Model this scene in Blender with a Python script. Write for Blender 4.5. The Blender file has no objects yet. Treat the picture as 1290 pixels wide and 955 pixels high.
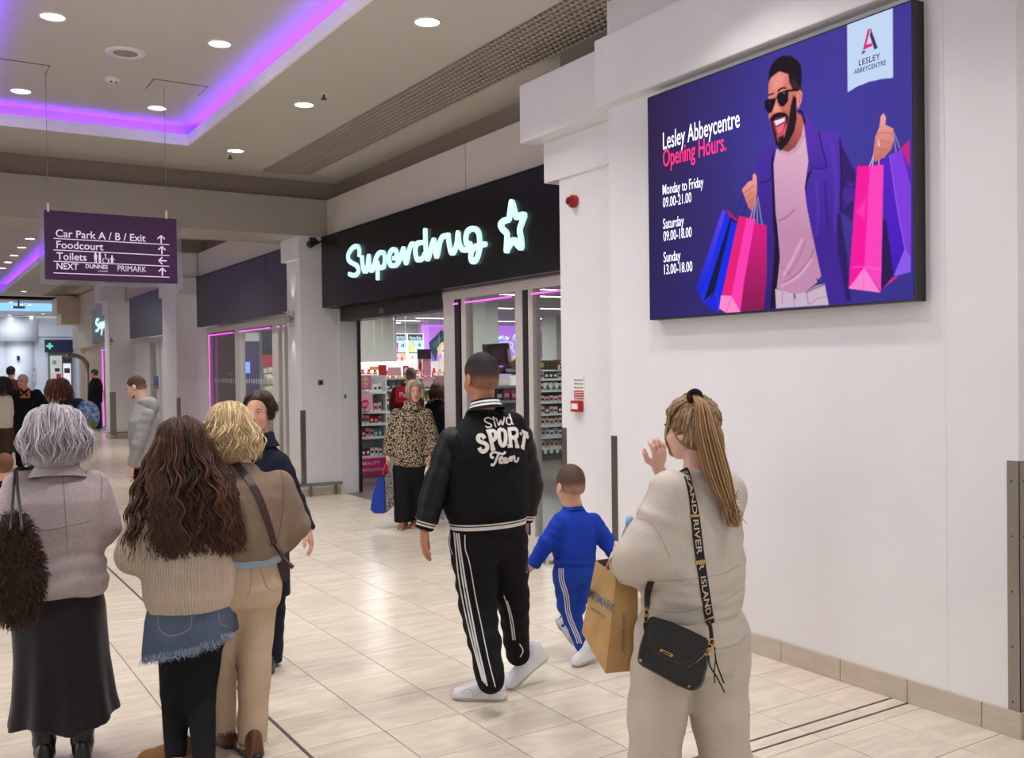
import bpy, bmesh, math, random
import numpy as np
from mathutils import Vector, Matrix
from mathutils.bvhtree import BVHTree
S = bpy.context.scene
COL = S.collection
# ------------------------------------------------------------------ camera
# world axes: X towards the shop side, Y along the mall, Z up; eye at 1.70 m
YAW, PITCH, ROLL, FPX = 0.56366, -0.01200, -0.01273, 1216.3
EYE = np.array([0., 0., 1.70])
_F = np.array([math.sin(YAW)*math.cos(PITCH), math.cos(YAW)*math.cos(PITCH), math.sin(PITCH)])
_R = np.array([math.cos(YAW), -math.sin(YAW), 0.]); _U = np.cross(_R, _F)
RT = math.cos(ROLL)*_R + math.sin(ROLL)*_U
UP = -math.sin(ROLL)*_R + math.cos(ROLL)*_U
FW = _F
cam_d = bpy.data.cameras.new('camera'); cam = bpy.data.objects.new('camera', cam_d); COL.objects.link(cam)
cam_d.sensor_width = 36; cam_d.lens = FPX/1290*36; cam_d.clip_end = 200; cam_d.clip_start = 0.05
cam.matrix_world = Matrix(((RT[0], UP[0], -FW[0], EYE[0]), (RT[1], UP[1], -FW[1], EYE[1]), (RT[2], UP[2], -FW[2], EYE[2]), (0, 0, 0, 1)))
S.camera = cam
# ------------------------------------------------------------------ world, exposure
w = bpy.data.worlds.new('mall_ambience'); S.world = w; w.use_nodes = True
w.node_tree.nodes['Background'].inputs[0].default_value = (.96, .98, 1.0, 1)
w.node_tree.nodes['Background'].inputs[1].default_value = 0.49
S.view_settings.view_transform = 'Standard'; S.view_settings.look = 'None'
S.view_settings.exposure = 0.0; S.view_settings.gamma = 1.0; S.view_settings.use_curve_mapping = False
try:
    S.cycles.use_denoising = True; S.cycles.max_bounces = 7; S.cycles.transparent_max_bounces = 16
    S.cycles.sample_clamp_indirect = 4.0; S.cycles.caustics_reflective = False; S.cycles.caustics_refractive = False
except Exception: pass
def area(name, loc, size, power, color=(1, 1, 1), rot=(0, 0, 0), shape='DISK', size_y=None, spread=math.pi):
    d = bpy.data.lights.new(name, 'AREA'); d.shape = shape; d.size = size
    if size_y: d.size_y = size_y
    d.energy = power; d.color = color; d.spread = spread
    if name == 'downlight_light': d.spread = math.radians(115)
    o = bpy.data.objects.new(name, d); o.location = loc; o.rotation_euler = rot; COL.objects.link(o)
    return o
# added soft fill lights behind and beside the camera, outside the frame
LK = dict(down=15.5, cove=4.6, shop=26.0)
area('rear_fill_light', (0.3, -3.5, 4.1), 4.0, 185, (.95, .985, 1.0), (math.radians(28), 0, 0), 'RECTANGLE', 3.0)
area('side_fill_light', (-1.6, 5.5, 1.7), 6.0, 96, (.95, .98, 1.0), (0, math.radians(-90), 0), 'RECTANGLE', 2.2)
area('side_fill_light', (-1.6, 15.0, 1.7), 6.0, 56, (.95, 1.0, .95), (0, math.radians(-90), 0), 'RECTANGLE', 2.2)
# ------------------------------------------------------------------ measuring helpers: photograph pixel -> metres
def ray(px, py):
    d = (px-645)*RT + (477.5-py)*UP + FPX*FW
    return d/np.linalg.norm(d)
def atz(px, py, z=0.):
    d = ray(px, py); return EYE + d*((z-1.7)/d[2])
def atx(px, py, x):
    d = ray(px, py); return EYE + d*(x/d[0])
def aty(px, py, y):
    d = ray(px, py); return EYE + d*(y/d[1])
def lin(c):
    if isinstance(c, str): c = tuple(int(c[i:i+2], 16) for i in (0, 2, 4))
    return tuple(((v/255)/12.92 if v/255 <= .04045 else ((v/255+.055)/1.055)**2.4) for v in c)
# ------------------------------------------------------------------ materials
MATS = {}
def mat(name, col=(200, 200, 200), rough=.6, metal=0., bump=None, mix=None, emit=0., ecol=None, attr=False, spec=.5, trans=0., alpha=1., sheen=0., coat=0., wave=None):
    """bump=(scale, strength[, stretch xyz]); mix=(scale, other colour, amount[, stretch xyz])"""
    if name in MATS: return MATS[name]
    m = bpy.data.materials.new(name); m.use_nodes = True; MATS[name] = m
    nt = m.node_tree; N = nt.nodes; L = nt.links; b = N['Principled BSDF']
    b.inputs['Base Color'].default_value = (*lin(col), 1); b.inputs['Roughness'].default_value = rough
    b.inputs['Metallic'].default_value = metal; b.inputs['Specular IOR Level'].default_value = spec
    b.inputs['Transmission Weight'].default_value = trans; b.inputs['Alpha'].default_value = alpha
    b.inputs['Coat Weight'].default_value = coat
    if sheen: b.inputs['Sheen Weight'].default_value = sheen; b.inputs['Sheen Roughness'].default_value = .4
    src = None
    tc = None
    def coords(st):
        nonlocal tc
        if tc is None: tc = N.new('ShaderNodeNewGeometry')
        mp = N.new('ShaderNodeMapping'); L.new(tc.outputs['Position'], mp.inputs[0])
        if st: mp.inputs['Scale'].default_value = st
        return mp.outputs[0]
    if attr:
        a = N.new('ShaderNodeVertexColor'); a.layer_name = 'Col'; src = a.outputs[0]
    if mix:
        n = N.new('ShaderNodeTexNoise'); n.inputs['Scale'].default_value = mix[0]; n.inputs['Detail'].default_value = 5
        L.new(coords(mix[3] if len(mix) > 3 else None), n.inputs['Vector'])
        r = N.new('ShaderNodeMapRange'); L.new(n.outputs[0], r.inputs[0]); r.inputs[1].default_value = .35; r.inputs[2].default_value = .65
        r.inputs[4].default_value = mix[2]
        x = N.new('ShaderNodeMix'); x.data_type = 'RGBA'; L.new(r.outputs[0], x.inputs[0])
        if src: L.new(src, x.inputs[6])
        else: x.inputs[6].default_value = (*lin(col), 1)
        x.inputs[7].default_value = (*lin(mix[1]), 1); src = x.outputs[2]
    if src: L.new(src, b.inputs['Base Color'])
    if emit:
        b.inputs['Emission Strength'].default_value = emit
        if src: L.new(src, b.inputs['Emission Color'])
        else: b.inputs['Emission Color'].default_value = (*lin(ecol or col), 1)
    hsrc = None
    if bump:
        n = N.new('ShaderNodeTexNoise'); n.inputs['Scale'].default_value = bump[0]; n.inputs['Detail'].default_value = 4
        L.new(coords(bump[2] if len(bump) > 2 else None), n.inputs['Vector'])
        bp = N.new('ShaderNodeBump'); bp.inputs['Strength'].default_value = bump[1]; bp.inputs['Distance'].default_value = .01
        L.new(n.outputs[0], bp.inputs['Height']); L.new(bp.outputs[0], b.inputs['Normal']); hsrc = bp
    if wave:   # (scale, strength, direction vector in world): ribs
        wv = N.new('ShaderNodeTexWave'); wv.inputs['Scale'].default_value = wave[0]; wv.bands_direction = 'X'
        wv.inputs['Distortion'].default_value = .6; wv.inputs['Detail Scale'].default_value = 2
        mp = N.new('ShaderNodeMapping'); 
        if tc is None: tc = N.new('ShaderNodeNewGeometry')
        L.new(tc.outputs['Position'], mp.inputs[0]); mp.inputs['Rotation'].default_value = (0, 0, wave[2]); L.new(mp.outputs[0], wv.inputs['Vector'])
        bp = N.new('ShaderNodeBump'); bp.inputs['Strength'].default_value = wave[1]; bp.inputs['Distance'].default_value = .006
        L.new(wv.outputs['Fac'], bp.inputs['Height'])
        if hsrc: L.new(hsrc.outputs[0], bp.inputs['Normal'])
        L.new(bp.outputs[0], b.inputs['Normal'])
    return m
def tag(o, label=None, cat=None, group=None, kind=None):
    if label: o['label'] = label
    if cat: o['category'] = cat
    if group: o['group'] = group
    if kind: o['kind'] = kind
    return o
def link(name, data, m=None, parent=None):
    o = bpy.data.objects.new(name, data); COL.objects.link(o)
    if m is not None and data is not None and len(data.materials) == 0: data.materials.append(m)
    if parent is not None:
        o.parent = parent; o.matrix_parent_inverse = Matrix.Translation(-Vector(WLOC.get(parent.name, (0, 0, 0))))
    return o
WLOC = {}
def empty(name, loc=(0, 0, 0), label=None, cat=None, group=None, kind=None):
    o = bpy.data.objects.new(name, None); o.location = loc; o.empty_display_size = .1; COL.objects.link(o)
    WLOC[o.name] = tuple(float(v) for v in loc)
    return tag(o, label, cat, group, kind)
def meshdata(name, V, Fc, smooth=False, colors=None, mats=None, fm=None):
    me = bpy.data.meshes.new(name)
    V = np.asarray(V, dtype=np.float32)
    if isinstance(Fc, np.ndarray):
        n, k = Fc.shape
        me.vertices.add(len(V)); me.vertices.foreach_set('co', V.ravel())
        me.loops.add(n*k); me.loops.foreach_set('vertex_index', Fc.astype(np.int32).ravel())
        me.polygons.add(n); me.polygons.foreach_set('loop_start', np.arange(0, n*k, k, dtype=np.int32))
        me.update(calc_edges=True)
    else:
        me.from_pydata([tuple(map(float, v)) for v in V], [], [list(map(int, f)) for f in Fc]); me.update()
    if smooth and len(me.polygons): me.polygons.foreach_set('use_smooth', np.ones(len(me.polygons), dtype=bool))
    if colors is not None:
        at = me.color_attributes.new('Col', 'FLOAT_COLOR', 'POINT')
        c = np.ones((len(V), 4), np.float32); c[:, :3] = colors; at.data.foreach_set('color', c.ravel())
    for m_ in (mats or []): me.materials.append(m_)
    if fm is not None: me.polygons.foreach_set('material_index', np.array(fm, dtype=np.int32))
    return me
def mesh(name, V, Fc, m, parent=None, smooth=False, colors=None):
    return link(name, meshdata(name, V, Fc, smooth, colors), m, parent)
class MB:
    """collects shapes into one mesh"""
    def __init__(s): s.V = []; s.F = []
    def add(s, V, Fc):
        k = len(s.V); s.V += [tuple(map(float, v)) for v in V]; s.F += [[i+k for i in f] for f in Fc]; return s
    def box(s, x0, x1, y0, y1, z0, z1):
        return s.add([(x, y, z) for z in (z0, z1) for y in (y0, y1) for x in (x0, x1)],
                     [(0, 2, 3, 1), (4, 5, 7, 6), (0, 1, 5, 4), (2, 6, 7, 3), (0, 4, 6, 2), (1, 3, 7, 5)])
    def tube(s, pts, r, n=8, cap=True):
        pts = [np.array(p, float) for p in pts]; rs = r if hasattr(r, '__len__') else [r]*len(pts)
        k0 = len(s.V); up = None
        for i, p in enumerate(pts):
            t = pts[min(i+1, len(pts)-1)]-pts[max(i-1, 0)]; t /= np.linalg.norm(t)+1e-9
            if up is None: up = np.array([0, 0, 1.]) if abs(t[2]) < .9 else np.array([1., 0, 0])
            a = np.cross(t, up); a /= np.linalg.norm(a)+1e-9; b = np.cross(a, t); up = b
            for j in range(n):
                q = 2*math.pi*j/n; s.V.append(tuple(p+rs[i]*(math.cos(q)*a+math.sin(q)*b)))
        for i in range(len(pts)-1):
            for j in range(n):
                s.F.append([k0+i*n+j, k0+i*n+(j+1) % n, k0+(i+1)*n+(j+1) % n, k0+(i+1)*n+j])
        if cap:
            s.F.append([k0+j for j in range(n)][::-1]); s.F.append([k0+(len(pts)-1)*n+j for j in range(n)])
        return s
    def cyl(s, a, b, r, n=16, r2=None): return s.tube([a, b], [r, r if r2 is None else r2], n)
    def prism(s, poly, fn0, fn1):
        """poly: 2D outline; fn0/fn1 map (u, v) to front and back 3D points"""
        n = len(poly); k = len(s.V)
        s.V += [tuple(map(float, fn0(*p))) for p in poly]+[tuple(map(float, fn1(*p))) for p in poly]
        s.F.append([k+i for i in range(n)]); s.F.append([k+n+i for i in range(n)][::-1])
        for i in range(n): s.F.append([k+i, k+n+i, k+n+(i+1) % n, k+(i+1) % n])
        return s
    def build(s, name, m, parent=None, smooth=False, bevel=0, seg=2, angle=35):
        me = meshdata(name, s.V, s.F, smooth)
        bm = bmesh.new(); bm.from_mesh(me)
        bmesh.ops.recalc_face_normals(bm, faces=bm.faces)
        if bevel:
            ed = [e for e in bm.edges if len(e.link_faces) == 2 and e.calc_face_angle(0) > math.radians(angle)]
            bmesh.ops.bevel(bm, geom=ed, offset=bevel, segments=seg, affect='EDGES', clamp_overlap=True)
        bm.to_mesh(me); bm.free()
        return link(name, me, m, parent)
def box(name, x0, x1, y0, y1, z0, z1, m, parent=None, bevel=0):
    return MB().box(x0, x1, y0, y1, z0, z1).build(name, m, parent, bevel=bevel, seg=1 if bevel else 2)
def struct(o): o['kind'] = 'structure'; return o
def textmesh(s, size=1., extrude=0., bold=0., align='LEFT', shear=0., spacing=1.):
    c = bpy.data.curves.new('t', 'FONT'); c.body = s; c.size = size; c.extrude = extrude; c.offset = bold
    c.align_x = align; c.shear = shear; c.space_character = spacing; c.resolution_u = 3
    o = bpy.data.objects.new('t', c); COL.objects.link(o)
    bpy.context.view_layer.update()
    dg = bpy.context.evaluated_depsgraph_get(); me = bpy.data.meshes.new_from_object(o.evaluated_get(dg))
    bpy.data.objects.remove(o); bpy.data.curves.remove(c)
    V = np.array([v.co for v in me.vertices]).reshape(-1, 3); Fc = [list(p.vertices) for p in me.polygons]
    bpy.data.meshes.remove(me)
    return V, Fc
def text(name, s, org, ux, uy, size, m, parent=None, extrude=.001, bold=0., width=None, off=0., **k):
    """text in the plane through org, ux along the line, uy up"""
    V, Fc = textmesh(s, 1., 0, bold, **k)
    ux = np.array(ux, float); uy = np.array(uy, float); nz = np.cross(ux, uy)
    sx = size
    if width: sx = width/max(V[:, 0].max()-V[:, 0].min(), 1e-6); V[:, 0] -= V[:, 0].min()
    P = np.array(org, float)+np.outer(V[:, 0]*sx, ux)+np.outer(V[:, 1]*size, uy)+nz*off
    return mesh(name, P, Fc, m, parent)
def ribbon2d(path, w, closed=False):
    """flat stroke (u, v polyline, width) as an outline strip with round ends: returns verts, faces in 2D"""
    P = np.array(path, float); n = len(P); V = []; F = []
    ws = w if hasattr(w, '__len__') else [w]*n
    for i in range(n):
        if closed: t = P[(i+1) % n]-P[i-1]
        else: t = P[min(i+1, n-1)]-P[max(i-1, 0)]
        t /= np.linalg.norm(t)+1e-9; nn = np.array([-t[1], t[0]])
        V += [P[i]+nn*ws[i]/2, P[i]-nn*ws[i]/2]
    for i in range(n if closed else n-1):
        j = (i+1) % n; F.append([2*i, 2*i+1, 2*j+1, 2*j])
    if not closed:
        for i, sg in ((0, -1), (n-1, 1)):
            t = P[min(i+1, n-1)]-P[max(i-1, 0)]; a0 = math.atan2(t[1], t[0]); c = len(V); V.append(P[i]); r = ws[i]/2
            for k in range(9):
                a = a0+(math.pi if sg < 0 else 0)-math.pi/2+math.pi*k/8; V.append(P[i]+r*np.array([math.cos(a), math.sin(a)]))
            F += [[c, c+1+k, c+2+k] for k in range(8)]
    return np.array(V), F
def smoothpath(pts, n=8, closed=False):
    P = np.array(pts, float); out = []; N = len(P)
    rng = range(N if closed else N-1)
    for i in rng:
        p0 = P[(i-1) % N] if closed or i > 0 else 2*P[0]-P[1]; p1 = P[i]; p2 = P[(i+1) % N]
        p3 = P[(i+2) % N] if closed or i+2 < N else 2*P[-1]-P[-2]
        for k in range(n):
            t = k/n; out.append(.5*((2*p1)+(-p0+p2)*t+(2*p0-5*p1+4*p2-p3)*t*t+(-p0+3*p1-3*p2+p3)*t**3))
    if not closed: out.append(P[-1])
    return np.array(out)
def stroke3d(mb, path2d, w, fn, depth):
    """raised flat stroke: fn(u, v, h) -> 3D"""
    V, F = ribbon2d(path2d, w); k = len(V)
    top = [fn(u, v, depth) for u, v in V]; bot = [fn(u, v, 0) for u, v in V]
    mb.add(top, F)
    # walls
    from collections import Counter
    cnt = Counter()
    for f in F:
        for a, b in zip(f, f[1:]+f[:1]): cnt[(min(a, b), max(a, b))] += 1
    Fw = [[a, b, b+k, a+k] for (a, b), c in cnt.items() if c == 1]
    mb.add(top+bot, Fw)
def copy_tree(o, parent=None):
    c = o.copy(); COL.objects.link(c)
    if parent is not None: c.parent = parent
    for ch in list(o.children): copy_tree(ch, c)
    return c
# =================================================================== SETTING
RNG = random.Random(7)
m_wall = mat('painted_wall', (233, 231, 232), .55, bump=(60, .04), mix=(1.3, (221, 217, 218), .5))
m_wallw = mat('painted_wall_shaded', (166, 158, 148), .6)  # wall paint darkened to put the beam's shade into its colour
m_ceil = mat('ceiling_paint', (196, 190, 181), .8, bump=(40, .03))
m_recess = mat('shaded_recess_paint', (138, 124, 114), .8)  # darker tone stands in for the weak light reaching the recesses
m_groove = mat('shadow_gap_metal', (70, 64, 60), .7)
m_steel = mat('brushed_steel', (150, 143, 134), .32, .85, bump=(30, .15, (1, 1, .02)))
m_dark = mat('dark_metal', (28, 27, 28), .35)
m_black = mat('black_gloss_panel', (13, 12, 14), .3, spec=.25)
m_grout = mat('grout', (92, 80, 76), .9)
m_joint = mat('movement_joint_rubber', (80, 72, 68), .7)
# floor tile material: tone per tile and streaked veins, all in world position
def tile_mat():
    m = bpy.data.materials.new('porcelain_tile'); m.use_nodes = True; nt = m.node_tree; N = nt.nodes; L = nt.links; b = N['Principled BSDF']
    g = N.new('ShaderNodeNewGeometry'); T = .4045
    def vm(op, a, c):
        n = N.new('ShaderNodeVectorMath'); n.operation = op; L.new(a, n.inputs[0])
        if c is not None: n.inputs[1].default_value = c
        return n.outputs[0]
    q = vm('FLOOR', vm('DIVIDE', vm('SUBTRACT', g.outputs['Position'], (1.89, 4.147, 0)), (T, T, 99)), None)
    wn = N.new('ShaderNodeTexWhiteNoise'); wn.noise_dimensions = '3D'; L.new(q, wn.inputs[0])
    off = N.new('ShaderNodeVectorMath'); off.operation = 'MULTIPLY_ADD'; L.new(wn.outputs['Color'], off.inputs[0]); off.inputs[1].default_value = (7, 7, 7); L.new(g.outputs['Position'], off.inputs[2])
    mp = N.new('ShaderNodeMapping'); L.new(off.outputs[0], mp.inputs[0]); mp.inputs['Scale'].default_value = (1.3, 5.5, 1); mp.inputs['Rotation'].default_value = (0, 0, .35)
    n1 = N.new('ShaderNodeTexNoise'); n1.inputs['Scale'].default_value = 1.8; n1.inputs['Detail'].default_value = 6; n1.inputs['Distortion'].default_value = 1.2; L.new(mp.outputs[0], n1.inputs['Vector'])
    r = N.new('ShaderNodeValToRGB'); L.new(n1.outputs[0], r.inputs[0]); e = r.color_ramp.elements
    e[0].position = .36; e[0].color = (*lin((205, 192, 175)), 1); e[1].position = .62; e[1].color = (*lin((220, 207, 189)), 1)
    e2 = e.new(.5); e2.color = (*lin((213, 200, 181)), 1)
    x = N.new('ShaderNodeMix'); x.data_type = 'RGBA'; x.blend_type = 'MULTIPLY'; x.inputs[0].default_value = 1
    mr = N.new('ShaderNodeMapRange'); L.new(wn.outputs['Value'], mr.inputs[0]); mr.inputs[3].default_value = .94; mr.inputs[4].default_value = 1.03
    L.new(r.outputs[0], x.inputs[6]); cc = N.new('ShaderNodeCombineColor'); [L.new(mr.outputs[0], cc.inputs[i]) for i in range(3)]; L.new(cc.outputs[0], x.inputs[7])
    L.new(x.outputs[2], b.inputs['Base Color']); b.inputs['Roughness'].default_value = .24; b.inputs['Specular IOR Level'].default_value = .42
    bp = N.new('ShaderNodeBump'); bp.inputs['Strength'].default_value = .05; bp.inputs['Distance'].default_value = .01
    n2 = N.new('ShaderNodeTexNoise'); n2.inputs['Scale'].default_value = 9; L.new(g.outputs['Position'], n2.inputs['Vector']); L.new(n2.outputs[0], bp.inputs['Height']); L.new(bp.outputs[0], b.inputs['Normal'])
    return m
m_tile = tile_mat()
# ---- floor: slab, single tiles near the camera, the rest joined
T = .4045
floor = struct(box('floor', -1.9, 7.6, -4, 50, -.12, -.0035, m_grout))
WLOC['floor'] = (0, 0, 0)
def proj(P):
    v = np.array(P, float)-EYE; z = v@FW
    return 645+FPX*(v@RT)/z, 477.5-FPX*(v@UP)/z, z
cells = []
for i in range(-10, 9):
    for j in range(-20, 113):
        x0, y0 = 1.89+i*T, 4.147+j*T
        if y0 < 30.2 and x0+T > 5.12: x1 = 5.12
        else: x1 = x0+T
        if x1-x0 < .03: continue
        if x0 > 4.215 and y0 < 5.3 and y0 > 2.2: continue
        cx, cy = (x0+x1)/2, y0+T/2
        px, py, z = proj((cx, cy, 0)) if (np.array((cx, cy, 0))-EYE)@FW > .5 else (0, 9999, 99)
        vis = -60 < px < 1350 and py < 1010
        cells.append((z if vis else 1000+abs(cy), x0, x1, y0, y0+T))
cells.sort()
def tile_shape(w_, d_, g=.0021, c=.0014):
    a, b_ = w_/2-g, d_/2-g
    V = [(-a, -b_, -.008), (a, -b_, -.008), (a, b_, -.008), (-a, b_, -.008), (-a, -b_, -c), (a, -b_, -c), (a, b_, -c), (-a, b_, -c),
         (-a+c, -b_+c, 0), (a-c, -b_+c, 0), (a-c, b_-c, 0), (-a+c, b_-c, 0)]
    F = []
    for k in range(4):
        k2 = (k+1) % 4; F += [(k, k2, k2+4, k+4), (k+4, k2+4, k2+8, k+8)]
    F.append((8, 9, 10, 11)); return V, F
shared = {}; rest = MB(); wide = {(-1)}
count = 0
for k, (z, x0, x1, y0, y1) in enumerate(cells):
    if x0 < 4.215 < x1 and y0 < 5.3: x1 = 4.232
    gx = .0016
    key = (round(x1-x0, 3), round(y1-y0, 3))
    V, F = tile_shape(x1-x0, y1-y0)
    if count < 300 and z < 900:
        if key not in shared: shared[key] = meshdata('tile', V, F); shared[key].materials.append(m_tile)
        o = link('tile', shared[key], None, floor); o.location = ((x0+x1)/2, (y0+y1)/2, 0); count += 1
    else: rest.add([(v[0]+(x0+x1)/2, v[1]+(y0+y1)/2, v[2]) for v in V], F)
o = rest.build('far_tiles', m_tile, floor); o['kind'] = 'stuff'
# movement joints
for (a, b_) in (((1.484, 1.500, -3, 29), 0), ((3.6, 4.21, 3.000, 3.012), 0)):
    pass
box('movement_joint', 1.483, 1.499, -3, 30, -.003, .0012, m_joint, floor)
box('movement_joint', 1.5, 4.214, 3.004, 3.018, -.003, .0012, m_joint, floor)
box('movement_joint', 1.5, 4.214, 3.095, 3.109, -.003, .0012, m_joint, floor)
# ---- ceiling of the first bay, with the coffer opening and the egg-crate strip
ZC = 4.25
cb = MB()
CX0, CX1, CY0, CY1 = .60, 2.775, 1.2, 11.17
for r in ((-1.9, CX0, -4, 12.2), (CX1, 3.93, -4, 12.2), (CX0, CX1, -4, CY0), (CX0, CX1, CY1, 12.2), (3.93, 4.55, 12.13, 12.2), (4.55, 5.1, 5.98, 12.2), (-1.9, 5.1, 12.215, 12.55)):
    cb.box(r[0], r[1], r[2], r[3], ZC, ZC+.04)
ceiling = struct(cb.build('ceiling', m_ceil)); WLOC['ceiling'] = (0, 0, 0)
box('shadow_gap', -1.9, 5.1, 12.2, 12.215, ZC+.01, ZC+.03, m_groove, ceiling)
def coffer(x0, x1, y0, y1, zc, lights, name='coffer'):
    b = MB(); t = .02; h = .12; zb = zc-.0015
    q_ = .002; b.box(x0-t, x0+q_, y0-t, y1+t, zb, zc+h).box(x1-q_, x1+t, y0-t, y1+t, zb, zc+h).box(x0+q_, x1-q_, y0-t, y0+q_, zb, zc+h).box(x0+q_, x1-q_, y1-q_, y1+t, zb, zc+h)
    c = struct(b.build(name+'_lip', mat('lip_lit_white', (250, 248, 250), .5), ceiling))  # lip colour brightened to carry the light it catches in the coffer
    b = MB(); g = .16; zt = zc+.24
    b.box(x0-g-t, x0-g, y0-g, y1+g, zc+.04, zt).box(x1+g, x1+g+t, y0-g, y1+g, zc+.04, zt).box(x0-g, x1+g, y0-g-t, y0-g, zc+.04, zt).box(x0-g, x1+g, y1+g, y1+g+t, zc+.04, zt)
    b.box(x0-g-t, x1+g+t, y0-g-t, y1+g+t, zt, zt+.03)
    b.build(name+'_recess', m_ceil, ceiling)
    led = mat('violet_led', (130, 45, 255), .5, emit=3.0, ecol=(112, 20, 255))
    b = MB(); e = .05
    zl = zc+.075
    b.box(x0-e-.02, x0-e, y0-e, y1+e, zl, zl+.012).box(x1+e, x1+e+.02, y0-e, y1+e, zl, zl+.012).box(x0-e, x1+e, y0-e-.02, y0-e, zl, zl+.012).box(x0-e, x1+e, y1+e, y1+e+.02, zl, zl+.012)
    b.build(name+'_led_strip', led, ceiling)
    V = (.17, .03, 1.0)
    P = LK['cove']
    for (cx, cy, sx, sy) in ((x1+e+.03, (y0+y1)/2, .05, y1-y0), (x0-e-.03, (y0+y1)/2, .05, y1-y0), ((x0+x1)/2, y1+e+.03, x1-x0, .05), ((x0+x1)/2, y0-e-.03, x1-x0, .05)):
        area('cove_led_light', (cx, cy, zl+.02), sx, P*max(sx, sy), V, (math.pi, 0, 0), 'RECTANGLE', sy)
coffer(CX0, CX1, CY0, CY1, ZC, None)
m_lamp = mat('downlight_diffuser', (255, 252, 245), .4, emit=9.0, ecol=(255, 250, 240))
m_trim = mat('white_trim', (225, 222, 215), .4)
# egg-crate strip: real blades, joined (cells are under ten pixels)
m_crate = mat('egg_crate_metal', (188, 176, 164), .5)
eg = MB(); x0, x1, y0, y1 = 3.93, 4.55, 1.0, 12.13; p = .062
n = int((y1-y0)/p)
for k in range(n+1): eg.box(x0, x1, y0+k*p-.004, y0+k*p+.004, ZC-.002, ZC+.035)
for k in range(11): xx = x0+k*(x1-x0)/10; eg.box(xx-.004, xx+.004, y0, y1, ZC-.002, ZC+.035)
o = eg.build('egg_crate_grille', m_crate, ceiling); o['kind'] = 'stuff'
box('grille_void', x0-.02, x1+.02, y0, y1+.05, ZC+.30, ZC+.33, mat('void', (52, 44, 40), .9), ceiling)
fr = MB().box(x0-.012, x0, y0, y1, ZC-.004, ZC+.3).box(x1, x1+.012, y0, y1, ZC-.004, ZC+.3).box(x0, x1, y1, y1+.012, ZC-.004, ZC+.3)
fr.build('grille_frame', m_crate, ceiling)
# ---- near wall (with the screen) and its stepped bulkheads
XW = 4.23
near = struct(MB().box(XW, XW+.9, 2.445, 5.383, 0, 4.3).build('wall_right', m_wall)); WLOC['wall_right'] = (0, 0, 0)
MB().box(4.126, 4.5, 2.0, 5.40, 3.505, 3.97).build('bulkhead', m_wall, near, bevel=.004)
MB().box(4.276, 4.6, 2.0, 5.443, 3.97, 4.3).build('bulkhead_upstand', m_wall, near)
box('plaster_seam', XW-.0025, XW, 2.8, 2.808, .14, 3.5, m_wall, near)
# recess beyond the corner nearest the camera
struct(MB().box(4.9, 5.2, -4, 2.445, 0, 4.3).build('wall_recess', m_wall))
# bulkhead over the recess runs on
def pilaster(name, y0, y1, beam=False, caps=True, x0=4.5):
    o = struct(MB().box(x0, 5.30, y0, y1, 0, 4.0).build(name, m_wall)); WLOC[o.name] = (0, 0, 0)
    if caps:
        MB().box(x0-.02, 4.812, y0-.02, y1+.19, 3.205, 3.53).build('lower_capital', m_wall, o, bevel=.004)
        MB().box(x0-.19, 4.90, y0-.04, y1+.28, 3.53, 4.0).build('upper_capital', m_wall, o, bevel=.004)
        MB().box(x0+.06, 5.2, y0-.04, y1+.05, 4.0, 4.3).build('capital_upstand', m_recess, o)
    return o
pil1 = pilaster('wall_pilaster', 5.3, 6.37)
pil2 = struct(MB().box(4.53, 5.35, 12.45, 12.97, 0, 3.5).build('wall_pilaster', m_wall)); WLOC[pil2.name] = (0, 0, 0)
MB().box(4.50, 4.87, 12.42, 13.12, 3.19, 3.5).build('lower_capital', m_wall, pil2, bevel=.004)
pil3 = pilaster('wall_pilaster', 19.24, 20.4)
MB().box(4.5-.0, 5.0, 19.0, 19.3, 3.19, 3.5).build('lower_capital', m_wall, pil3)
pil4 = pilaster('wall_pilaster', 26.38, 27.0)
# far face of pilaster 2's jamb panel is part of its box; transverse beam
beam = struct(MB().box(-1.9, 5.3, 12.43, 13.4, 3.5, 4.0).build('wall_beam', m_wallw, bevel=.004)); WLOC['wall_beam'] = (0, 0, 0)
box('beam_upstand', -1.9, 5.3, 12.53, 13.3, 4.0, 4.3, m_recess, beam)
# white bands over the fascias and the dark recess above them
for (a, b_) in ((6.3, 12.43), (13.4, 19.3), (20.3, 26.4), (27.3, 31.0)):
    bd = struct(MB().box(4.92, 5.35, a, b_, 3.50, 4.0).build('wall_band', mat('band_paint', (216, 208, 196), .6))); WLOC[bd.name] = (0, 0, 0)
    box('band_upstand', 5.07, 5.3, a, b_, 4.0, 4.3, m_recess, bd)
# faint joint in the band
box('plaster_seam', 4.918, 4.92, 8.62, 8.626, 3.5, 4.0, m_recess, bpy.data.objects['wall_band'])
# left side of the mall, never in view, closes the space for the light
struct(MB().box(-2.1, -1.9, -4, 34, 0, 4.3).build('wall_left', m_wall))
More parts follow.
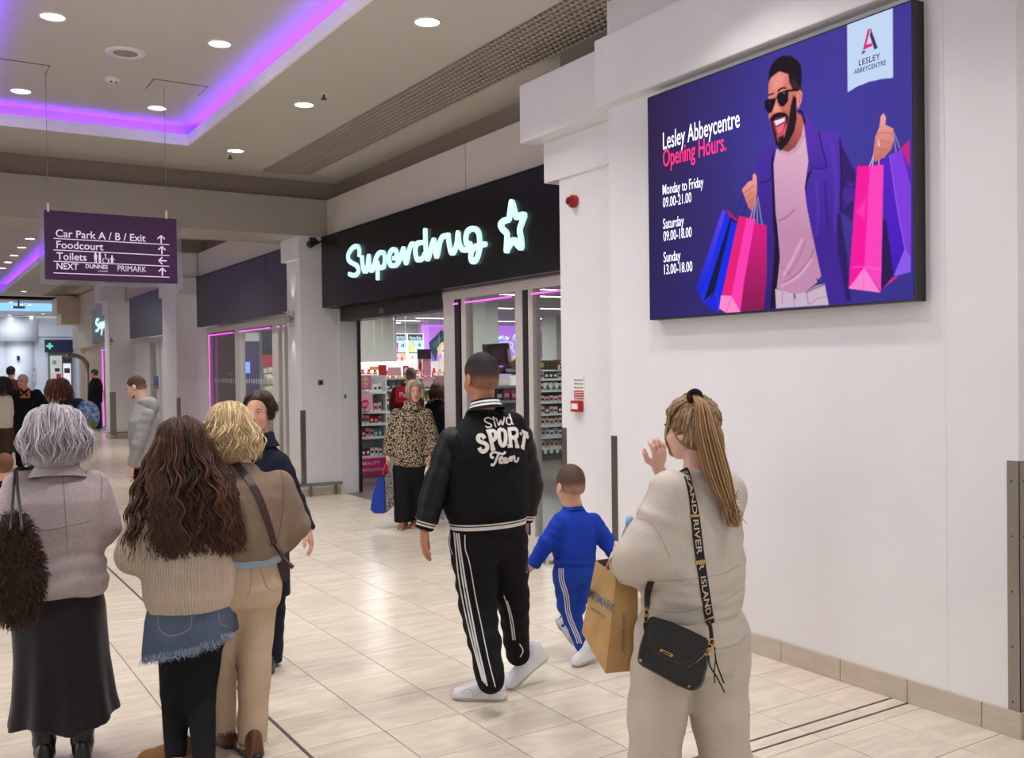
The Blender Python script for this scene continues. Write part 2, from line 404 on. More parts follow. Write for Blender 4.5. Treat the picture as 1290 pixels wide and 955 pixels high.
# ---- second long bay
cb = MB(); BX0, BX1, BY0, BY1 = .60, 2.72, 14.0, 34.0
for r in ((-1.9, BX0, 13.3, 36.5), (BX1, 3.93, 13.3, 36.5), (BX0, BX1, 13.3, BY0), (BX0, BX1, BY1, 36.5), (4.55, 5.1, 13.3, 35.2), (3.93, 4.55, 13.3, 14.2), (3.93, 5.1, 35.2, 36.5)):
    cb.box(r[0], r[1], r[2], r[3], ZC, ZC+.04)
c2 = struct(cb.build('ceiling', m_ceil)); WLOC[c2.name] = (0, 0, 0); keep = ceiling; ceiling = c2
coffer(BX0, BX1, BY0, BY1, ZC, None)
ceiling = keep
eg = MB(); y0, y1 = 14.2, 35.2; p = .08
for k in range(int((y1-y0)/p)+1): eg.box(3.93, 4.55, y0+k*p-.005, y0+k*p+.005, ZC-.002, ZC+.03)
for k in range(9): xx = 3.93+k*.62/8; eg.box(xx-.005, xx+.005, y0, y1, ZC-.002, ZC+.03)
o = eg.build('egg_crate_grille', m_crate, c2); o['kind'] = 'stuff'
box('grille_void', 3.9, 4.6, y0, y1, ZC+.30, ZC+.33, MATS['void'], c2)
# downlights: each a thing with trim ring and diffuser
def downlight_proto(r):
    n = 28; V = []; F = []
    prof = [(r*1.16, 0), (r*1.14, -.008), (r*1.02, -.010), (r, 0)]
    for k in range(n):
        a = 2*math.pi*k/n
        for (rr, zz) in prof: V.append((rr*math.cos(a), rr*math.sin(a), zz))
    for k in range(n):
        k2 = (k+1) % n
        for j in range(3): F.append((k*4+j, k2*4+j, k2*4+j+1, k*4+j+1))
    ring = meshdata('trim_ring', V, F, True); ring.materials.append(m_trim)
    V = [(0, 0, -.006)]+[(r*math.cos(2*math.pi*k/n), r*math.sin(2*math.pi*k/n), -.003) for k in range(n)]
    F = [(0, 1+(k+1) % n, 1+k) for k in range(n)]
    dif = meshdata('diffuser', V, F, True); dif.materials.append(m_lamp)
    return ring, dif
ring_me, dif_me = downlight_proto(.088)
def downlight(x, y, z, label, power, group='recessed round downlights', light=True):
    e = empty('ceiling_downlight', (x, y, z), label, 'downlight', group)
    for nm, me in (('trim_ring', ring_me), ('diffuser', dif_me)):
        o = bpy.data.objects.new(nm, me); COL.objects.link(o); o.parent = e
    if light: area('downlight_light', (x, y, z-.02), .16, power, (1, .98, .96))
names = {(3.31, 6.34): 'round white downlight nearest the slatted ceiling grille, top centre', (3.31, 8.91): 'round downlight beside a sprinkler head, outside the violet coffer',
         (3.31, 11.16): 'small round downlight near the corner where coffer and grille end',
         (2.335, 8.28): 'round downlight inside the coffer close to its long violet edge', (1.045, 8.30): 'largest round downlight inside the violet coffer',
         (2.326, 10.62): 'round downlight in the coffer corner beside an access hatch', (1.04, 10.64): 'round downlight in the coffer below the other access hatch'}
for (x, y), lb in names.items(): downlight(x, y, ZC if x > 3 else ZC+.238, lb, LK['down'])
for y in (3.8, 1.2): area('downlight_light', (3.31, y, ZC-.02), .16, LK['down'], (1, .98, .96))
for y in (3.5, 6.0):
    for x in (1.04, 2.33): area('downlight_light', (x, y, ZC+.21), .16, LK['down'], (1, .98, .96))
far = [20.5, 22.2, 23.8, 25.5, 27.1, 28.7]
ords = ['nearest', 'second', 'third', 'fourth', 'fifth', 'farthest']
for k, y in enumerate(far): downlight(2.29, y, ZC+.238, ords[k]+' round downlight in the row behind the hanging direction sign', LK['down']*.8, 'downlights of the far coffer', k % 2 == 0)
downlight(3.25, 33.4, ZC, 'round downlight at the far end of the long ceiling before the court', 10, 'downlights of the far coffer')
for y in (15.5, 22, 28): area('downlight_light', (3.3, y, ZC-.02), .2, 40, (1, .92, .82))
# ceiling fittings
def disc_prof(name, prof, n, c, m, parent, flip=1):
    V = []; F = []; k = len(prof)
    for i in range(n):
        a = 2*math.pi*i/n
        for (r, z) in prof: V.append((c[0]+r*math.cos(a), c[1]+r*math.sin(a), c[2]+z))
    for i in range(n):
        j = (i+1) % n
        for q in range(k-1): F.append((i*k+q, j*k+q, j*k+q+1, i*k+q+1))
    F.append([i*k+k-1 for i in range(n)]); 
    return mesh(name, V, F, m, parent, True)
sp = empty('ceiling_speaker', (1.70, 8.93, ZC+.24), 'round flush ceiling speaker with a mesh centre between the downlights', 'speaker')
disc_prof('rim', [(.17, 0), (.165, -.012), (.11, -.016), (.10, -.008)], 32, (1.70, 8.93, ZC+.24), m_trim, sp)
disc_prof('grille', [(.105, -.009), (.05, -.014)], 32, (1.70, 8.93, ZC+.24), mat('speaker_mesh', (150, 145, 138), .6, bump=(400, .5)), sp)
sd = empty('smoke_detector', (1.742, 9.78, ZC+.24), 'small white smoke detector on the coffer ceiling below the speaker', 'smoke detector')
disc_prof('base', [(.07, 0), (.07, -.02), (.05, -.035)], 20, (1.742, 9.78, ZC+.24), m_trim, sd)
for dx in (-.02, .025): disc_prof('sensor', [(.012, -.03), (.012, -.045)], 8, (1.742+dx, 9.75, ZC+.24), m_groove, sd)
for (hx, hy, lb) in ((.93, 9.9, 'square ceiling access hatch above the left end of the hanging sign'), (2.33, 9.85, 'square ceiling access hatch above the right end of the hanging sign')):
    h = empty('access_hatch', (hx, hy, ZC+.24), lb, 'access hatch'); z = ZC+.24
    MB().box(hx-.25, hx+.25, hy-.25, hy+.25, z-.004, z).build('panel', m_ceil, h)
    MB().box(hx-.262, hx+.262, hy-.256, hy-.25, z-.005, z).box(hx-.256, hx-.25, hy-.25, hy+.1, z-.005, z).box(hx+.25, hx+.256, hy-.25, hy+.1, z-.005, z).build('joint', m_groove, h)
for (px, py, lb) in ((408, 124, 'small sprinkler head beside the middle downlight'), (290, 199, 'small sprinkler head below the far downlight')):
    p_ = atz(px, py, ZC-.04); q = empty('sprinkler_head', (p_[0], p_[1], ZC), lb, 'sprinkler')
    MB().cyl((p_[0], p_[1], ZC-.045), (p_[0], p_[1], ZC), .012, 8).build('stem', m_groove, q)
    MB().cyl((p_[0], p_[1], ZC-.05), (p_[0], p_[1], ZC-.045), .03, 12).build('deflector', m_groove, q)
    MB().cyl((p_[0], p_[1], ZC-.008), (p_[0], p_[1], ZC), .045, 14).build('escutcheon', m_trim, q)
# ---- skirting tiles, one by one
m_skirt = mat('skirting_stone', (196, 184, 166), .35, mix=(6, (178, 164, 146), .5, (1, 1, 4)), bump=(12, .05))
bs = empty('baseboard_right', (4.215, 2.44, 0), kind='structure')
ys = [2.432, 2.62, 3.012, 3.42, 3.83, 4.24, 4.65, 5.06, 5.36]
for a, b_ in zip(ys[:-1], ys[1:]):
    MB().box(4.212, XW, a+.0015, b_-.0015, 0, .118).build('skirting_tile', m_skirt, bs, bevel=.0015)
for k in range(3): MB().box(4.2315+k*.4, 4.2315+k*.4+.398, 2.432, 2.4445, 0, .118).build('skirting_tile', m_skirt, bs, bevel=.0015)
def skirt(name, x0, y0, y1, xe):
    e = empty(name, (x0, y0, 0), kind='structure'); y = y0
    while y < y1-.01:
        MB().box(x0-.014, x0, y+.001, min(y+.4, y1)-.001, 0, .10).build('skirting_tile', m_skirt, e); y += .4
    x = x0
    while x < xe-.01:
        MB().box(x+.001-.014*(x == x0), min(x+.27, xe)-.001, y0-.014, y0-.001, 0, .10).build('skirting_tile', m_skirt, e); x += .27
    return e
skirt('baseboard_pilaster', 4.5, 5.39, 6.37, 4.5)
skirt('baseboard_pilaster', 4.53, 12.45, 12.97, 5.06)
skirt('baseboard_pilaster', 4.5, 19.24, 20.4, 5.0)
skirt('baseboard_pilaster', 4.5, 26.38, 27.0, 5.0)
# steel bumper rail round the second pilaster and the far one
for (x, y, y1, lb) in ((4.53, 12.45, 12.97, 'steel bumper rail low round the pilaster left of the shop entrance'), (4.5, 26.38, 27.0, 'steel bumper rail low round the far pilaster beside the standing man')):
    e = empty('bumper_rail', (x-.05, y-.05, 0), lb, 'bumper rail')
    MB().tube([(x-.05, y1, .155), (x-.05, y-.05, .155), (5.07, y-.05, .155)], .022, 10).build('rail', m_steel, e, smooth=False)
    for sx in (4.62, 4.98): MB().box(sx-.015, sx+.015, y-.06, y-.04, 0, .14).build('bracket', m_steel, e)
# corner guards
def guard(x, y, z0, z1, w1, w2, label, face):
    """angle at the corner x, y: wings along +Y (w1) and +X (w2)"""
    t = .003; e = empty('corner_guard', (x, y, z0), label, 'corner guard')
    MB().box(x-t, x, y-t if face else y, y+w1, z0, z1).box(x-t, x+w2, y-t, y, z0, z1).build('steel_angle', m_steel, e)
    for zz in np.arange(z0+.04, z1, .25):
        MB().cyl((x+w2*.6, y-t-.002, zz), (x+w2*.6, y-t, zz), .005, 6).build('screw', m_groove, e)
        MB().cyl((x-t-.002, y+w1*.6, zz), (x-t, y+w1*.6, zz), .005, 6).build('screw', m_groove, e)
guard(4.23, 2.445, .118, 1.25, .055, .05, 'tall steel corner guard at the right end of the wall under the screen', True)
guard(4.53, 12.45, .17, 1.16, .07, .05, 'steel corner guard on the white pilaster left of the shop entrance', True)
guard(4.5, 19.24, .1, 1.2, .07, .06, 'steel corner guard on the pilaster behind the long-haired girl', True)
guard(4.5, 26.38, .1, 1.2, .07, .14, 'steel corner guard on the far pilaster beside the man in jeans', True)
def guard_end(x, y, z0, z1, label):
    e = empty('corner_guard', (x, y, z0), label, 'corner guard')
    MB().box(x-.004, x+.0, y-.06, y+.004, z0, z1).box(x-.004, x+.08, y, y+.004, z0, z1).build('steel_angle', mat('dark_steel', (104, 98, 92), .35, .8), e)
guard_end(4.23, 5.383, .118, 1.21, 'dark steel corner guard where the near wall steps back beside the boy')
guard_end(4.5, 6.37, .10, 1.21, 'dark steel corner guard at the edge of the shop window behind the boy')
# =================================================================== FASCIAS, SIGNS, SCREEN
def zmap(ox, oy, s):
    return lambda pts: [(ox+x/s, oy+y/s) for x, y in pts]
def plane_x(X):
    """(Y, z) -> 3D on the plane x = X, raised towards the mall by h"""
    return lambda u, v, h: (X-h, u, v)
m_signlit = mat('lit_mint_acrylic', (200, 243, 236), .3, emit=.92, ecol=(196, 238, 232))
SX = 4.82
def fascia(name, y0, y1, z0, z1, label, m, x=SX, joints=()):
    e = empty(name, (x, y0, z0), label, 'fascia')
    MB().box(x, 4.915, y0, y1, z0, z1).build('panel', m, e, bevel=.003)
    MB().box(x-.012, x+.02, y0, y1, z1, z1+.012).build('top_trim', m_dark, e)
    for j in joints: box('panel_joint', x-.002, x, j, j+.006, z0+.01, z1-.01, m_dark, e)
    return e
f1 = fascia('shop_fascia', 6.40, 12.40, 2.535, 3.475, 'long glossy black fascia carrying the lit script sign and star', m_black)
MB().box(4.93, 5.14, 6.40, 12.42, 2.53, 3.49).build('back_box', m_black, f1)
Zs1 = zmap(430, 270, 10.61); Zs2 = zmap(520, 270, 12.73); Zs3 = zmap(620, 240, 10.61)
def onsign(pts, X=SX): return [tuple(atx(x, y, X)[1:]) for x, y in pts]
strokes = [
    Zs1([(258, 545), (258, 470), (225, 425), (165, 455), (115, 530), (112, 600), (150, 645), (215, 680), (248, 730), (240, 785), (190, 820), (130, 800)]),
    Zs1([(295, 575), (300, 650), (318, 740), (338, 765), (362, 735), (385, 560), (392, 640), (408, 735), (430, 750), (455, 700), (478, 600), (520, 525), (575, 510), (600, 560), (600, 640), (585, 700), (545, 715), (512, 690), (500, 650)]),
    Zs1([(502, 650), (505, 760), (506, 855)]),
    Zs1([(725, 590), (752, 575), (760, 510), (725, 470), (680, 500), (658, 580), (672, 665), (705, 690), (755, 675), (800, 610), (850, 460), (862, 540), (875, 620), (888, 650), (905, 600), (925, 490), (955, 410), (980, 395)]),
    Zs2([(180, 455), (110, 465), (70, 530), (72, 650), (100, 725), (145, 730), (195, 690), (215, 640)]),
    Zs2([(224, 260), (228, 400), (236, 560), (250, 690), (268, 715), (295, 650), (330, 500), (365, 415), (380, 500), (392, 620), (412, 675), (435, 600), (462, 450), (500, 370), (550, 345)]),
    Zs2([(595, 335), (608, 460), (635, 590), (668, 622), (705, 570), (740, 430), (753, 300), (762, 420), (790, 520), (850, 575), (920, 555), (950, 495), (925, 470), (890, 470), (878, 380), (910, 270), (1010, 232), (1080, 290), (1100, 420), (1098, 560), (1060, 700), (1008, 760), (962, 720), (965, 610), (1020, 530), (1100, 500), (1185, 480)])]
let = MB()
for s_ in strokes: stroke3d(let, smoothpath(onsign(s_), 8), .053, plane_x(SX-.004), .03)
let.build('script_lettering', m_signlit, f1)
star = Zs3([(285, 160), (262, 300), (245, 385), (190, 405), (135, 455), (165, 520), (220, 580), (220, 680), (215, 810), (250, 745), (312, 665), (360, 720), (415, 765), (412, 660), (393, 530), (425, 425), (455, 330), (395, 340), (350, 355), (322, 270)])
sb = MB(); stp = smoothpath(onsign(star), 5, True)
stp = np.vstack([stp, stp[:1]]); stroke3d(sb, stp, .055, plane_x(SX-.004), .03); sb.build('star_outline', m_signlit, f1)
m_graypanel = mat('grey_fascia_panel', (56, 52, 52), .4, .1, bump=(3, .03))
f2 = fascia('shop_fascia', 13.62, 18.95, 2.55, 3.50, 'blank dark grey fascia over the pink-lit window, behind the direction sign', m_graypanel, joints=(14.75, 17.6))
f3 = fascia('shop_fascia', 20.5, 25.4, 2.53, 3.52, 'blank dark grey fascia catching a pale reflection, between the two far pilasters', m_graypanel, joints=(24.0,))
f4 = fascia('shop_fascia', 27.0, 31.0, 2.55, 3.52, 'farthest grey fascia with a small lit script sign', m_graypanel)
Zf = zmap(0, 340, 6.82)
far_strokes = [Zf([(852, 425), (838, 430), (832, 460), (850, 480), (848, 515), (832, 525)]), Zf([(862, 460), (866, 500), (876, 455), (882, 498), (888, 455), (902, 460), (900, 490), (888, 490)]), Zf([(886, 470), (878, 550)]),
               Zf([(912, 480), (920, 455), (908, 445), (906, 485), (922, 485), (930, 440), (935, 475), (942, 440)]), Zf([(960, 400), (962, 470), (950, 475), (948, 440), (962, 435)])]
let = MB()
for s_ in far_strokes: stroke3d(let, smoothpath(onsign(s_), 5), .075, plane_x(SX-.004), .03)
let.build('script_lettering', m_signlit, f4)
# security camera at the corner of the big fascia
e = empty('security_camera', (4.75, 12.40, 3.42), 'small black security camera fixed at the top corner of the black fascia', 'camera')
MB().tube([(4.60, 12.25, 3.36), (4.72, 12.33, 3.42)], [.05, .035], 12).build('housing', m_dark, e)
MB().tube([(4.595, 12.245, 3.358), (4.585, 12.24, 3.354)], .03, 12).build('lens', m_black, e)
MB().tube(smoothpath([(4.72, 12.35, 3.43), (4.76, 12.40, 3.40), (4.82, 12.41, 3.44)], 5), .012, 6).build('cable', m_dark, e)
MB().box(4.66, 4.74, 12.38, 12.43, 3.40, 3.48).build('bracket', m_dark, e)
# ---- fire-alarm sounder and call point on the pilaster
m_red = mat('red_plastic', (178, 30, 38), .35)
m_redlens = mat('red_lens', (150, 14, 20), .2)
P = atx(724.5, 254, 4.5)
e = empty('alarm_sounder', tuple(P), 'round red fire-alarm sounder high on the white pilaster', 'alarm sounder')
MB().cyl((4.5, P[1], P[2]), (4.465, P[1], P[2]), .05, 20).build('base', m_red, e)
MB().cyl((4.465, P[1], P[2]), (4.43, P[1], P[2]), .038, 20, .03).build('horn', m_redlens, e)
for dz in (-.012, 0, .012): MB().box(4.428, 4.432, P[1]-.025, P[1]+.025, P[2]+dz-.002, P[2]+dz+.002).build('slot', m_dark, e)
A = atx(723.5, 473, 4.5); B = atx(736.5, 503, 4.5)
m_paper = mat('printed_notice', (232, 230, 222), .6)
e = empty('fire_notice', (4.5, A[1], B[2]), 'fire action notice with red lower half above the call point', 'notice')
box('sheet', 4.494, 4.5, B[1], A[1], B[2], A[2], m_paper, e)
h = A[2]-B[2]; box('red_band', 4.4925, 4.494, B[1]+.004, A[1]-.004, B[2]+.004, B[2]+h*.36, m_red, e)
for k in range(3): box('line', 4.4922, 4.4935, B[1]+.01, A[1]-.03, B[2]+h*(.46+.16*k), B[2]+h*(.50+.16*k), mat('grey_ink', (120, 120, 120), .6), e)
for k in range(3): box('pictogram', 4.4922, 4.4935, A[1]-.025, A[1]-.01, B[2]+h*(.45+.16*k), B[2]+h*(.52+.16*k), mat('blue_ink', (40, 80, 160), .6), e)
for k in range(3): box('red_line_text', 4.4915, 4.4925, B[1]+.012, A[1]-.012, B[2]+h*(.07+.1*k), B[2]+h*(.10+.1*k), m_paper, e)
C1 = atx(724, 504.5, 4.5); C2 = atx(735.5, 519, 4.5)
e = empty('call_point', (4.5, C1[1], C2[2]), 'red break-glass fire call point under the notice', 'call point')
MB().box(4.455, 4.5, C2[1], C1[1], C2[2], C1[2]).build('housing', m_red, e, bevel=.004)
box('press_plate', 4.452, 4.456, C2[1]+.018, C1[1]-.018, C2[2]+.022, C1[2]-.022, m_paper, e)
# switch and sensor on the second pilaster
P = aty(403.7, 482, 12.45)
e = empty('wall_switch', tuple(P), 'small grey keyed switch plate on the pilaster left of the entrance', 'switch')
MB().box(P[0]-.035, P[0]+.035, 12.438, 12.45, P[2]-.035, P[2]+.035).build('plate', m_steel, e, bevel=.002)
box('rocker', P[0]-.014, P[0]+.014, 12.434, 12.44, P[2]-.018, P[2]+.018, m_dark, e)
P = aty(434.5, 499.5, 12.45)
e = empty('door_contact', tuple(P), 'tiny dark contact box beside the shop entrance', 'switch')
MB().box(P[0]-.012, P[0]+.012, 12.43, 12.45, P[2]-.025, P[2]+.025).build('case', m_dark, e); box('key_slot', P[0]-.003, P[0]+.003, 12.428, 12.431, P[2]-.01, P[2]+.01, m_steel, e)
# wall up-down lights
def sconce(p, label, power=3, s=1.):
    e = empty('wall_light', tuple(p), label, 'wall light')
    x, y, z = p
    MB().cyl((x-.06*s, y, z-.05*s), (x-.06*s, y, z+.05*s), .03*s, 14).build('body', m_steel, e)
    MB().box(x-.04*s, x, y-.02*s, y+.02*s, z-.02*s, z+.02*s).build('bracket', m_steel, e)
    g = mat('clear_disc', (235, 240, 245), .05, trans=.8)
    for zz in (.09, -.095): MB().cyl((x-.06*s, y, z+zz*s), (x-.06*s, y, z+(zz+.006)*s), .075*s, 24).build('glass_disc', g, e)
    MB().cyl((x-.06*s, y, z-.13*s), (x-.06*s, y, z+.13*s), .006*s, 6).build('spindle', m_steel, e)
    for sg, rx in ((1, math.pi), (-1, 0)):
        l = bpy.data.lights.new('spot', 'SPOT'); l.energy = power; l.spot_size = math.radians(52); l.spot_blend = .6; l.color = (.8, .93, 1); l.shadow_soft_size = .01
        o = bpy.data.objects.new('wall_light_beam', l); o.location = (x-.07*s, y, z+sg*.14*s); o.rotation_euler = (rx, 0, 0); COL.objects.link(o)
sconce(atx(369.5, 402, 4.53), 'steel up-and-down wall light on the pilaster beside the pink window', 5)
sconce(atx(143, 429, 4.5), 'steel up-and-down wall light on the far pilaster under the small lit sign', 4)
# ---- hanging direction sign
YS = 9.85
m_purple = mat('aubergine_vinyl', (62, 32, 68), .45, spec=.3)
m_lil = mat('pale_sign_lettering', (222, 208, 232), .5, emit=.25, ecol=(222, 208, 232))
m_clear = mat('clear_acrylic', (235, 235, 240), .05, trans=.95, spec=.5)
c = [aty(x, y, YS) for x, y in ((55, 265.5), (222.3, 275), (57, 352), (223.5, 357.5))]
x0, x1, z0, z1 = (c[0][0]+c[2][0])/2, (c[1][0]+c[3][0])/2, (c[2][2]+c[3][2])/2, (c[0][2]+c[1][2])/2
e = empty('direction_sign', (x0, YS, z0), 'aubergine hanging direction sign with white lines of text and arrows', 'sign')
MB().box(x0, x1, YS-.004, YS+.004, z0, z1).build('panel', m_purple, e, bevel=.003)
MB().box(x0-.045, x1+.045, YS+.006, YS+.014, z0-.045, z1+.0).build('acrylic_backing', m_clear, e)
def signtext(s, xa, ya, xb, yb, cap, nm='lettering', **k):
    a = aty(xa, ya, YS); b = aty(xb, yb, YS)
    return text(nm, s, (a[0], YS-.0055, a[2]), (1, 0, 0), (0, 0, 1), cap/.73, m_lil, e, width=b[0]-a[0], **k)
Zd = lambda x, y: (x/5.304, 180+y/5.304)
caph = 9.2*9.85/1216/.95
for s, x_, y_, xe, ye, ch, bo in (('Car Park A / B / Exit', 372, 632, 972, 655, .072, .012), ('Foodcourt', 377, 708, 690, 716, .072, .012), ('Toilets', 377, 785, 578, 790, .072, .012), ('NEXT', 378, 848, 524, 850, .062, .018), ('DUNNES', 572, 842, 720, 845, .040, .02), ('STORES', 655, 866, 720, 868, .014, .01), ('PRIMARK', 785, 862, 978, 866, .058, 0)):
    a = Zd(x_, y_-5); b = Zd(xe, ye-5); signtext(s, *a, *b, ch, bold=bo)
for (ya, yb) in ((640, 679), (717, 752), (792, 824), (870, 897)):
    a = aty(*Zd(357, ya), YS); b = aty(*Zd(1130, yb), YS); zz = (a[2]+b[2])/2
    box('rule_line', a[0], b[0], YS-.0062, YS-.0045, zz-.004, zz+.004, m_lil, e)
def arrow(x, y, left=False):
    p = aty(*Zd(x, y), YS); s = .040; b = MB()
    f = (lambda u, v, h: (p[0]+u, YS-.0045-h, p[2]+v)) if not left else (lambda u, v, h: (p[0]-v, YS-.0045-h, p[2]+u))
    stroke3d(b, [(0, -s*.9), (0, s*.8)], .013, f, .002); stroke3d(b, [(-s*.75, s*.1), (0, s*.85), (s*.75, s*.1)], .013, f, .002)
    b.build('arrow', m_lil, e)
arrow(1076, 643); arrow(1081, 716); arrow(1084, 788, True); arrow(1084, 860)
pb = MB(); fz = lambda cx, cy: (lambda u, v, h: (aty(*Zd(cx, cy), YS)[0]+u, YS-.0045-h, aty(*Zd(cx, cy), YS)[2]+v))
def dot(f, r, u=0, v=0): pb.add([f(u, v, .002)]+[f(u+r*math.cos(a), v+r*math.sin(a), .002) for a in np.linspace(0, 6.283, 13)[:-1]], [(0, 1+(k+1) % 12, 1+k) for k in range(12)])
for k, cx in enumerate((638, 666)):
    f = fz(cx, 770); dot(f, .009, 0, .045)
    stroke3d(pb, [(0, .028), (0, -.005)], .022 if k else .026, f, .002); stroke3d(pb, [(-.006, -.01), (-.006, -.045)], .008, f, .002); stroke3d(pb, [(.006, -.01), (.006, -.045)], .008, f, .002)
f = fz(708, 775); dot(f, .008, -.006, .04); stroke3d(pb, [(-.006, .03), (-.004, 0), (.018, 0), (.026, -.03)], .008, f, .002)
stroke3d(pb, [(.026*math.cos(a)-.004, .026*math.sin(a)-.018) for a in np.linspace(2.2, 5.9, 12)], .006, f, .002)
f = fz(748, 778); dot(f, .008, 0, .03); stroke3d(pb, [(-.02, .0), (.02, 0)], .008, f, .002); stroke3d(pb, [(0, .015), (0, -.02)], .018, f, .002); stroke3d(pb, [(-.01, -.03), (.01, -.03)], .008, f, .002)
o = pb.build('toilet_pictograms', m_lil, e)
for (px, py) in ((60.5, 263), (209.5, 272)):
    p = aty(px, py, YS); MB().cyl((p[0], YS, p[2]-.03), (p[0], YS, p[2]+.05), .009, 8).build('cable_clamp', m_trim, e)
    MB().cyl((p[0], YS, p[2]+.05), (p[0]-.0, YS, ZC+.24), .0028, 5).build('suspension_wire', mat('wire', (150, 140, 135), .4, .7), e)
# ---- wall screen
XS = 4.15
scr = empty('wall_screen', (XS, 2.925, 2.007), 'large landscape LED screen showing a laughing man with shopping bags and opening hours', 'screen')
Y0, Y1, Z0, Z1 = 2.915, 4.86, 2.006, 3.443
MB().box(XS+.002, XW, Y0-.012, Y1+.008, Z0-.008, Z1+.008).build('cabinet', m_dark, scr)
NU, NV = 430, 318
U, Vv = np.meshgrid(np.linspace(Y1, Y0, NU), np.linspace(Z0, Z1, NV))
PP = np.stack([np.full(U.size, XS), U.ravel(), Vv.ravel()], 1)
d = PP-EYE; zc_ = d@FW; IX = 645+FPX*(d@RT)/zc_; IY = 477.5-FPX*(d@UP)/zc_
def srgb(c): return np.array([v/255 for v in c], float)
class Paint:
    def __init__(s, ix, iy, base): s.x = ix; s.y = iy; s.c = np.tile(srgb(base), (len(ix), 1))
    def sd(s, poly):
        """signed distance-ish: positive inside"""
        n = len(poly); best = np.full(len(s.x), 1e9); ins = np.zeros(len(s.x), bool)
        for i in range(n):
            ax, ay = poly[i]; bx, by = poly[(i+1) % n]; ex, ey = bx-ax, by-ay; L2 = ex*ex+ey*ey+1e-12
            t = np.clip(((s.x-ax)*ex+(s.y-ay)*ey)/L2, 0, 1); best = np.minimum(best, (s.x-ax-t*ex)**2+(s.y-ay-t*ey)**2)
            if ay != by:
                cr = ((ay > s.y) != (by > s.y)) & (s.x < ex*(s.y-ay)/(by-ay)+ax); ins ^= cr
        return np.where(ins, 1, -1)*np.sqrt(best)
    def blend(s, a, col):
        a = np.clip(a, 0, 1)[:, None]; s.c = s.c*(1-a)+col*a
    def fill(s, poly, col, soft=.8, op=1., smooth=False, to=None, p=None):
        if smooth: poly = [tuple(q) for q in smoothpath(poly, 5, True)]
        xs = [q[0] for q in poly]; ys_ = [q[1] for q in poly]; mg = soft+2
        m = (s.x > min(xs)-mg) & (s.x < max(xs)+mg) & (s.y > min(ys_)-mg) & (s.y < max(ys_)+mg)
        if not m.any(): return
        sub = Paint.__new__(Paint); sub.x = s.x[m]; sub.y = s.y[m]
        a = np.clip(sub.sd(poly)/soft+.5, 0, 1)*op
        if to is not None:
            (ax, ay), (bx, by) = p; ex, ey = bx-ax, by-ay; t = np.clip(((sub.x-ax)*ex+(sub.y-ay)*ey)/(ex*ex+ey*ey), 0, 1)[:, None]
            col = srgb(col)*(1-t)+srgb(to)*t
        else: col = srgb(col)
        s.c[m] = s.c[m]*(1-a[:, None])+col*a[:, None]
    def line(s, path, wd, col, op=1., soft=.8):
        path = smoothpath(path, 5) if len(path) > 2 else np.array(path, float)
        best = np.full(len(s.x), 1e9)
        x0, y0 = path.min(0)-wd-3; x1, y1 = path.max(0)+wd+3
        m = (s.x > x0) & (s.x < x1) & (s.y > y0) & (s.y < y1); X_, Y_ = s.x[m], s.y[m]; b = best[m]
        for (ax, ay), (bx, by) in zip(path[:-1], path[1:]):
            ex, ey = bx-ax, by-ay; t = np.clip(((X_-ax)*ex+(Y_-ay)*ey)/(ex*ex+ey*ey+1e-12), 0, 1); b = np.minimum(b, (X_-ax-t*ex)**2+(Y_-ay-t*ey)**2)
        a = (np.clip((wd/2-np.sqrt(b))/soft+.5, 0, 1)*op)[:, None]; s.c[m] = s.c[m]*(1-a)+srgb(col)*a
    def linear(s): return np.where(s.c <= .04045, s.c/12.92, ((s.c+.055)/1.055)**2.4)
P_ = Paint(IX, IY, (64, 54, 150))
P_.blend(np.clip(1-(IX-818)/170, 0, 1)**1.1, srgb((46, 34, 72))); P_.blend(np.clip((IY-200)/260, 0, 1)*.5, srgb((42, 36, 125)))
P_.blend(np.exp(-((IX-1000)**2+(IY-190)**2)/9000)*.35, srgb((72, 70, 190)))
Z4 = zmap(930, 50, 5.967); Z5 = zmap(870, 200, 4.775); Z6 = zmap(970, 130, 5.617); Z7 = zmap(1060, 130, 3.82); Z8 = zmap(960, 270, 7.346); Z9 = zmap(1050, 0, 7.345)
COAT = (88, 52, 186)
# bags behind and left coat flap
P_.fill(Z7([(285, 215), (328, 175), (328, 450)]), (205, 30, 130))
P_.fill(Z7([(185, 275), (290, 220), (334, 330), (334, 735), (250, 835), (215, 560)]), (88, 34, 200), to=(70, 20, 190), p=Z7([(200, 260), (260, 820)]))
P_.fill(Z7([(232, 250), (290, 220), (334, 400), (334, 730), (305, 700), (270, 520)]), (128, 60, 225))
P_.fill(Z7([(250, 835), (305, 698), (334, 735), (334, 812)]), (140, 90, 235))
P_.line(Z7([(232, 250), (268, 500), (305, 700)]), 1.0, (175, 120, 240), .8)
for hs in ([(205, 262), (228, 150)], [(262, 232), (250, 150)], [(280, 215), (255, 145)]): P_.line(Z7(hs), 1.6, (150, 130, 190))
rc = Z6([(205, 55), (240, 68), (300, 140), (345, 198), (470, 210), (492, 235), (520, 290), (560, 400), (610, 500), (600, 640), (582, 838), (505, 770)])+Z8([(722, 0), (740, 130), (780, 380), (822, 820), (618, 838), (600, 720), (550, 560), (490, 330), (430, 50)])+Z6([(300, 940), (255, 700), (245, 600), (255, 500), (290, 455), (270, 400), (245, 250), (235, 140)])
P_.fill(rc, COAT, to=(64, 36, 148), p=Z6([(280, 200), (480, 900)]))
P_.fill(Z6([(500, 280), (560, 400), (610, 500), (600, 640), (582, 838), (505, 770), (500, 560)]), (52, 28, 110), soft=2.5)
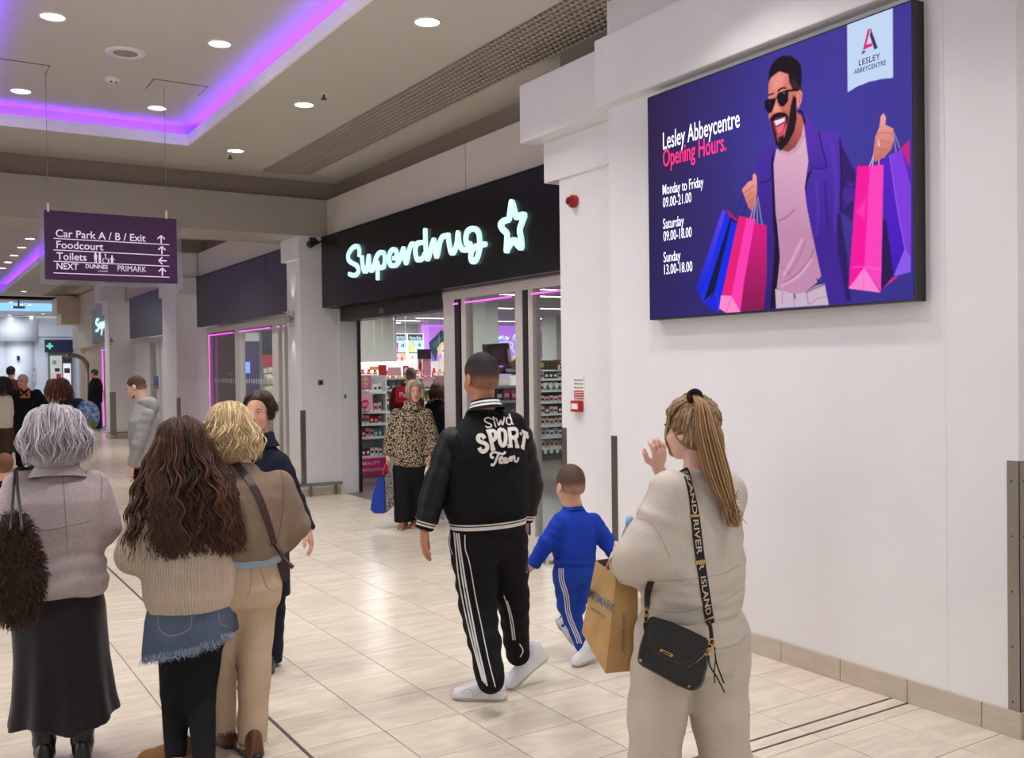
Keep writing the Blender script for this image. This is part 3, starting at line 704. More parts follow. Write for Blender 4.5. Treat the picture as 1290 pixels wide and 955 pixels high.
P_.fill(Z6([(545, 560), (600, 570), (596, 700), (520, 740), (505, 640)]), (78, 42, 160), soft=4, op=.8)
for ln, wd, cl, op in (([(495, 250), (505, 500), (500, 770)], 2.2, (34, 18, 70), .8), ([(440, 300), (470, 560), (460, 900)], 5, (98, 60, 190), .5), ([(330, 560), (340, 760), (330, 930)], 4, (96, 58, 188), .5), ([(390, 560), (400, 760), (420, 930)], 3, (48, 26, 120), .6), ([(520, 560), (560, 600), (600, 590)], 2, (40, 20, 90), .7), ([(515, 690), (550, 720), (590, 700)], 2, (40, 20, 90), .6)): P_.line(Z6(ln), wd, cl, op, 1.5)
P_.fill(Z8([(690, 0), (730, 0), (745, 130), (785, 380), (822, 800), (780, 800), (740, 560), (700, 330)]), (38, 22, 84), soft=3, op=.75)
P_.fill(Z6([(205, 55), (240, 68), (300, 140), (345, 198), (395, 445), (385, 462), (290, 455), (268, 330), (240, 150)]), (92, 54, 182), to=(76, 40, 160), p=Z6([(250, 100), (380, 450)]))
P_.line(Z6([(345, 200), (370, 320), (397, 455), (290, 458)]), 1.4, (34, 18, 80), .9)
P_.fill(Z6([(290, 470), (300, 470), (262, 560), (250, 660), (246, 590), (262, 510)]), (30, 18, 60), soft=1.5)
P_.line(Z6([(205, 60), (225, 66), (245, 140)]), 3.5, (34, 20, 62), .9)
P_.fill(Z4([(275, 760), (200, 840), (135, 920), (130, 955)])+Z5([(388, 60), (405, 130), (398, 200), (418, 330), (455, 400), (458, 560), (462, 700), (440, 908), (515, 900), (520, 700), (510, 400), (497, 150), (500, 10)]), (74, 44, 160), to=(46, 28, 118), p=Z5([(440, 0), (480, 900)]))
P_.line(Z5([(425, 145), (480, 120), (500, 20)]), 1.3, (34, 18, 84), .9)
P_.fill(Z8([(122, 0), (150, 0), (165, 400), (150, 640), (160, 860), (75, 880), (100, 560), (118, 300)]), (26, 14, 40), soft=2)
P_.fill(Z6([(10, 400), (30, 330), (22, 430), (40, 780), (38, 955), (22, 900), (15, 600)]), (30, 16, 60), soft=2)
# jumper and trousers
P_.fill(Z6([(238, 135), (272, 410), (246, 600), (256, 700), (300, 955)])+Z8([(430, 0), (490, 300), (548, 570), (500, 640), (410, 710), (310, 737), (200, 708), (135, 690), (165, 400), (140, 100)])+Z6([(40, 780), (25, 430), (45, 325), (130, 345), (180, 310)]), (226, 178, 204), to=(196, 140, 176), p=Z6([(150, 300), (60, 900)]))
P_.fill(Z6([(60, 320), (130, 345), (190, 310), (240, 200), (250, 240), (190, 340), (130, 372), (60, 350)]), (206, 158, 186), soft=1.2)
for ln, wd, op in (([(480, 330), (420, 450), (300, 570), (190, 640)], 1.6, .7), ([(400, 260), (330, 420), (240, 560)], 1.8, .4), ([(150, 60), (220, 30), (300, -40)], 2.5, .5), ([(180, 480), (260, 560)], 2, .3)): P_.line(Z8(ln), wd, (150, 92, 130), op, 1.5)
for ln in ([(455, 420), (340, 570), (180, 660)], [(370, 230), (280, 420), (200, 560)]): P_.line(Z8(ln), 3, (240, 200, 220), .5, 2)
P_.fill(Z8([(120, 690), (200, 708), (310, 737), (410, 710), (500, 660), (580, 640), (617, 838), (130, 872)]), (205, 180, 200))
for ln, wd, op in (([(410, 720), (500, 680), (580, 650)], 2.5, .7), ([(190, 720), (185, 830)], 1.0, .5), ([(290, 745), (300, 860)], 1.0, .5), ([(410, 725), (430, 830)], 1.4, .6), ([(440, 830), (520, 780), (600, 760)], .9, .5), ([(300, 745), (305, 775)], 2.5, .9)): P_.line(Z8(ln), wd, (130, 96, 120), op)
P_.line(Z8([(512, 600), (516, 615)]), 2.0, (60, 30, 50), .9)
# neck, head
P_.fill(Z6([(128, 345), (60, 325), (150, 230), (185, 60), (225, 90), (240, 150), (222, 235), (180, 312)]), (150, 72, 74), to=(196, 104, 92), p=Z6([(120, 300), (225, 160)]))
P_.fill(Z4([(228, 330), (245, 285), (310, 236), (378, 258), (415, 350), (445, 380), (442, 520), (432, 600), (382, 725), (312, 832), (276, 765), (250, 660), (226, 575), (236, 520), (225, 430)]), (226, 134, 120), to=(196, 98, 88), p=Z4([(240, 420), (430, 560)]))
P_.fill(Z4([(255, 300), (310, 250), (350, 270), (330, 350), (260, 380)]), (244, 160, 142), soft=5, op=.7)
P_.fill(Z4([(285, 470), (310, 510), (330, 530), (300, 555), (262, 545), (270, 500)]), (244, 156, 138), soft=3, op=.8)
P_.fill(Z4([(228, 310), (232, 240), (250, 190), (285, 148), (330, 120), (390, 121), (440, 150), (470, 188), (478, 260), (470, 385), (412, 375), (384, 320), (378, 258), (310, 236), (262, 262)]), (26, 16, 26), soft=1.4)
P_.fill(Z4([(385, 290), (420, 300), (470, 360), (465, 385), (412, 370)]), (90, 44, 50), soft=4, op=.6)
P_.fill(Z4([(440, 400), (462, 374), (482, 400), (476, 465), (452, 522), (436, 500)]), (232, 142, 130)); P_.line(Z4([(455, 400), (468, 420), (455, 470)]), 1, (170, 80, 80), .7)
P_.fill(Z4([(395, 500), (415, 420), (436, 440), (438, 600), (420, 690), (372, 780), (318, 836), (282, 785), (255, 672), (238, 600), (258, 568), (300, 548), (350, 552), (378, 600), (368, 680)]), (34, 18, 30), soft=1.8)
P_.fill(Z4([(300, 590), (352, 578), (366, 640), (350, 730), (300, 770), (282, 700)]), (206, 112, 104), soft=1.5)
P_.fill(Z4([(258, 610), (300, 588), (356, 578), (362, 630), (335, 705), (290, 722), (268, 660)]), (170, 42, 66))
P_.fill(Z4([(270, 612), (352, 584), (350, 612), (312, 632), (284, 648)]), (226, 232, 250)); P_.fill(Z4([(284, 660), (348, 626), (335, 694), (298, 712)]), (232, 104, 130))
P_.fill(Z4([(300, 735), (345, 715), (335, 765), (308, 790)]), (40, 20, 32), soft=2.5)
P_.line(Z4([(245, 600), (285, 560), (345, 556), (372, 582)]), 2.4, (32, 16, 28))
for a_ in ([(228, 418), (262, 404)], [(300, 386), (325, 366), (356, 362)]): P_.line(Z4(a_), 2, (32, 16, 24))
P_.fill(Z4([(196, 470), (214, 450), (282, 438), (278, 470), (252, 545), (224, 554), (204, 520)]), (22, 14, 26)); P_.fill(Z4([(288, 432), (300, 402), (372, 374), (378, 400), (374, 462), (342, 502), (316, 502), (298, 470)]), (22, 14, 26))
P_.fill(Z4([(366, 376), (446, 370), (460, 384), (370, 392)]), (22, 14, 26)); P_.line(Z4([(278, 440), (292, 436)]), 1.4, (22, 14, 26))
P_.line(Z4([(335, 395), (350, 405)]), 1.6, (110, 130, 190), .7); P_.line(Z4([(228, 470), (240, 480)]), 1.4, (60, 60, 110), .7)
P_.line(Z4([(330, 515), (360, 560)]), .9, (140, 60, 60), .7)
# left bags
P_.fill(Z5([(210, 298), (250, 335), (290, 380), (235, 350)]), (190, 24, 90))
P_.fill(Z5([(192, 303), (212, 322), (75, 862), (33, 780)]), (92, 66, 240), to=(20, 40, 215), p=Z5([(200, 320), (60, 800)]))
P_.fill(Z5([(212, 322), (240, 355), (80, 862), (60, 830)]), (20, 44, 235)); P_.fill(Z5([(240, 352), (282, 385), (150, 820), (78, 862)]), (18, 20, 62))
P_.fill(Z5([(246, 372), (284, 392), (205, 800), (172, 905), (140, 815)]), (16, 42, 238)); P_.fill(Z5([(75, 862), (150, 810), (172, 905), (165, 928)]), (30, 34, 225)); P_.line(Z5([(78, 862), (150, 812), (168, 925)]), .9, (80, 90, 245), .7)
P_.fill(Z5([(290, 343), (392, 365), (300, 922), (170, 902), (192, 800)]), (236, 28, 120)); P_.fill(Z5([(336, 358), (392, 365), (318, 745), (298, 922), (245, 825)]), (255, 60, 180))
P_.fill(Z5([(384, 388), (458, 400), (458, 700), (440, 908), (300, 920), (325, 740)]), (222, 22, 132), to=(140, 22, 84), p=Z5([(420, 420), (400, 900)]))
P_.fill(Z5([(182, 822), (245, 825), (300, 922), (215, 928), (172, 902)]), (255, 140, 205)); P_.line(Z5([(245, 828), (215, 926)]), .8, (240, 70, 150), .7)
for ln, cl in (([(360, 358), (385, 262)], (200, 160, 190)), ([(378, 360), (394, 240)], (190, 160, 190)), ([(402, 390), (398, 255)], (150, 140, 170)), ([(430, 396), (404, 228)], (150, 140, 170)), ([(258, 345), (310, 232)], (30, 40, 170)), ([(316, 342), (334, 272)], (30, 34, 130))): P_.line(Z5(ln), 1.3, cl)
SK = (238, 160, 150)
P_.fill(Z5([(308, 185), (345, 140), (372, 130), (373, 98), (386, 87), (398, 108), (400, 200), (388, 262), (366, 312), (348, 296), (322, 222)]), SK, to=(200, 108, 100), p=Z5([(330, 150), (380, 300)]))
for ln in ([(325, 205), (360, 180), (380, 160)], [(335, 235), (370, 205)], [(345, 265), (378, 238)]): P_.line(Z5(ln), 1.1, (176, 90, 88), .8)
# right bags and hand
P_.fill(Z7([(200, 560), (215, 560), (252, 835), (190, 905)]), (42, 22, 80)); P_.fill(Z7([(188, 905), (245, 838), (272, 836), (205, 888)]), (214, 30, 150))
P_.fill(Z7([(76, 302), (136, 300), (112, 790), (34, 892)]), (250, 18, 160)); P_.fill(Z7([(136, 300), (203, 294), (190, 908), (110, 792)]), (255, 64, 190)); P_.fill(Z7([(34, 892), (110, 790), (188, 912)]), (255, 130, 212))
P_.line(Z7([(110, 792), (105, 900)]), .9, (235, 70, 170), .6); P_.line(Z7([(50, 790), (112, 788), (190, 800)]), 1.2, (255, 130, 215), .6); P_.line(Z7([(76, 301), (203, 294)]), 1.2, (130, 14, 90), .9)
P_.fill(Z7([(70, 520), (110, 470), (125, 420), (110, 560)]), (255, 80, 190), soft=4, op=.6)
for ln in ([(136, 300), (160, 240)], [(180, 295), (180, 255)], [(150, 300), (156, 240)]): P_.line(Z7(ln), 1.3, (225, 190, 215))
P_.fill(Z7([(153, 240), (163, 160), (182, 115), (190, 60), (203, 48), (214, 68), (212, 104), (250, 122), (254, 170), (240, 222), (205, 262), (160, 282)]), (244, 170, 158), to=(206, 116, 106), p=Z7([(190, 60), (230, 250)]))
for ln in ([(168, 152), (210, 140), (250, 150)], [(162, 185), (200, 182), (235, 190)], [(158, 218), (190, 222), (220, 226)]): P_.line(Z7(ln), 1.1, (186, 98, 92), .8)
P_.line(Z7([(178, 180), (182, 205)]), 1.6, (220, 220, 235))
# badge
P_.fill(Z9([(125, 215), (548, 55), (552, 720), (450, 730), (330, 757), (220, 800), (130, 855)]), (196, 218, 246))
P_.fill(Z9([(318, 272), (342, 265), (302, 415), (355, 400), (360, 427), (272, 462)]), (232, 28, 110), .6); P_.fill(Z9([(345, 264), (410, 445), (378, 458), (337, 330)]), (60, 36, 96), .6); P_.fill(Z9([(270, 470), (297, 464), (288, 490), (259, 501)]), (88, 60, 180), .6)
m_screen = mat('led_screen_face', (10, 10, 12), .45, attr=False)
def attr_emit(name, strength):
    m = bpy.data.materials.new(name); m.use_nodes = True; nt = m.node_tree; b = nt.nodes['Principled BSDF']
    a = nt.nodes.new('ShaderNodeVertexColor'); a.layer_name = 'Col'; nt.links.new(a.outputs[0], b.inputs['Emission Color'])
    b.inputs['Base Color'].default_value = (.0, .0, .0, 1); b.inputs['Specular IOR Level'].default_value = .12; b.inputs['Emission Strength'].default_value = strength; b.inputs['Roughness'].default_value = .5; return m
m_screen = attr_emit('led_screen_face', .96)
idx = np.arange(NU*NV).reshape(NV, NU); Fq = np.stack([idx[:-1, :-1], idx[:-1, 1:], idx[1:, 1:], idx[1:, :-1]], -1).reshape(-1, 4)
mesh('picture_panel', PP, Fq, m_screen, scr, False, P_.linear())
m_w = mat('screen_white', (235, 240, 255), .5, emit=.9, ecol=(222, 230, 252)); m_pk = mat('screen_pink', (245, 40, 110), .5, emit=.9, ecol=(240, 40, 108)); m_ink = mat('screen_ink', (50, 34, 90), .5, emit=.6, ecol=(56, 40, 100))
def scrtext(s, a, b, cap, m, bold=.01, **k):
    A = atx(*a, XS); B = atx(*b, XS)
    text('screen_text', s, (XS-.0015, A[1], A[2]), (0, -1, (B[2]-A[2])/(A[1]-B[1])), (0, 0, 1), cap/.73, m, scr, width=A[1]-B[1], bold=bold, **k)
Za = lambda x, y: (815+x/7.96, 130+y/7.96); Zb = lambda x, y: (815+x/6.37, 210+y/6.37); Zc = lambda x, y: (1050+x/7.345, y/7.345)
scrtext('Lesley Abbeycentre', Za(163, 466), Za(932, 237), .115, m_w, .006)
scrtext('Opening Hours.', Za(163, 640), Za(796, 472), .115, m_pk, .007)
for s, a, b in (('Monday to Friday', (128, 226), (455, 160)), ('09.00-21.00', (130, 328), (358, 284)), ('Saturday', (131, 500), (298, 470)), ('09.00-18.00', (134, 598), (360, 562)), ('Sunday', (135, 768), (271, 748)), ('13.00-18.00', (140, 866), (366, 838))):
    scrtext(s, Zb(*a), Zb(*b), .068 if s[0] in 'MS' else .066, m_w, .004)
scrtext('LESLEY', Zc(236, 610), Zc(434, 545), .031, m_ink, .02, spacing=1.15); scrtext('ABBEYCENTRE', Zc(192, 688), Zc(486, 598), .024, m_ink, .02, spacing=1.1)
# =================================================================== SHOPFRONTS AND SHOP INTERIOR
XG = 5.10
m_alu = mat('pale_aluminium_frame', (214, 208, 202), .35, .1)
m_glass = bpy.data.materials.new('shop_glass'); m_glass.use_nodes = True
_n = m_glass.node_tree; _b = _n.nodes['Principled BSDF']; _n.nodes.remove(_b)
_t = _n.nodes.new('ShaderNodeBsdfTransparent'); _g = _n.nodes.new('ShaderNodeBsdfGlossy'); _g.inputs['Roughness'].default_value = .02
_t.inputs[0].default_value = (.93, .96, .95, 1)
_m = _n.nodes.new('ShaderNodeMixShader'); _lw = _n.nodes.new('ShaderNodeLayerWeight'); _lw.inputs[0].default_value = .12; _fr = _n.nodes.new('ShaderNodeMapRange'); _n.links.new(_lw.outputs['Facing'], _fr.inputs[0]); _fr.inputs[3].default_value = .02; _fr.inputs[4].default_value = .45
_n.links.new(_fr.outputs[0], _m.inputs[0]); _n.links.new(_t.outputs[0], _m.inputs[1]); _n.links.new(_g.outputs[0], _m.inputs[2]); _n.links.new(_m.outputs[0], _n.nodes['Material Output'].inputs[0])
m_neon = mat('pink_neon', (255, 120, 240), .4, emit=1.5, ecol=(245, 90, 228))
m_vinyl = mat('grey_shop_floor', (122, 112, 106), .3, mix=(2, (105, 96, 90), .6, (1, .15, 1)))
m_shopwall = mat('shop_wall_grey', (176, 176, 170), .6)
m_shopwhite = mat('shop_column_white', (232, 234, 224), .5)
m_shelf = mat('white_shelf', (232, 230, 228), .4)
m_edge = mat('price_strip', (214, 226, 228), .4)
m_tube = mat('ceiling_tube', (255, 255, 255), .4, emit=5.0)
def window(name, y0, y1, z0, z1, posts, neon=True, sill=.09, x=XG):
    e = struct(MB().box(x-.05, x+.05, y0, y1, z1, z1+.10).build(name, m_alu)); WLOC[e.name] = (0, 0, 0)
    MB().box(x-.06, x+.06, y0, y1, 0, sill).build('sill', m_alu, e, bevel=.004)
    for (a, b_) in posts: MB().box(x-.045, x+.045, a, b_, sill, z1).build('post', m_alu, e, bevel=.003)
    ps = sorted(posts); edges = [y0]+[v for p in ps for v in p]+[y1]
    for a, b_ in zip(edges[0::2], edges[1::2]):
        if b_-a > .12:
            box('pane', x-.006, x+.006, a, b_, sill, z1, m_glass, e)
            if neon: MB().tube([(x-.07, a+.03, z1-.05), (x-.07, b_-.03, z1-.05)], .009, 6).build('neon_tube', m_neon, e)
    return e
W1 = window('window_1', 6.40, 9.40, 0, 2.44, [(9.15, 9.40), (8.90, 9.0), (7.80, 7.93), (7.62, 7.70)])
box('post_shadow_gap', XG-.046, XG-.02, 9.03, 9.14, .1, 2.44, m_dark, W1); box('post_shadow_gap', XG-.046, XG-.02, 7.71, 7.79, .1, 2.44, m_dark, W1)
# entrance: shutter box and dark jamb
dr = struct(MB().box(XG, XG+.25, 9.40, 12.44, 2.36, 2.54).build('door_1', m_dark)); WLOC['door_1'] = (0, 0, 0)
for k in range(4): box('shutter_slat', XG-.01, XG+.01, 9.42, 12.43, 2.37+k*.042, 2.405+k*.042, m_dark, dr)
MB().box(XG-.03, XG, 11.0, 11.12, 2.40, 2.46).build('shutter_lock', mat('lock_plate', (120, 112, 108), .5), dr)
box('door_jamb', 5.33, 5.37, 12.40, 12.45, 0, 2.5, m_dark, dr)
struct(MB().box(5.07, 5.33, 12.435, 12.45, 0, 2.54).build('wall_jamb', m_wall))
W2 = window('window_2', 13.0, 19.1, 0, 2.44, [(18.95, 19.1), (16.95, 17.28), (14.92, 15.22), (14.62, 14.75), (13.0, 13.1)])
MB().tube([(XG-.07, 18.9, 2.38), (XG-.07, 18.9, .12)], .009, 6).build('neon_tube', m_neon, W2)
box('frosted_panel', XG+.03, XG+.04, 17.28, 18.95, .09, 2.44, mat('grey_window_film', (104, 98, 97), .5), W2)
for k in range(26): box('manifestation_dot', XG-.010, XG-.007, 15.35+k*.134, 15.40+k*.134, 1.48, 1.56, mat('frost_white', (205, 203, 205), .6), W2)
W3 = window('window_3', 20.4, 26.3, 0, 2.42, [(23.4, 23.6), (22.9, 23.1), (20.95, 21.05)], neon=False)
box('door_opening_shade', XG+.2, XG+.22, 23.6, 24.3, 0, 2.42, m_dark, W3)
struct(MB().box(5.07, 5.33, 24.4, 26.38, 0, 2.54).build('wall_jamb', m_wall))
e = empty('door_contact', (5.06, 24.9, 1.45), 'tiny dark contact box beside the far shop doorway', 'switch'); MB().box(5.05, 5.07, 24.87, 24.93, 1.41, 1.50).build('case', m_dark, e)
W4 = window('window_4', 27.05, 31.0, 0, 2.42, [(30.9, 31.0)])
MB().tube([(XG-.07, 30.6, 2.38), (XG-.07, 30.6, .12)], .02, 6).build('neon_tube', m_neon, W4)
# door stop / threshold hinge plate at the window foot
P = atz(693, 709); e = empty('door_plate', tuple(P), 'small oval steel floor plate behind the boy', 'floor plate'); MB().cyl((P[0], P[1], 0), (P[0], P[1], .03), .07, 16, .06).build('plate', m_steel, e)
# notices in the far windows
def flat_y(name, px0, py0, px1, py1, Y, m, parent=None, t=.012):
    a = aty(px0, py0, Y); b = aty(px1, py1, Y)
    return box(name, a[0], b[0], Y-t, Y, b[2], a[2], m, parent)
e = empty('window_notice', tuple(atx(133, 500, 5.04)), 'small yellow notice in the farthest pink-lit window', 'notice')
p0 = atx(129.5, 492, 5.04); p1 = atx(134.5, 505, 5.04); box('sheet', 5.03, 5.04, p1[1], p0[1], p1[2], p0[2], mat('yellow_card', (226, 204, 60), .5), e)
box('print_line', 5.028, 5.031, p1[1]+.05, p0[1]-.05, p1[2]+.1, p1[2]+.16, m_dark, e)
e = empty('window_notice', tuple(atx(197, 495, 5.04)), 'small blue and red notice by the far shop doorway', 'notice')
p0 = atx(194, 474, 5.04); p1 = atx(199, 490, 5.04)
box('sheet', 5.03, 5.04, p1[1], p0[1], p1[2], p0[2], mat('blue_notice', (60, 90, 170), .5), e); box('red_band', 5.028, 5.031, p1[1], p0[1], p1[2], p1[2]+.08, m_red, e)
# ---- interior shell
def sbox(nm, *a): o = struct(box(nm, *a)); WLOC[o.name] = (0, 0, 0); return o
sf = sbox('floor_shop', 5.12, 17, 5.4, 23.4, -.05, .001, m_vinyl)
sc_ = sbox('ceiling_shop', 5.3, 17, 6.0, 23.4, 2.9, 2.95, mat('shop_ceiling', (205, 203, 206), .6))
sbox('ceiling_shop_edge', 5.15, 5.9, 5.5, 13.0, 2.56, 2.9, mat('shop_bulkhead', (96, 90, 90), .6))
sbox('wall_shop_back', 5.3, 17, 23.3, 23.45, 0, 2.9, m_shopwall)
sbox('wall_shop_side', 17, 17.1, 5.4, 23.4, 0, 2.9, m_shopwall)
sbox('wall_shop_front', 5.3, 17, 5.35, 5.45, 0, 2.9, m_shopwall)
for k in range(1, 19): box('ceiling_joint', 5.9, 17, 6+k*.92, 6.012+k*.92, 2.897, 2.9, m_shopwall, sc_)
def column(nm, x0, x1, y0, y1): return struct(MB().box(x0, x1, y0, y1, 0, 2.9).build(nm, m_shopwhite))
column('wall_column', 8.54, 9.35, 19.6, 20.3); column('wall_column', 8.7, 8.97, 14.62, 15.1); column('wall_column', 13.14, 13.9, 18.8, 19.4)
ltn = 0
ORD = 'first second third fourth fifth sixth seventh eighth ninth tenth eleventh twelfth thirteenth fourteenth fifteenth sixteenth seventeenth eighteenth nineteenth twentieth twenty-first twenty-second twenty-third twenty-fourth'.split()
LY = [20.3, 21.5, 22.6, 13.3, 16.4, 21.0, 12.2, 13.4, 16.2, 19.6, 16.8, 19.2, 14.8, 10.2]
for (x0, x1, y) in ((10.2, 11.9, 20.3), (9.7, 10.9, 21.5), (9.4, 10.9, 22.6), (7.0, 8.5, 13.3), (9.6, 10.4, 16.4), (12.3, 13.4, 21.0), (7.6, 8.7, 12.2), (9.0, 10.4, 13.4), (10.5, 12.0, 16.2), (13.2, 14.6, 19.6), (7.0, 8.2, 16.8), (7.4, 8.8, 19.2), (11.6, 12.9, 14.8), (6.3, 7.3, 10.2)):
    e = empty('strip_light', (x0, y, 2.9), 'white linear ceiling light in the shop, %s counted in from the entrance' % ORD[sorted(LY).index(y)], 'ceiling light', 'linear lights in the shop ceiling')
    box('housing', x0, x1, y-.06, y+.06, 2.885, 2.9, m_trim, e); box('diffuser', x0+.01, x1-.01, y-.045, y+.045, 2.878, 2.886, m_tube, e); ltn += 1
for (x, y, p_) in ((7.6, 12.8, 55), (10.0, 12.6, 50), (11.2, 17.0, 75), (8.2, 17.2, 55), (12.5, 21.0, 75), (9.8, 21.8, 50), (6.7, 15.5, 40), (6.6, 9.4, 26), (6.9, 20.5, 45)): area('shop_light', (x, y, 2.86), 1.2, p_*.75, (.96, 1, .99), (0, 0, 0), 'RECTANGLE', .5)
# lilac lit wall with lettering and a figure
m_lilac = mat('lilac_lit_wall', (206, 140, 244), .6, emit=.78, ecol=(202, 132, 242))
YB = 23.25
lw = empty('lilac_wall_graphic', (12.1, YB, 0), 'large lilac back-lit wall graphic with white script, a star and big letters', 'wall graphic')
a = aty(531, 410, YB); box('light_panel', a[0], 16.9, YB-.02, YB+.04, .9, 2.885, m_lilac, lw)
m_ltr = mat('pale_blue_lettering', (214, 240, 255), .5, emit=.8, ecol=(205, 235, 255))
for s, x_, y_, xe, ye, cap, bo in (('HERE', 622, 444.5, 655.5, 445, .33, .03),):
    A = aty(x_, y_, YB); B = aty(xe, ye, YB); text('big_letters', s, (A[0], YB-.024, A[2]), (1, 0, 0), (0, 0, 1), cap/.73, m_ltr, lw, width=B[0]-A[0], bold=bo)
Zw = zmap(570, 340, 7.96)
lb = MB(); fy = lambda u, v, h: (u, YB-.022-h, v)
for s_ in ([(420, 660), (425, 690), (445, 665)], [(455, 665), (460, 695), (475, 665), (480, 690), (495, 662)], [(505, 670), (510, 695), (530, 690), (535, 668), (545, 690), (560, 680)], [(550, 690), (540, 710)]):
    stroke3d(lb, smoothpath([tuple(aty(x, y, YB)[[0, 2]]) for x, y in Zw(s_)], 4), .04, fy, .01)
stp = [tuple(aty(x, y, YB)[[0, 2]]) for x, y in Zw([(618, 655), (624, 676), (640, 678), (628, 690), (634, 710), (618, 700), (604, 708), (608, 690), (598, 678), (612, 676), (618, 655)])]
stroke3d(lb, stp, .035, fy, .01); lb.build('small_script_and_star', m_ltr, lw)
def printpanel(name, x0, y0, x1, y1, Y, base, ops, parent, n=60, mt=None, strength=None):
    """flat print on a plane facing the mall end: pixels give its size, ops paint it"""
    a = aty(x0, y0, Y); b = aty(x1, y1, Y); w_ = b[0]-a[0]; h_ = a[2]-b[2]; m_ = max(6, int(n*h_/w_))
    U_, V_ = np.meshgrid(np.linspace(a[0], b[0], n), np.linspace(b[2], a[2], m_))
    Pp = np.stack([U_.ravel(), np.full(U_.size, Y), V_.ravel()], 1); d_ = Pp-EYE; z_ = d_@FW
    P = Paint(645+FPX*(d_@RT)/z_, 477.5-FPX*(d_@UP)/z_, base); ops(P)
    ix = np.arange(n*m_).reshape(m_, n); F_ = np.stack([ix[:-1, :-1], ix[:-1, 1:], ix[1:, 1:], ix[1:, :-1]], -1).reshape(-1, 4)
    return mesh(name, Pp, F_, mt or m_print, parent, False, P.linear())
m_print = mat('printed_graphic', (255, 255, 255), .5, attr=True)
m_printlit = mat('lit_printed_graphic', (255, 255, 255), .5, attr=True, emit=.55)
Zp = zmap(445, 380, 10.61)
def ops(P):
    P.fill(Zp([(1010, 545), (1100, 460), (1175, 378), (1235, 420), (1235, 540), (1180, 560), (1130, 650), (1110, 800), (1060, 720), (1025, 640)]), (44, 66, 84))
    P.fill(Zp([(1060, 560), (1150, 480), (1200, 470), (1140, 570), (1080, 640)]), (66, 92, 110), soft=2)
    P.fill(Zp([(1120, 620), (1170, 550), (1240, 520), (1245, 860), (1150, 850), (1150, 780), (1190, 740), (1180, 680), (1140, 720)]), (222, 208, 150)); P.fill(Zp([(1180, 600), (1245, 560), (1245, 760), (1190, 740), (1175, 670)]), (240, 232, 226))
    P.fill(Zp([(1040, 690), (1110, 800), (1130, 870), (1050, 870)]), (120, 104, 170)); P.line(Zp([(1190, 655), (1210, 662)]), 1.2, (40, 40, 50)); P.line(Zp([(1205, 725), (1220, 728)]), 1, (190, 90, 100))
printpanel('figure_print', 540, 412, 564, 466, YB-.03, (196, 128, 238), ops, lw, 50, m_printlit)
def ops(P):
    P.fill([(672, 440), (678, 424), (684, 415), (684, 470), (674, 470)], (150, 120, 110)); P.line([(676, 470), (674, 450), (680, 425)], 2, (110, 84, 80))
printpanel('figure_print', 670, 412, 684, 452, YB-.03, (196, 128, 238), ops, lw, 24, m_printlit)
# twin light boxes
def lightbox(x0, x1, lb, ops, head):
    a = aty(x0, 421, 22.9); b = aty(x1, 458, 22.9)
    e = empty('poster_lightbox', (a[0], 22.9, b[2]), lb, 'light box')
    box('frame', a[0]-.05, b[0]+.05, 22.92, 23.0, b[2]-.1, a[2]+.02, mat('lit_frame', (250, 250, 250), .5, emit=.8), e)
    box('cabinet', a[0]-.05, b[0]+.05, 22.92, 23.28, 0, b[2]-.1, m_shelf, e)
    printpanel('poster_print', x0, 421, x1, 455, 22.9, (196, 240, 244), ops, e, 50, m_printlit)
    A = aty(x0+2, 427.5, 22.89); B = aty(x1-2, 427.5, 22.89); text('header_lettering', head, (A[0], 22.885, A[2]), (1, 0, 0), (0, 0, 1), .12, m_ltr, e, width=B[0]-A[0], bold=.02)
def ops(P):
    P.fill(Zp([(490, 430), (715, 430), (715, 515), (490, 515)]), (58, 74, 88)); P.fill(Zp([(515, 600), (560, 580), (605, 600), (600, 680), (515, 680)]), (240, 110, 210)); P.fill(Zp([(548, 560), (575, 540), (600, 560), (590, 610), (560, 610)]), (60, 40, 44), 1.2); P.fill(Zp([(562, 560), (585, 560), (582, 595), (566, 595)]), (226, 178, 160))
    P.fill(Zp([(640, 580), (655, 570), (658, 608), (640, 608)]), (200, 80, 100)); P.fill(Zp([(664, 560), (680, 560), (680, 608), (664, 608)]), (60, 80, 150)); P.fill(Zp([(512, 680), (710, 680), (710, 692), (512, 692)]), (50, 54, 70)); P.fill(Zp([(512, 692), (712, 692), (712, 790), (512, 790)]), (250, 190, 196)); P.fill(Zp([(580, 770), (590, 740), (600, 770)]), (200, 50, 60)); P.fill(Zp([(640, 700), (690, 700), (690, 780), (640, 780)]), (250, 180, 110), 3); P.line(Zp([(648, 750), (648, 785)]), 1.5, (50, 40, 40))
lightbox(492.5, 512, 'left of the two lit perfume posters inside the shop, dark header', ops, 'VALENTINO')
def ops(P):
    P.fill(Zp([(725, 430), (930, 430), (930, 515), (725, 515)]), (58, 74, 88)); P.fill(Zp([(740, 600), (790, 560), (830, 600), (825, 680), (745, 680)]), (236, 222, 160)); P.fill(Zp([(775, 530), (805, 530), (808, 570), (778, 572)]), (232, 190, 150)); P.fill(Zp([(735, 570), (760, 590), (750, 680), (735, 680)]), (230, 190, 110), 2)
    P.fill(Zp([(865, 570), (905, 560), (900, 590), (885, 610)]), (60, 70, 80)); P.fill(Zp([(732, 680), (925, 680), (925, 692), (732, 692)]), (50, 54, 70)); P.fill(Zp([(735, 692), (925, 692), (925, 790), (735, 790)]), (236, 238, 240)); P.fill(Zp([(775, 760), (790, 710), (808, 760)]), (240, 130, 110))
lightbox(514, 533, 'right of the two lit perfume posters inside the shop, pale blue picture', ops, 'Hugo Boss')
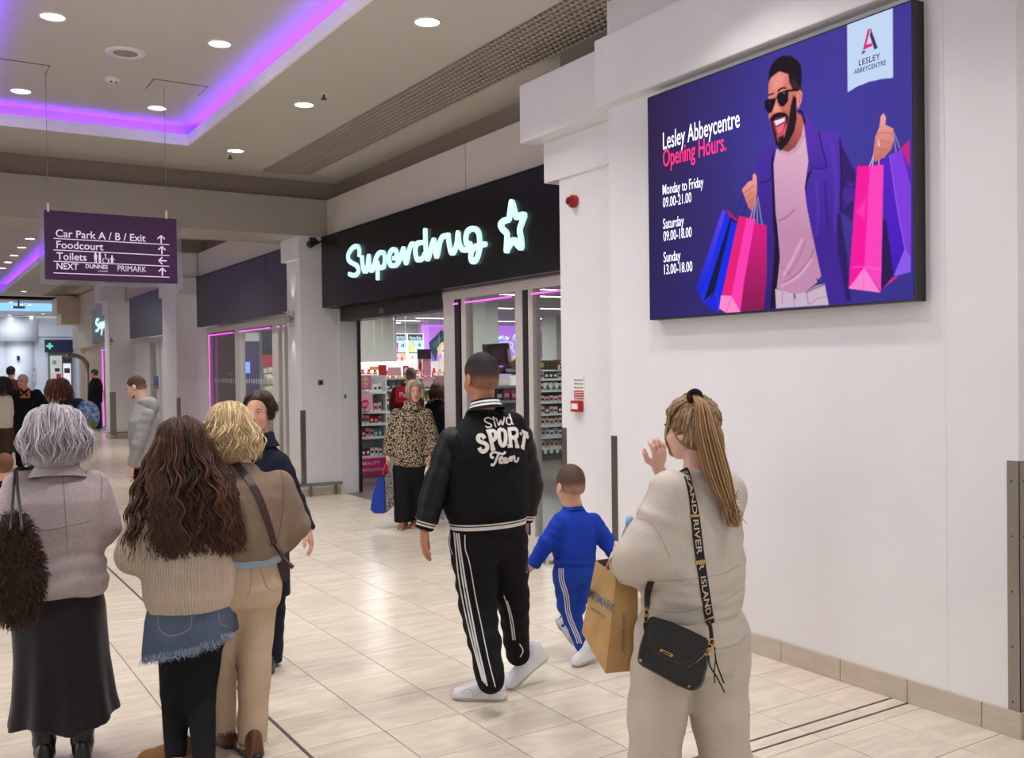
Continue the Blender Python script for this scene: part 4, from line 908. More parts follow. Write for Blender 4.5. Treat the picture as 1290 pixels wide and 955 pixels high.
# ---- shelving and goods
PCOL = [('pink_pack', (226, 92, 130)), ('cream_pack', (236, 214, 190)), ('rose_pack', (238, 172, 176)), ('white_pack', (236, 234, 232)), ('red_pack', (196, 34, 58)), ('amber_pack', (206, 148, 44)), ('teal_pack', (84, 170, 176)), ('dark_pack', (58, 44, 50)), ('green_pack', (70, 120, 84)), ('plum_pack', (112, 40, 78))]
PM = {n: mat(n, c, .4) for n, c in PCOL}; m_lab = mat('pack_label', (244, 240, 236), .5); m_labd = mat('pack_label_dark', (60, 40, 48), .5)
def pack_mesh(kind, m, lab):
    b = MB()
    if kind == 'box': b.box(-.5, .5, -.35, .35, 0, 1); b.box(-.36, .36, -.37, -.34, .3, .62)
    elif kind == 'bottle':
        pr = [(0, .42), (.02, .46), (.62, .46), (.74, .2), (.8, .2), (.8, .26), (1, .26)]; b.tube([(0, 0, z) for z, _ in pr], [r for _, r in pr], 8); b.box(-.3, .3, -.47, -.42, .2, .5)
    else: b.box(-.5, .5, -.2, .2, 0, .8); b.box(-.3, .3, -.1, .1, .8, 1); b.box(-.36, .36, -.22, -.19, .2, .6)
    me = meshdata('pack', b.V, b.F); me.materials.append(m); me.materials.append(lab)
    n = len(b.F); k = 6
    for p in list(me.polygons)[n-6:]: p.material_index = 1
    return me
PACK = {}
npack = 0
SHELF = {}
def packs(x0, x1, y, z, h, cols, kind, grp, label, w=.09, gap=.012, rng=RNG, name='cosmetic_box', rot=0.):
    global npack
    x = x0; i = 0; k_ = SHELF[label] = SHELF.get(label, 0)+1; sh = 'lowest' if k_ == 1 else ORD[k_-1]
    while x+w <= x1+.001 and npack < 290:
        c = cols[int(rng.random()*len(cols))] if len(cols) > 1 else cols[0]
        key = (kind, c)
        if key not in PACK: PACK[key] = pack_mesh(kind, PM[c], m_labd if c in ('cream_pack', 'rose_pack', 'white_pack') else m_lab)
        o = bpy.data.objects.new(name, PACK[key]); COL.objects.link(o); hh = h*(.85+.25*rng.random())
        o.location = (x+w/2, y, z); o.scale = (w*.92, w*.8, hh); i += 1; tag(o, '%s %s, %s from the left, %s shelf, %s' % (c.split('_')[0], 'bottle' if kind == 'bottle' else 'box', ORD[i-1], sh, label), 'bottle' if kind == 'bottle' else 'box', grp); x += w+gap; npack += 1
def gondola(x0, x1, y, zs, depth, label, top, frame=m_shelf, edge=m_edge, backm=None):
    e = empty('shelving_unit', (x0, y, 0), label, 'shelving')
    box('side_panel', x0-.02, x0, y, y+depth, 0, top, frame, e); box('side_panel', x1, x1+.02, y, y+depth, 0, top, frame, e)
    box('back_panel', x0, x1, y+depth-.02, y+depth, 0, top, backm or frame, e)
    box('plinth', x0, x1, y, y+depth, 0, .1, frame, e)
    for z in zs:
        s_ = box('shelf', x0, x1, y, y+depth-.02, z-.02, z, frame, e); box('price_strip', x0, x1, y-.012, y, z-.03, z+.012, edge, s_)
    return e
# unit seen just inside the entrance
zs = [.33, .63, .84, 1.03, 1.34]
g1 = gondola(6.02, 6.50, 14.05, zs, .45, 'white display unit just inside the entrance with pink panel at its foot', 1.6)
box('foot_panel', 6.0, 6.50, 14.0, 14.04, .03, .30, mat('hot_pink_panel', (214, 52, 128), .45), g1)
for s, z, c, wd in (('REVOLUTION', .10, .045, .36), ('BEAUTY', .20, .05, .30)): text('panel_lettering', s, (6.06, 13.995, z), (1, 0, 0), (0, 0, 1), c/.73*1.0, m_lab, g1, width=wd, bold=.01)
G = 'packs on the entrance display'
for z, cs in zip(zs, (['white_pack', 'plum_pack', 'rose_pack'], ['red_pack', 'rose_pack', 'teal_pack'], ['rose_pack', 'red_pack', 'white_pack'], ['rose_pack', 'cream_pack'], ['white_pack'])):
    packs(6.04, 6.49, 14.14, z, .13, cs, 'box', G, 'display inside the entrance', .06)
zp = zmap(445, 455, 7.96)
e = empty('face_poster', tuple(aty(455, 478, 13.98)), 'pink poster of a face at the entrance display', 'poster')
def ops(P):
    P.fill(zp([(95, 180), (120, 160), (150, 175), (155, 215), (140, 260), (110, 268), (98, 230)]), (224, 170, 140), 1); P.fill(zp([(62, 160), (85, 160), (75, 185)]), (210, 40, 60)); P.fill(zp([(90, 190), (95, 160), (120, 150), (150, 165), (128, 168), (104, 190)]), (210, 180, 120)); P.line(zp([(110, 240), (130, 243)]), .8, (190, 70, 80)); P.line(zp([(105, 205), (112, 205)]), .8, (70, 40, 40)); P.line(zp([(130, 205), (140, 205)]), .8, (70, 40, 40))
printpanel('poster_print', 453, 473, 468.5, 490.5, 13.97, (206, 110, 150), ops, e, 30); a = aty(453, 490.5, 13.98); b = aty(468.5, 473, 13.98); box('card_back', a[0], b[0], 13.975, 14.04, a[2], b[2], m_paper, e)
def ops(P): P.fill(zp([(78, 430), (100, 395), (140, 390), (155, 420), (135, 468), (95, 475)]), (200, 24, 90), smooth=True); P.line(zp([(95, 430), (140, 420)]), 1.2, (245, 220, 230)); P.line(zp([(98, 448), (138, 440)]), 1.2, (245, 220, 230))
e = empty('offer_card', tuple(aty(455, 500, 13.98)), 'pale pink card with a magenta oval below the face poster', 'sign')
printpanel('card_print', 453, 495, 469, 516, 13.97, (232, 168, 186), ops, e, 30); a = aty(453, 516, 13.98); b = aty(469, 495, 13.98); box('card_back', a[0], b[0], 13.975, 14.04, a[2], b[2], m_paper, e)
# narrow rack behind it
g2 = gondola(6.42, 6.86, 15.2, [.45, .75, 1.05, 1.3, 1.5], .4, 'narrow white rack with pink shelf edges behind the entrance display', 1.62, edge=PM['rose_pack'])
packs(6.45, 6.85, 15.28, 1.05, .12, ['dark_pack', 'white_pack'], 'bottle', 'bottles on the narrow rack', 'narrow white rack', .07)
# long wall shelving behind the leopard-jacket woman
zs = [.25, .52, .79, 1.04, 1.29, 1.52]
g3 = gondola(7.30, 9.85, 17.2, zs, .45, 'long white wall shelving full of coloured packs behind the people in the shop', 1.85)
G = 'packs on the long shelving'; cs_ = (['teal_pack', 'white_pack'], ['green_pack', 'teal_pack'], ['amber_pack', 'cream_pack'], ['teal_pack', 'green_pack'], ['red_pack', 'amber_pack', 'red_pack'])
for z, cs in zip(zs[1:], cs_): packs(7.34, 9.84, 17.30, z, .17, cs, 'bottle', G, 'long shelving', .115, .014, name='shelf_bottle')
def sign3(x0, y0, x1, y1, Y, col, lb, words=None, oval=None, nm='offer_card'):
    a = aty(x0, y0, Y); b = aty(x1, y1, Y); e = empty(nm, (a[0], Y, b[2]), lb, 'sign'); MB().cyl(((a[0]+b[0])/2, Y+.008, a[2]), ((a[0]+b[0])/2, Y+.008, 2.9), .003, 4).build('hanging_wire', m_trim, e); box('card', a[0], b[0], Y, Y+.015, b[2], a[2], mat('card_%02x%02x%02x' % col, col, .5), e)
    if oval:
        V = [(a[0]+(b[0]-a[0])*(.5+.36*math.cos(t)), Y-.003, b[2]+(a[2]-b[2])*(.5+.34*math.sin(t))) for t in np.linspace(0, 6.283, 17)[:-1]]
        mesh('oval', V, [list(range(16))], mat('oval_%02x%02x%02x' % oval, oval, .5), e)
    if words:
        w_ = (b[0]-a[0]); text('lettering', words, (a[0]+w_*.15, Y-.006, b[2]+(a[2]-b[2])*.4), (1, 0, 0), (0, 0, 1), (a[2]-b[2])*.3, m_lab, e, width=w_*.7, bold=.02)
for args in ((466, 462, 478, 466, 17.0, (222, 200, 60), 'yellow and blue topper card above the entrance display'), (477, 460, 487, 476, 16.9, (190, 36, 66), 'deep red card leaning on top of the long shelving'),
             (489, 463, 505, 473, 17.0, (238, 178, 190), 'pale pink card on the long shelving beside the shopper in maroon'), (508, 461, 515, 473, 17.0, (224, 60, 110), 'pink card with oval behind the head of the shopper in maroon', None, (250, 235, 240)),
             (526.5, 452, 532, 470, 15.6, (236, 205, 212), 'card with dark pink oval hanging beside the black picture card', None, (180, 26, 76)), (533, 452, 543, 473, 15.6, (226, 150, 170), 'pink striped card hanging below the black picture card')): sign3(*args)
sign3(526, 440, 543, 452, 15.5, (40, 32, 38), 'black picture card hanging over the shop floor')
sign3(533, 475, 546, 487, 15.8, (232, 176, 190), 'pink card above the brown-haired customer'); sign3(548, 474, 560, 486, 15.8, (196, 150, 160), 'dull pink card above the glass counter')
# counter with dark promotional panel
ct = empty('shop_counter', (8.1, 13.3, 0), 'glass-topped counter with dark purple printed front beside the leopard-jacket woman', 'counter')
a = aty(537, 501, 13.3); b = aty(560, 600, 13.3)
box('body', a[0], b[0]+.3, 13.3, 13.8, .05, a[2]-.1, m_shelf, ct); box('glass_top', a[0]-.02, b[0]+.32, 13.27, 13.83, a[2]-.02, a[2], m_glass, ct)
box('front_print', a[0]+.01, b[0]+.25, 13.285, 13.3, a[2]-.32, a[2]-.05, mat('dark_violet_print', (52, 34, 84), .4), ct); box('front_card', a[0]+.01, b[0]+.25, 13.285, 13.3, a[2]-.72, a[2]-.36, mat('white_violet_print', (226, 214, 232), .4), ct)
box('print_stripe', a[0]+.12, b[0]+.1, 13.28, 13.286, a[2]-.22, a[2]-.19, PM['pink_pack'], ct)
for k in range(4): box('teal_block', a[0]+.07+.06*k, a[0]+.11+.06*k, 13.28, 13.286, a[2]-.62, a[2]-.5, PM['teal_pack'], ct)
# make-up display seen through the right-hand panes
zs = [.22, .42, .63, .84, 1.06, 1.27, 1.48]
g4 = gondola(9.42, 10.5, 14.55, zs, .35, 'tall make-up display with rows of small pink boxes seen through the right window pane', 1.62, frame=mat('charcoal_shelf', (64, 54, 58), .5), edge=m_edge, backm=PM['plum_pack'])
G = 'boxes on the make-up display'
for k, z in enumerate(zs): packs(9.45, 10.48, 14.62, z, .15 if k != 4 else .11, [['cream_pack', 'rose_pack'], ['rose_pack', 'white_pack'], ['cream_pack'], ['rose_pack', 'dark_pack', 'cream_pack'], ['rose_pack', 'cream_pack'], ['cream_pack'], ['dark_pack', 'rose_pack']][k], 'box', G, 'make-up display', .085, .012)
m_wob = mat('wobbler_disc', (214, 224, 224), .4)
for z in (1.36, .17):
    for k in range(8):
        x = 9.48+k*.13; V = [(x+.04*math.cos(t), 14.5, z+.055*math.sin(t)) for t in np.linspace(0, 6.283, 15)[:-1]]+[(x+.04*math.cos(t), 14.512, z+.055*math.sin(t)) for t in np.linspace(0, 6.283, 15)[:-1]]
        F_ = [list(range(14)), list(range(14, 28))[::-1]]+[[i, (i+1) % 14, 14+(i+1) % 14, 14+i] for i in range(14)]
        tag(mesh('shelf_wobbler', V, F_, m_wob), ORD[k]+' round white price disc from the left on the '+('upper' if z > 1 else 'lowest')+' row of the make-up display', 'price tag', 'price discs on the make-up display, '+('upper' if z > 1 else 'lowest')+' row')
def giftbox(nm, px, py, w_, h_, d_, rot, m, label, X=9.9, Y=14.7, stripe=None):
    a = aty(px, py, Y); e = empty(nm, tuple(a), label, 'box')
    c, s_ = math.cos(rot), math.sin(rot)
    def tf(b): b.V = [(a[0]+x*c-z*s_, a[1]+y, a[2]+x*s_+z*c) for x, y, z in b.V]; return b
    tf(MB().box(0, w_, -d_, 0, 0, h_)).build('carton', m, e)
    tf(MB().box(w_*.2, w_*.8, -d_-.006, -d_, h_*.25, h_*.75)).build('print', stripe or m_lab, e)
ml = mat('olive_carton', (70, 72, 34), .45); mk = mat('black_carton', (34, 30, 34), .4)
giftbox('gift_set', 667, 466, .22, .17, .2, 0, ml, 'black and gold gift box on top of the make-up display, leftmost', stripe=PM['amber_pack'])
giftbox('gift_set', 681, 466, .25, .17, .2, 0, ml, 'olive gift box in the middle of the make-up display top', stripe=PM['dark_pack'])
giftbox('gift_set', 696, 460, .26, .10, .18, 0, PM['red_pack'], 'red gift box at the end of the make-up display top')
giftbox('gift_set', 695, 466, .26, .08, .2, 0, PM['cream_pack'], 'cream gift box under the red one on the make-up display', stripe=mk)
# gift boxes in the left pane
g5 = gondola(7.28, 7.90, 12.2, [.3, .6, .9, 1.2, 1.42], .4, 'display of pink packs behind the head of the man in the varsity jacket', 1.58, frame=m_shelf)
for z in (.9, 1.2): packs(7.31, 7.88, 12.26, z, .18, ['rose_pack', 'pink_pack', 'teal_pack', 'dark_pack'], 'box', 'packs behind the varsity jacket', 'unit behind the varsity jacket', .12)
giftbox('gift_carton', 609, 462, .34, .33, .15, .06, mk, 'large dark floral gift carton above the head of the man in the varsity jacket', Y=12.3, stripe=PM['plum_pack'])
giftbox('gift_carton', 634, 463, .06, .36, .15, .12, PM['red_pack'], 'narrow red carton standing right of the dark floral carton', Y=12.3)
giftbox('gift_carton', 642, 466, .36, .13, .15, .62, mat('tan_carton', (160, 150, 120), .5), 'tilted tan carton near the window post', Y=12.25, stripe=mk)
giftbox('gift_carton', 626, 471, .30, .10, .16, 0, mk, 'low black carton under the tilted tan one', Y=12.3)
# ---- behind window 2
YV = 22.0
w2 = empty('display_wall', (6.6, YV, 0), 'purple and black printed display wall seen through the pink-lit window', 'display')
flat_y('purple_panel', 307, 430, 327, 500, YV, mat('purple_panel', (82, 40, 104), .5), w2); flat_y('black_print', 330, 417, 348, 448, YV-.1, mk, w2); flat_y('red_shelf_panel', 331, 447, 349, 462, YV-.2, PM['red_pack'], w2)
flat_y('white_panel', 307, 419, 327, 430, YV, m_shelf, w2); flat_y('screen', 309, 456, 315, 470, YV-.05, mat('blue_screen', (120, 160, 255), .4, emit=.9), w2)
for k, (x0, y0) in enumerate(((332, 464), (338, 463), (343, 466), (333, 472), (340, 473), (346, 471))): flat_y('pale_pack', x0, y0, x0+5, y0+6, YV-.3, m_shelf if k % 2 else PM['cream_pack'], w2)
e = empty('sketch_lightbox', tuple(aty(357, 430, 21.)), 'pale blue light box with a black brush drawing beside the steel wall light', 'light box')
def ops(P): P.line([(358, 431), (361, 430), (361, 435), (358, 437), (362, 443), (358, 443)], 1.0, (20, 30, 40)); P.line([(361, 434), (364, 437), (364, 440)], 1.2, (20, 30, 40))
printpanel('poster_print', 356.5, 429, 365.5, 445.5, 21., (196, 236, 246), ops, e, 30, m_printlit); a = aty(357, 445.5, 21.02); b = aty(365, 429, 21.02); box('stand', a[0], b[0], 21.01, 21.06, 0, b[2], m_shelf, e)
g6 = gondola(7.55, 8.3, 20.4, [.3, .6, .9, 1.2, 1.5], .4, 'white racks of packs seen past the right edge of the pink-lit window', 1.8)
for z in (.6, .9, 1.2, 1.5): packs(7.58, 8.28, 20.5, z, .15, ['dark_pack', 'rose_pack', 'cream_pack', 'red_pack'], 'box', 'packs behind the pink-lit window', 'rack behind the pink-lit window', .13)
e = empty('mannequin', tuple(aty(339, 560, 21.2)), 'pale blurred mannequin in a beige top behind the pink-lit window', 'mannequin')
a = aty(339, 477, 21.2); mt_ = mat('mannequin_skin', (206, 180, 150), .5)
MB().tube([(a[0], 21.2, a[2]-.14), (a[0], 21.2, a[2]-.1), (a[0], 21.2, a[2]), (a[0], 21.2, a[2]+.1)], [.05, .09, .11, .04], 12).build('head', mt_, e, True)
MB().tube([(a[0], 21.2, a[2]-.16), (a[0], 21.2, a[2]-.26), (a[0], 21.2, a[2]-.6), (a[0], 21.2, a[2]-1.0), (a[0], 21.2, 0.02)], [.06, .22, .2, .17, .2], 12).build('dress', mat('mannequin_top', (176, 160, 130), .7), e, True)
# ---- far court: curved wall, pharmacy, ring ceiling
m_fwall = mat('far_wall_white', (214, 218, 224), .6); m_navy = mat('navy_fascia', (26, 30, 62), .4)
YF = 48.
fw = sbox('wall_court', -6, 14, YF, YF+.3, 0, 4.2, m_fwall)
a = aty(2, 430, YF); b = aty(40, 408, YF); MB().cyl((a[0]+.55, YF+.2, a[2]), (a[0]+.55, YF+.2, 4.2), .95, 24).build('round_cornice', m_fwall, fw, smooth=True)
a = aty(12, 430, YF); b = aty(36, 408, YF); MB().cyl(((a[0]+b[0])/2, YF+.2, 0), ((a[0]+b[0])/2, YF+.2, a[2]), .62, 24).build('round_column', m_fwall, fw, smooth=True)
box('cornice_band', 5.2, 8, YF-.12, YF, 3.35, 3.95, m_fwall, fw)
e = empty('wall_light', tuple(aty(23, 451, YF-.5)), 'small wall light throwing a pale cone up and down on the far round column', 'wall light')
p_ = aty(23, 451, YF-.48); MB().cyl((p_[0], p_[1], p_[2]-.09), (p_[0], p_[1], p_[2]+.09), .06, 10).build('body', m_dark, e); MB().box(p_[0]-.02, p_[0]+.02, p_[1], p_[1]+.1, p_[2]-.03, p_[2]+.03).build('bracket', m_dark, e)
for sg, rx in ((1, math.pi), (-1, 0)):
    l = bpy.data.lights.new('spot', 'SPOT'); l.energy = 5; l.spot_size = math.radians(60); l.spot_blend = .7; l.color = (.6, .95, 1); l.shadow_soft_size = .02
    o = bpy.data.objects.new('wall_light_beam', l); o.location = (p_[0], p_[1]-.05, p_[2]+sg*.14); o.rotation_euler = (rx, 0, 0); COL.objects.link(o)
ph = empty('pharmacy_fascia', tuple(aty(56, 444, YF-.2)), 'navy shop fascia with a small green cross at the far end', 'fascia')
flat_y('panel', 56, 428, 92, 444, YF-.25, m_navy, ph, .1)
mg_ = mat('green_cross', (90, 200, 150), .4, emit=.5)
p_ = aty(62.5, 436, YF-.36); MB().box(p_[0]-.14, p_[0]+.14, p_[1]-.01, p_[1]+.01, p_[2]-.045, p_[2]+.045).build('cross_bar', mg_, ph); MB().box(p_[0]-.045, p_[0]+.045, p_[1]-.012, p_[1]+.008, p_[2]-.14, p_[2]+.14).build('cross_upright', mg_, ph)
pw = empty('pharmacy_shopfront', tuple(aty(60, 540, YF-.15)), 'grey-framed shopfront with notices under the navy fascia', 'shopfront')
flat_y('frame', 60, 444, 92, 518, YF-.1, mat('grey_frame', (112, 112, 118), .5), pw, .06); flat_y('lit_interior', 63, 448, 79, 516, YF-.17, mat('warm_interior', (214, 206, 188), .5, emit=.15), pw, .01)
flat_y('lit_interior', 79.5, 458, 90, 516, YF-.17, mat('white_interior', (230, 232, 236), .5, emit=.5), pw, .01)
for (x0, y0, x1, y1, c) in ((66, 454, 71, 459, 'teal_pack'), (69, 464, 75, 468, 'dark_pack'), (65, 462, 70, 470, 'white_pack'), (71, 471, 77, 478, 'red_pack'), (79, 450, 90, 457, 'dark_pack'), (81, 464, 88, 470, 'dark_pack')): flat_y('notice', x0, y0, x1, y1, YF-.185, PM[c], pw, .005)
e = empty('face_advert', tuple(aty(28, 490, YF-.1)), 'large advert of a dark-haired face on the far wall', 'poster')
zq = zmap(0, 340, 6.82)
def ops(P):
    P.fill(zq([(240, 930), (235, 880), (262, 845), (295, 850), (303, 890), (300, 955), (245, 955)]), (222, 190, 184), 1.2); P.fill(zq([(228, 900), (250, 850), (285, 840), (300, 862), (262, 870), (242, 920)]), (42, 34, 44), 1.2); P.line(zq([(252, 905), (268, 908)]), 1, (50, 30, 30)); P.line(zq([(280, 908), (292, 906)]), 1, (50, 30, 30))
printpanel('poster_print', 28.5, 463, 44.5, 482, YF-.1, (196, 190, 206), ops, e, 36)
# court ceiling ring
cc = MB(); n = 40; cx, cy, r0 = 3.9, 41.6, 3.4
V = []; F_ = []
ang = [2*math.pi*k/n for k in range(n)]
def sq(t):
    c, s_ = math.cos(t), math.sin(t); k = min(10/abs(c) if abs(c) > 1e-6 else 1e9, 6.0/abs(s_) if abs(s_) > 1e-6 else 1e9); return (cx+c*k, cy+s_*k)
for t in ang: V += [(cx+r0*math.cos(t), cy+r0*.8*math.sin(t), 4.25), (*sq(t), 4.25), (cx+r0*math.cos(t), cy+r0*.8*math.sin(t), 4.62)]
for k in range(n):
    j = (k+1) % n; F_ += [(3*k, 3*k+1, 3*j+1, 3*j), (3*k, 3*j, 3*j+2, 3*k+2)]
o = struct(mesh('ceiling_court', V, F_, mat('court_ceiling', (200, 196, 214), .7))); WLOC[o.name] = (0, 0, 0)
mesh('glowing_cove', V=[v for t in ang for v in ((cx+(r0-.02)*math.cos(t), cy+(r0-.02)*.8*math.sin(t), 4.27), (cx+(r0-.02)*math.cos(t), cy+(r0-.02)*.8*math.sin(t), 4.61))], Fc=[(2*k, 2*k+1, (2*k+3) % (2*n), (2*k+2) % (2*n)) for k in range(n)], m=mat('blue_glow', (140, 190, 255), .5, emit=.85, ecol=(146, 190, 250)), parent=o)
mesh('glowing_dome', [(cx+r0*math.cos(t), cy+r0*.8*math.sin(t), 4.60) for t in ang], [list(range(n))], mat('blue_glow', (140, 190, 255), .5, emit=.85, ecol=(128, 196, 255)), o)
for (px, py, nm) in ((14, 380.5, 'nearest'), (26.5, 383.5, 'second'), (37.5, 384, 'third'), (12, 397, 'fourth'), (54, 395.5, 'fifth'), (30.5, 402, 'farthest')):
    p_ = atz(px, py, 4.25); downlight(p_[0], min(p_[1], 47.5), 4.25, nm+' of the small round downlights round the blue ceiling ring', 5, 'court downlights', False)
e = empty('ceiling_camera', tuple(atz(24, 388, 4.2)), 'small grey projector-like fitting hanging below the blue ceiling ring', 'fitting')
p_ = aty(24, 387, 37); MB().box(p_[0]-.2, p_[0]+.18, 36.9, 37.3, p_[2]-.04, p_[2]+.03).build('body', m_steel, e); MB().cyl((p_[0], 37.1, p_[2]), (p_[0], 37.1, 4.25), .03, 8).build('stem', m_steel, e)
for y, pw_ in ((40, 130), (45.5, 150)): area('court_light', (3.5, y, 4.2), 3, pw_, (.86, .92, 1), (0, 0, 0), 'RECTANGLE', 2)
struct(box('ceiling_court_band', -1.9, 5.1, 36.5, 36.6, 4.2, 4.3, m_recess))
# rounded corner column with stepped capitals, arched rail
m_beige = mat('beige_plaster', (222, 208, 180), .6)
rc_ = struct(MB().tube([(5.92, 34.6, 0), (5.92, 34.6, 4.0)], [.95, .95], 40).build('wall_round_corner', m_beige, smooth=False)); WLOC[rc_.name] = (0, 0, 0)
for a_, nm in (((71.5, 375, 94, 395), 'upper_capital'), ((77, 395, 95, 408), 'lower_capital')):
    p0 = aty(a_[0], a_[1], 34.); p1 = aty(a_[2], a_[3], 34.); box(nm, p0[0], p1[0]+.6, 34., 35.2, p1[2], min(p0[2], 4.2), m_beige, rc_)
sbox('wall_far_band', 4.92, 5.35, 31.0, 35.6, 2.5, 4.2, m_beige); sbox('wall_far_return', 5.07, 5.3, 31.0, 34.0, 0, 2.5, m_beige)
e = empty('arched_rail', tuple(aty(112, 540, 33.2)), 'arched steel tube rail behind the standing man in jeans', 'rail')
pts = [aty(x, y, 33.4) for x, y in ((84, 449), (90, 448), (97, 448.5), (105, 453), (110, 461), (112.5, 472), (112.5, 500), (112, 538))]
MB().tube(smoothpath(pts, 5), .07, 10).build('tube', m_steel, e, smooth=True)
# =================================================================== FIGURE TOOLKIT (signed distance fields -> one continuous mesh)
def smin(a, b, k):
    h = np.clip(.5+.5*(b-a)/k, 0, 1); return b*(1-h)+a*h-k*h*(1-h)
def smax(a, b, k): return -smin(-a, -b, k)
def norm(v): v = np.asarray(v, float); return v/(np.linalg.norm(v)+1e-12)
def cap(P, a, b, ra, rb):
    a = np.asarray(a, float); ab = np.asarray(b, float)-a; t = np.clip((P-a)@ab/(ab@ab+1e-12), 0, 1)
    return np.linalg.norm(P-a-t[:, None]*ab, axis=1)-(ra+(rb-ra)*t)
_wr = np.random.RandomState(3); _WD = _wr.normal(size=(24, 3)); _WP = _wr.uniform(0, 6.28, 24)
def wob(P, f, seed=0, n=4):
    """cheap smooth noise in -1..1"""
    o = np.zeros(len(P))
    for i in range(n):
        j = (seed*5+i) % 24; o += np.sin(P@_WD[j]*f*(1+.55*i)+_WP[j]+1.3*np.sin(P@_WD[(j+7) % 24]*f*.7))/(1+.4*i)
    return o/2.2
def chain(P, pts, rs, wr=None, seed=0, flat=None):
    """tapered limb through pts; wr=(amplitude, folds per metre) wrinkles across the limb"""
    d = np.full(len(P), 1e9); L = 0.
    for (a, b, ra, rb) in zip(pts[:-1], pts[1:], rs[:-1], rs[1:]):
        a = np.asarray(a, float); b = np.asarray(b, float); ab = b-a; l = np.linalg.norm(ab); t = np.clip((P-a)@ab/(ab@ab+1e-12), 0, 1)
        v = P-a-t[:, None]*ab
        if flat is not None:
            ax, k = flat; v = v+np.outer(v@ax, ax)*(k-1)
        q = np.linalg.norm(v, axis=1)-(ra+(rb-ra)*t)
        if wr: q = q+wr[0]*np.sin((L+t*l)*6.283*wr[1]+2.2*wob(P, 9, seed, 3))*(.55+.45*wob(P, 6, seed+2, 2))
        d = smin(d, q, .012) if L else q; L += l
    return d
def ell(P, c, r, R=None):
    q = P-np.asarray(c, float)
    if R is not None: q = q@R
    r = np.asarray(r, float); k0 = np.linalg.norm(q/r, axis=1)+1e-9; k1 = np.linalg.norm(q/(r*r), axis=1)+1e-9
    return k0*(k0-1)/k1
def loft(P, o, R, zs, hw, hd, off=None, sx=None, n=2.2):
    """stack of superellipses along R's third column from o"""
    q = (P-o)@R; z = q[:, 2]; a = np.interp(z, zs, hw); b = np.interp(z, zs, hd)
    y = q[:, 1]-(np.interp(z, zs, off) if off is not None else 0); x = q[:, 0]-(np.interp(z, zs, sx) if sx is not None else 0)
    r = (np.abs(x/a)**n+np.abs(y/b)**n)**(1/n); d = (r-1)*np.minimum(a, b)
    return smax(d, np.maximum(zs[0]-z, z-zs[-1]), .02)
def polygonize(fn, lo, hi, h):
    lo = np.asarray(lo, float); hi = np.asarray(hi, float); nc = np.maximum(np.ceil((hi-lo)/(4*h)).astype(int), 2); H = 4*h
    g = [lo[i]+(np.arange(nc[i])+.5)*H for i in range(3)]
    C = np.stack(np.meshgrid(*g, indexing='ij'), -1).reshape(-1, 3).astype(np.float64)
    dc = fn(C).reshape(nc); near = np.abs(dc) < H*1.45
    nf = nc*4; D = np.repeat(np.repeat(np.repeat(np.where(dc > 0, 1., -1.), 4, 0), 4, 1), 4, 2).astype(np.float32)
    nb = np.argwhere(near)
    if len(nb) == 0: return np.zeros((0, 3)), np.zeros((0, 4), int)
    o = np.stack(np.meshgrid(*[np.arange(4)]*3, indexing='ij'), -1).reshape(-1, 3)
    I = (nb[:, None, :]*4+o[None]).reshape(-1, 3); P = lo+(I+.5)*h
    D[I[:, 0], I[:, 1], I[:, 2]] = fn(P)
    D[[0, -1]] = 1; D[:, [0, -1]] = 1; D[:, :, [0, -1]] = 1
    S_ = D < 0; c = np.zeros(tuple(nf-1), np.int8)
    sl = lambda a: tuple(slice(a[i], nf[i]-1+a[i]) for i in range(3))
    cor = [(i, j, k) for i in (0, 1) for j in (0, 1) for k in (0, 1)]
    for a in cor: c += S_[sl(a)]
    act = np.argwhere((c > 0) & (c < 8)); idx = np.full(tuple(nf-1), -1, np.int64); idx[act[:, 0], act[:, 1], act[:, 2]] = np.arange(len(act))
    vs = np.zeros((len(act), 3)); cnt = np.zeros(len(act))
    for a in cor:
        for ax in range(3):
            if a[ax]: continue
            b = list(a); b[ax] = 1
            da = D[act[:, 0]+a[0], act[:, 1]+a[1], act[:, 2]+a[2]]; db = D[act[:, 0]+b[0], act[:, 1]+b[1], act[:, 2]+b[2]]
            m = (da < 0) != (db < 0); t = np.where(m, da/(da-db+1e-12), 0); p = np.array(a, float)[None]+np.zeros((len(act), 3)); p[:, ax] += t
            vs += p*m[:, None]; cnt += m
    V = lo+(act+.5+vs/np.maximum(cnt, 1)[:, None])*h
    F = []
    for ax in range(3):
        b1, b2 = [i for i in range(3) if i != ax]
        s0 = [slice(1, nf[i]-1) for i in range(3)]; s0[ax] = slice(0, nf[ax]-1); s1 = list(s0); s1[ax] = slice(1, nf[ax])
        A = S_[tuple(s0)]; B = S_[tuple(s1)]
        for sg in (True, False):
            e = np.argwhere(A & ~B if sg else ~A & B)
            if not len(e): continue
            for i in range(3):
                if i != ax: e[:, i] += 1
            q = []
            for (u, v) in ((-1, -1), (0, -1), (0, 0), (-1, 0)):
                k = e.copy(); k[:, b1] += u; k[:, b2] += v; q.append(idx[k[:, 0], k[:, 1], k[:, 2]])
            q = np.stack(q, 1); flip = (ax == 1)
            if sg == flip: q = q[:, ::-1]
            F.append(q)
    F = np.concatenate(F) if F else np.zeros((0, 4), int); F = F[(F >= 0).all(1)]
    return V, F
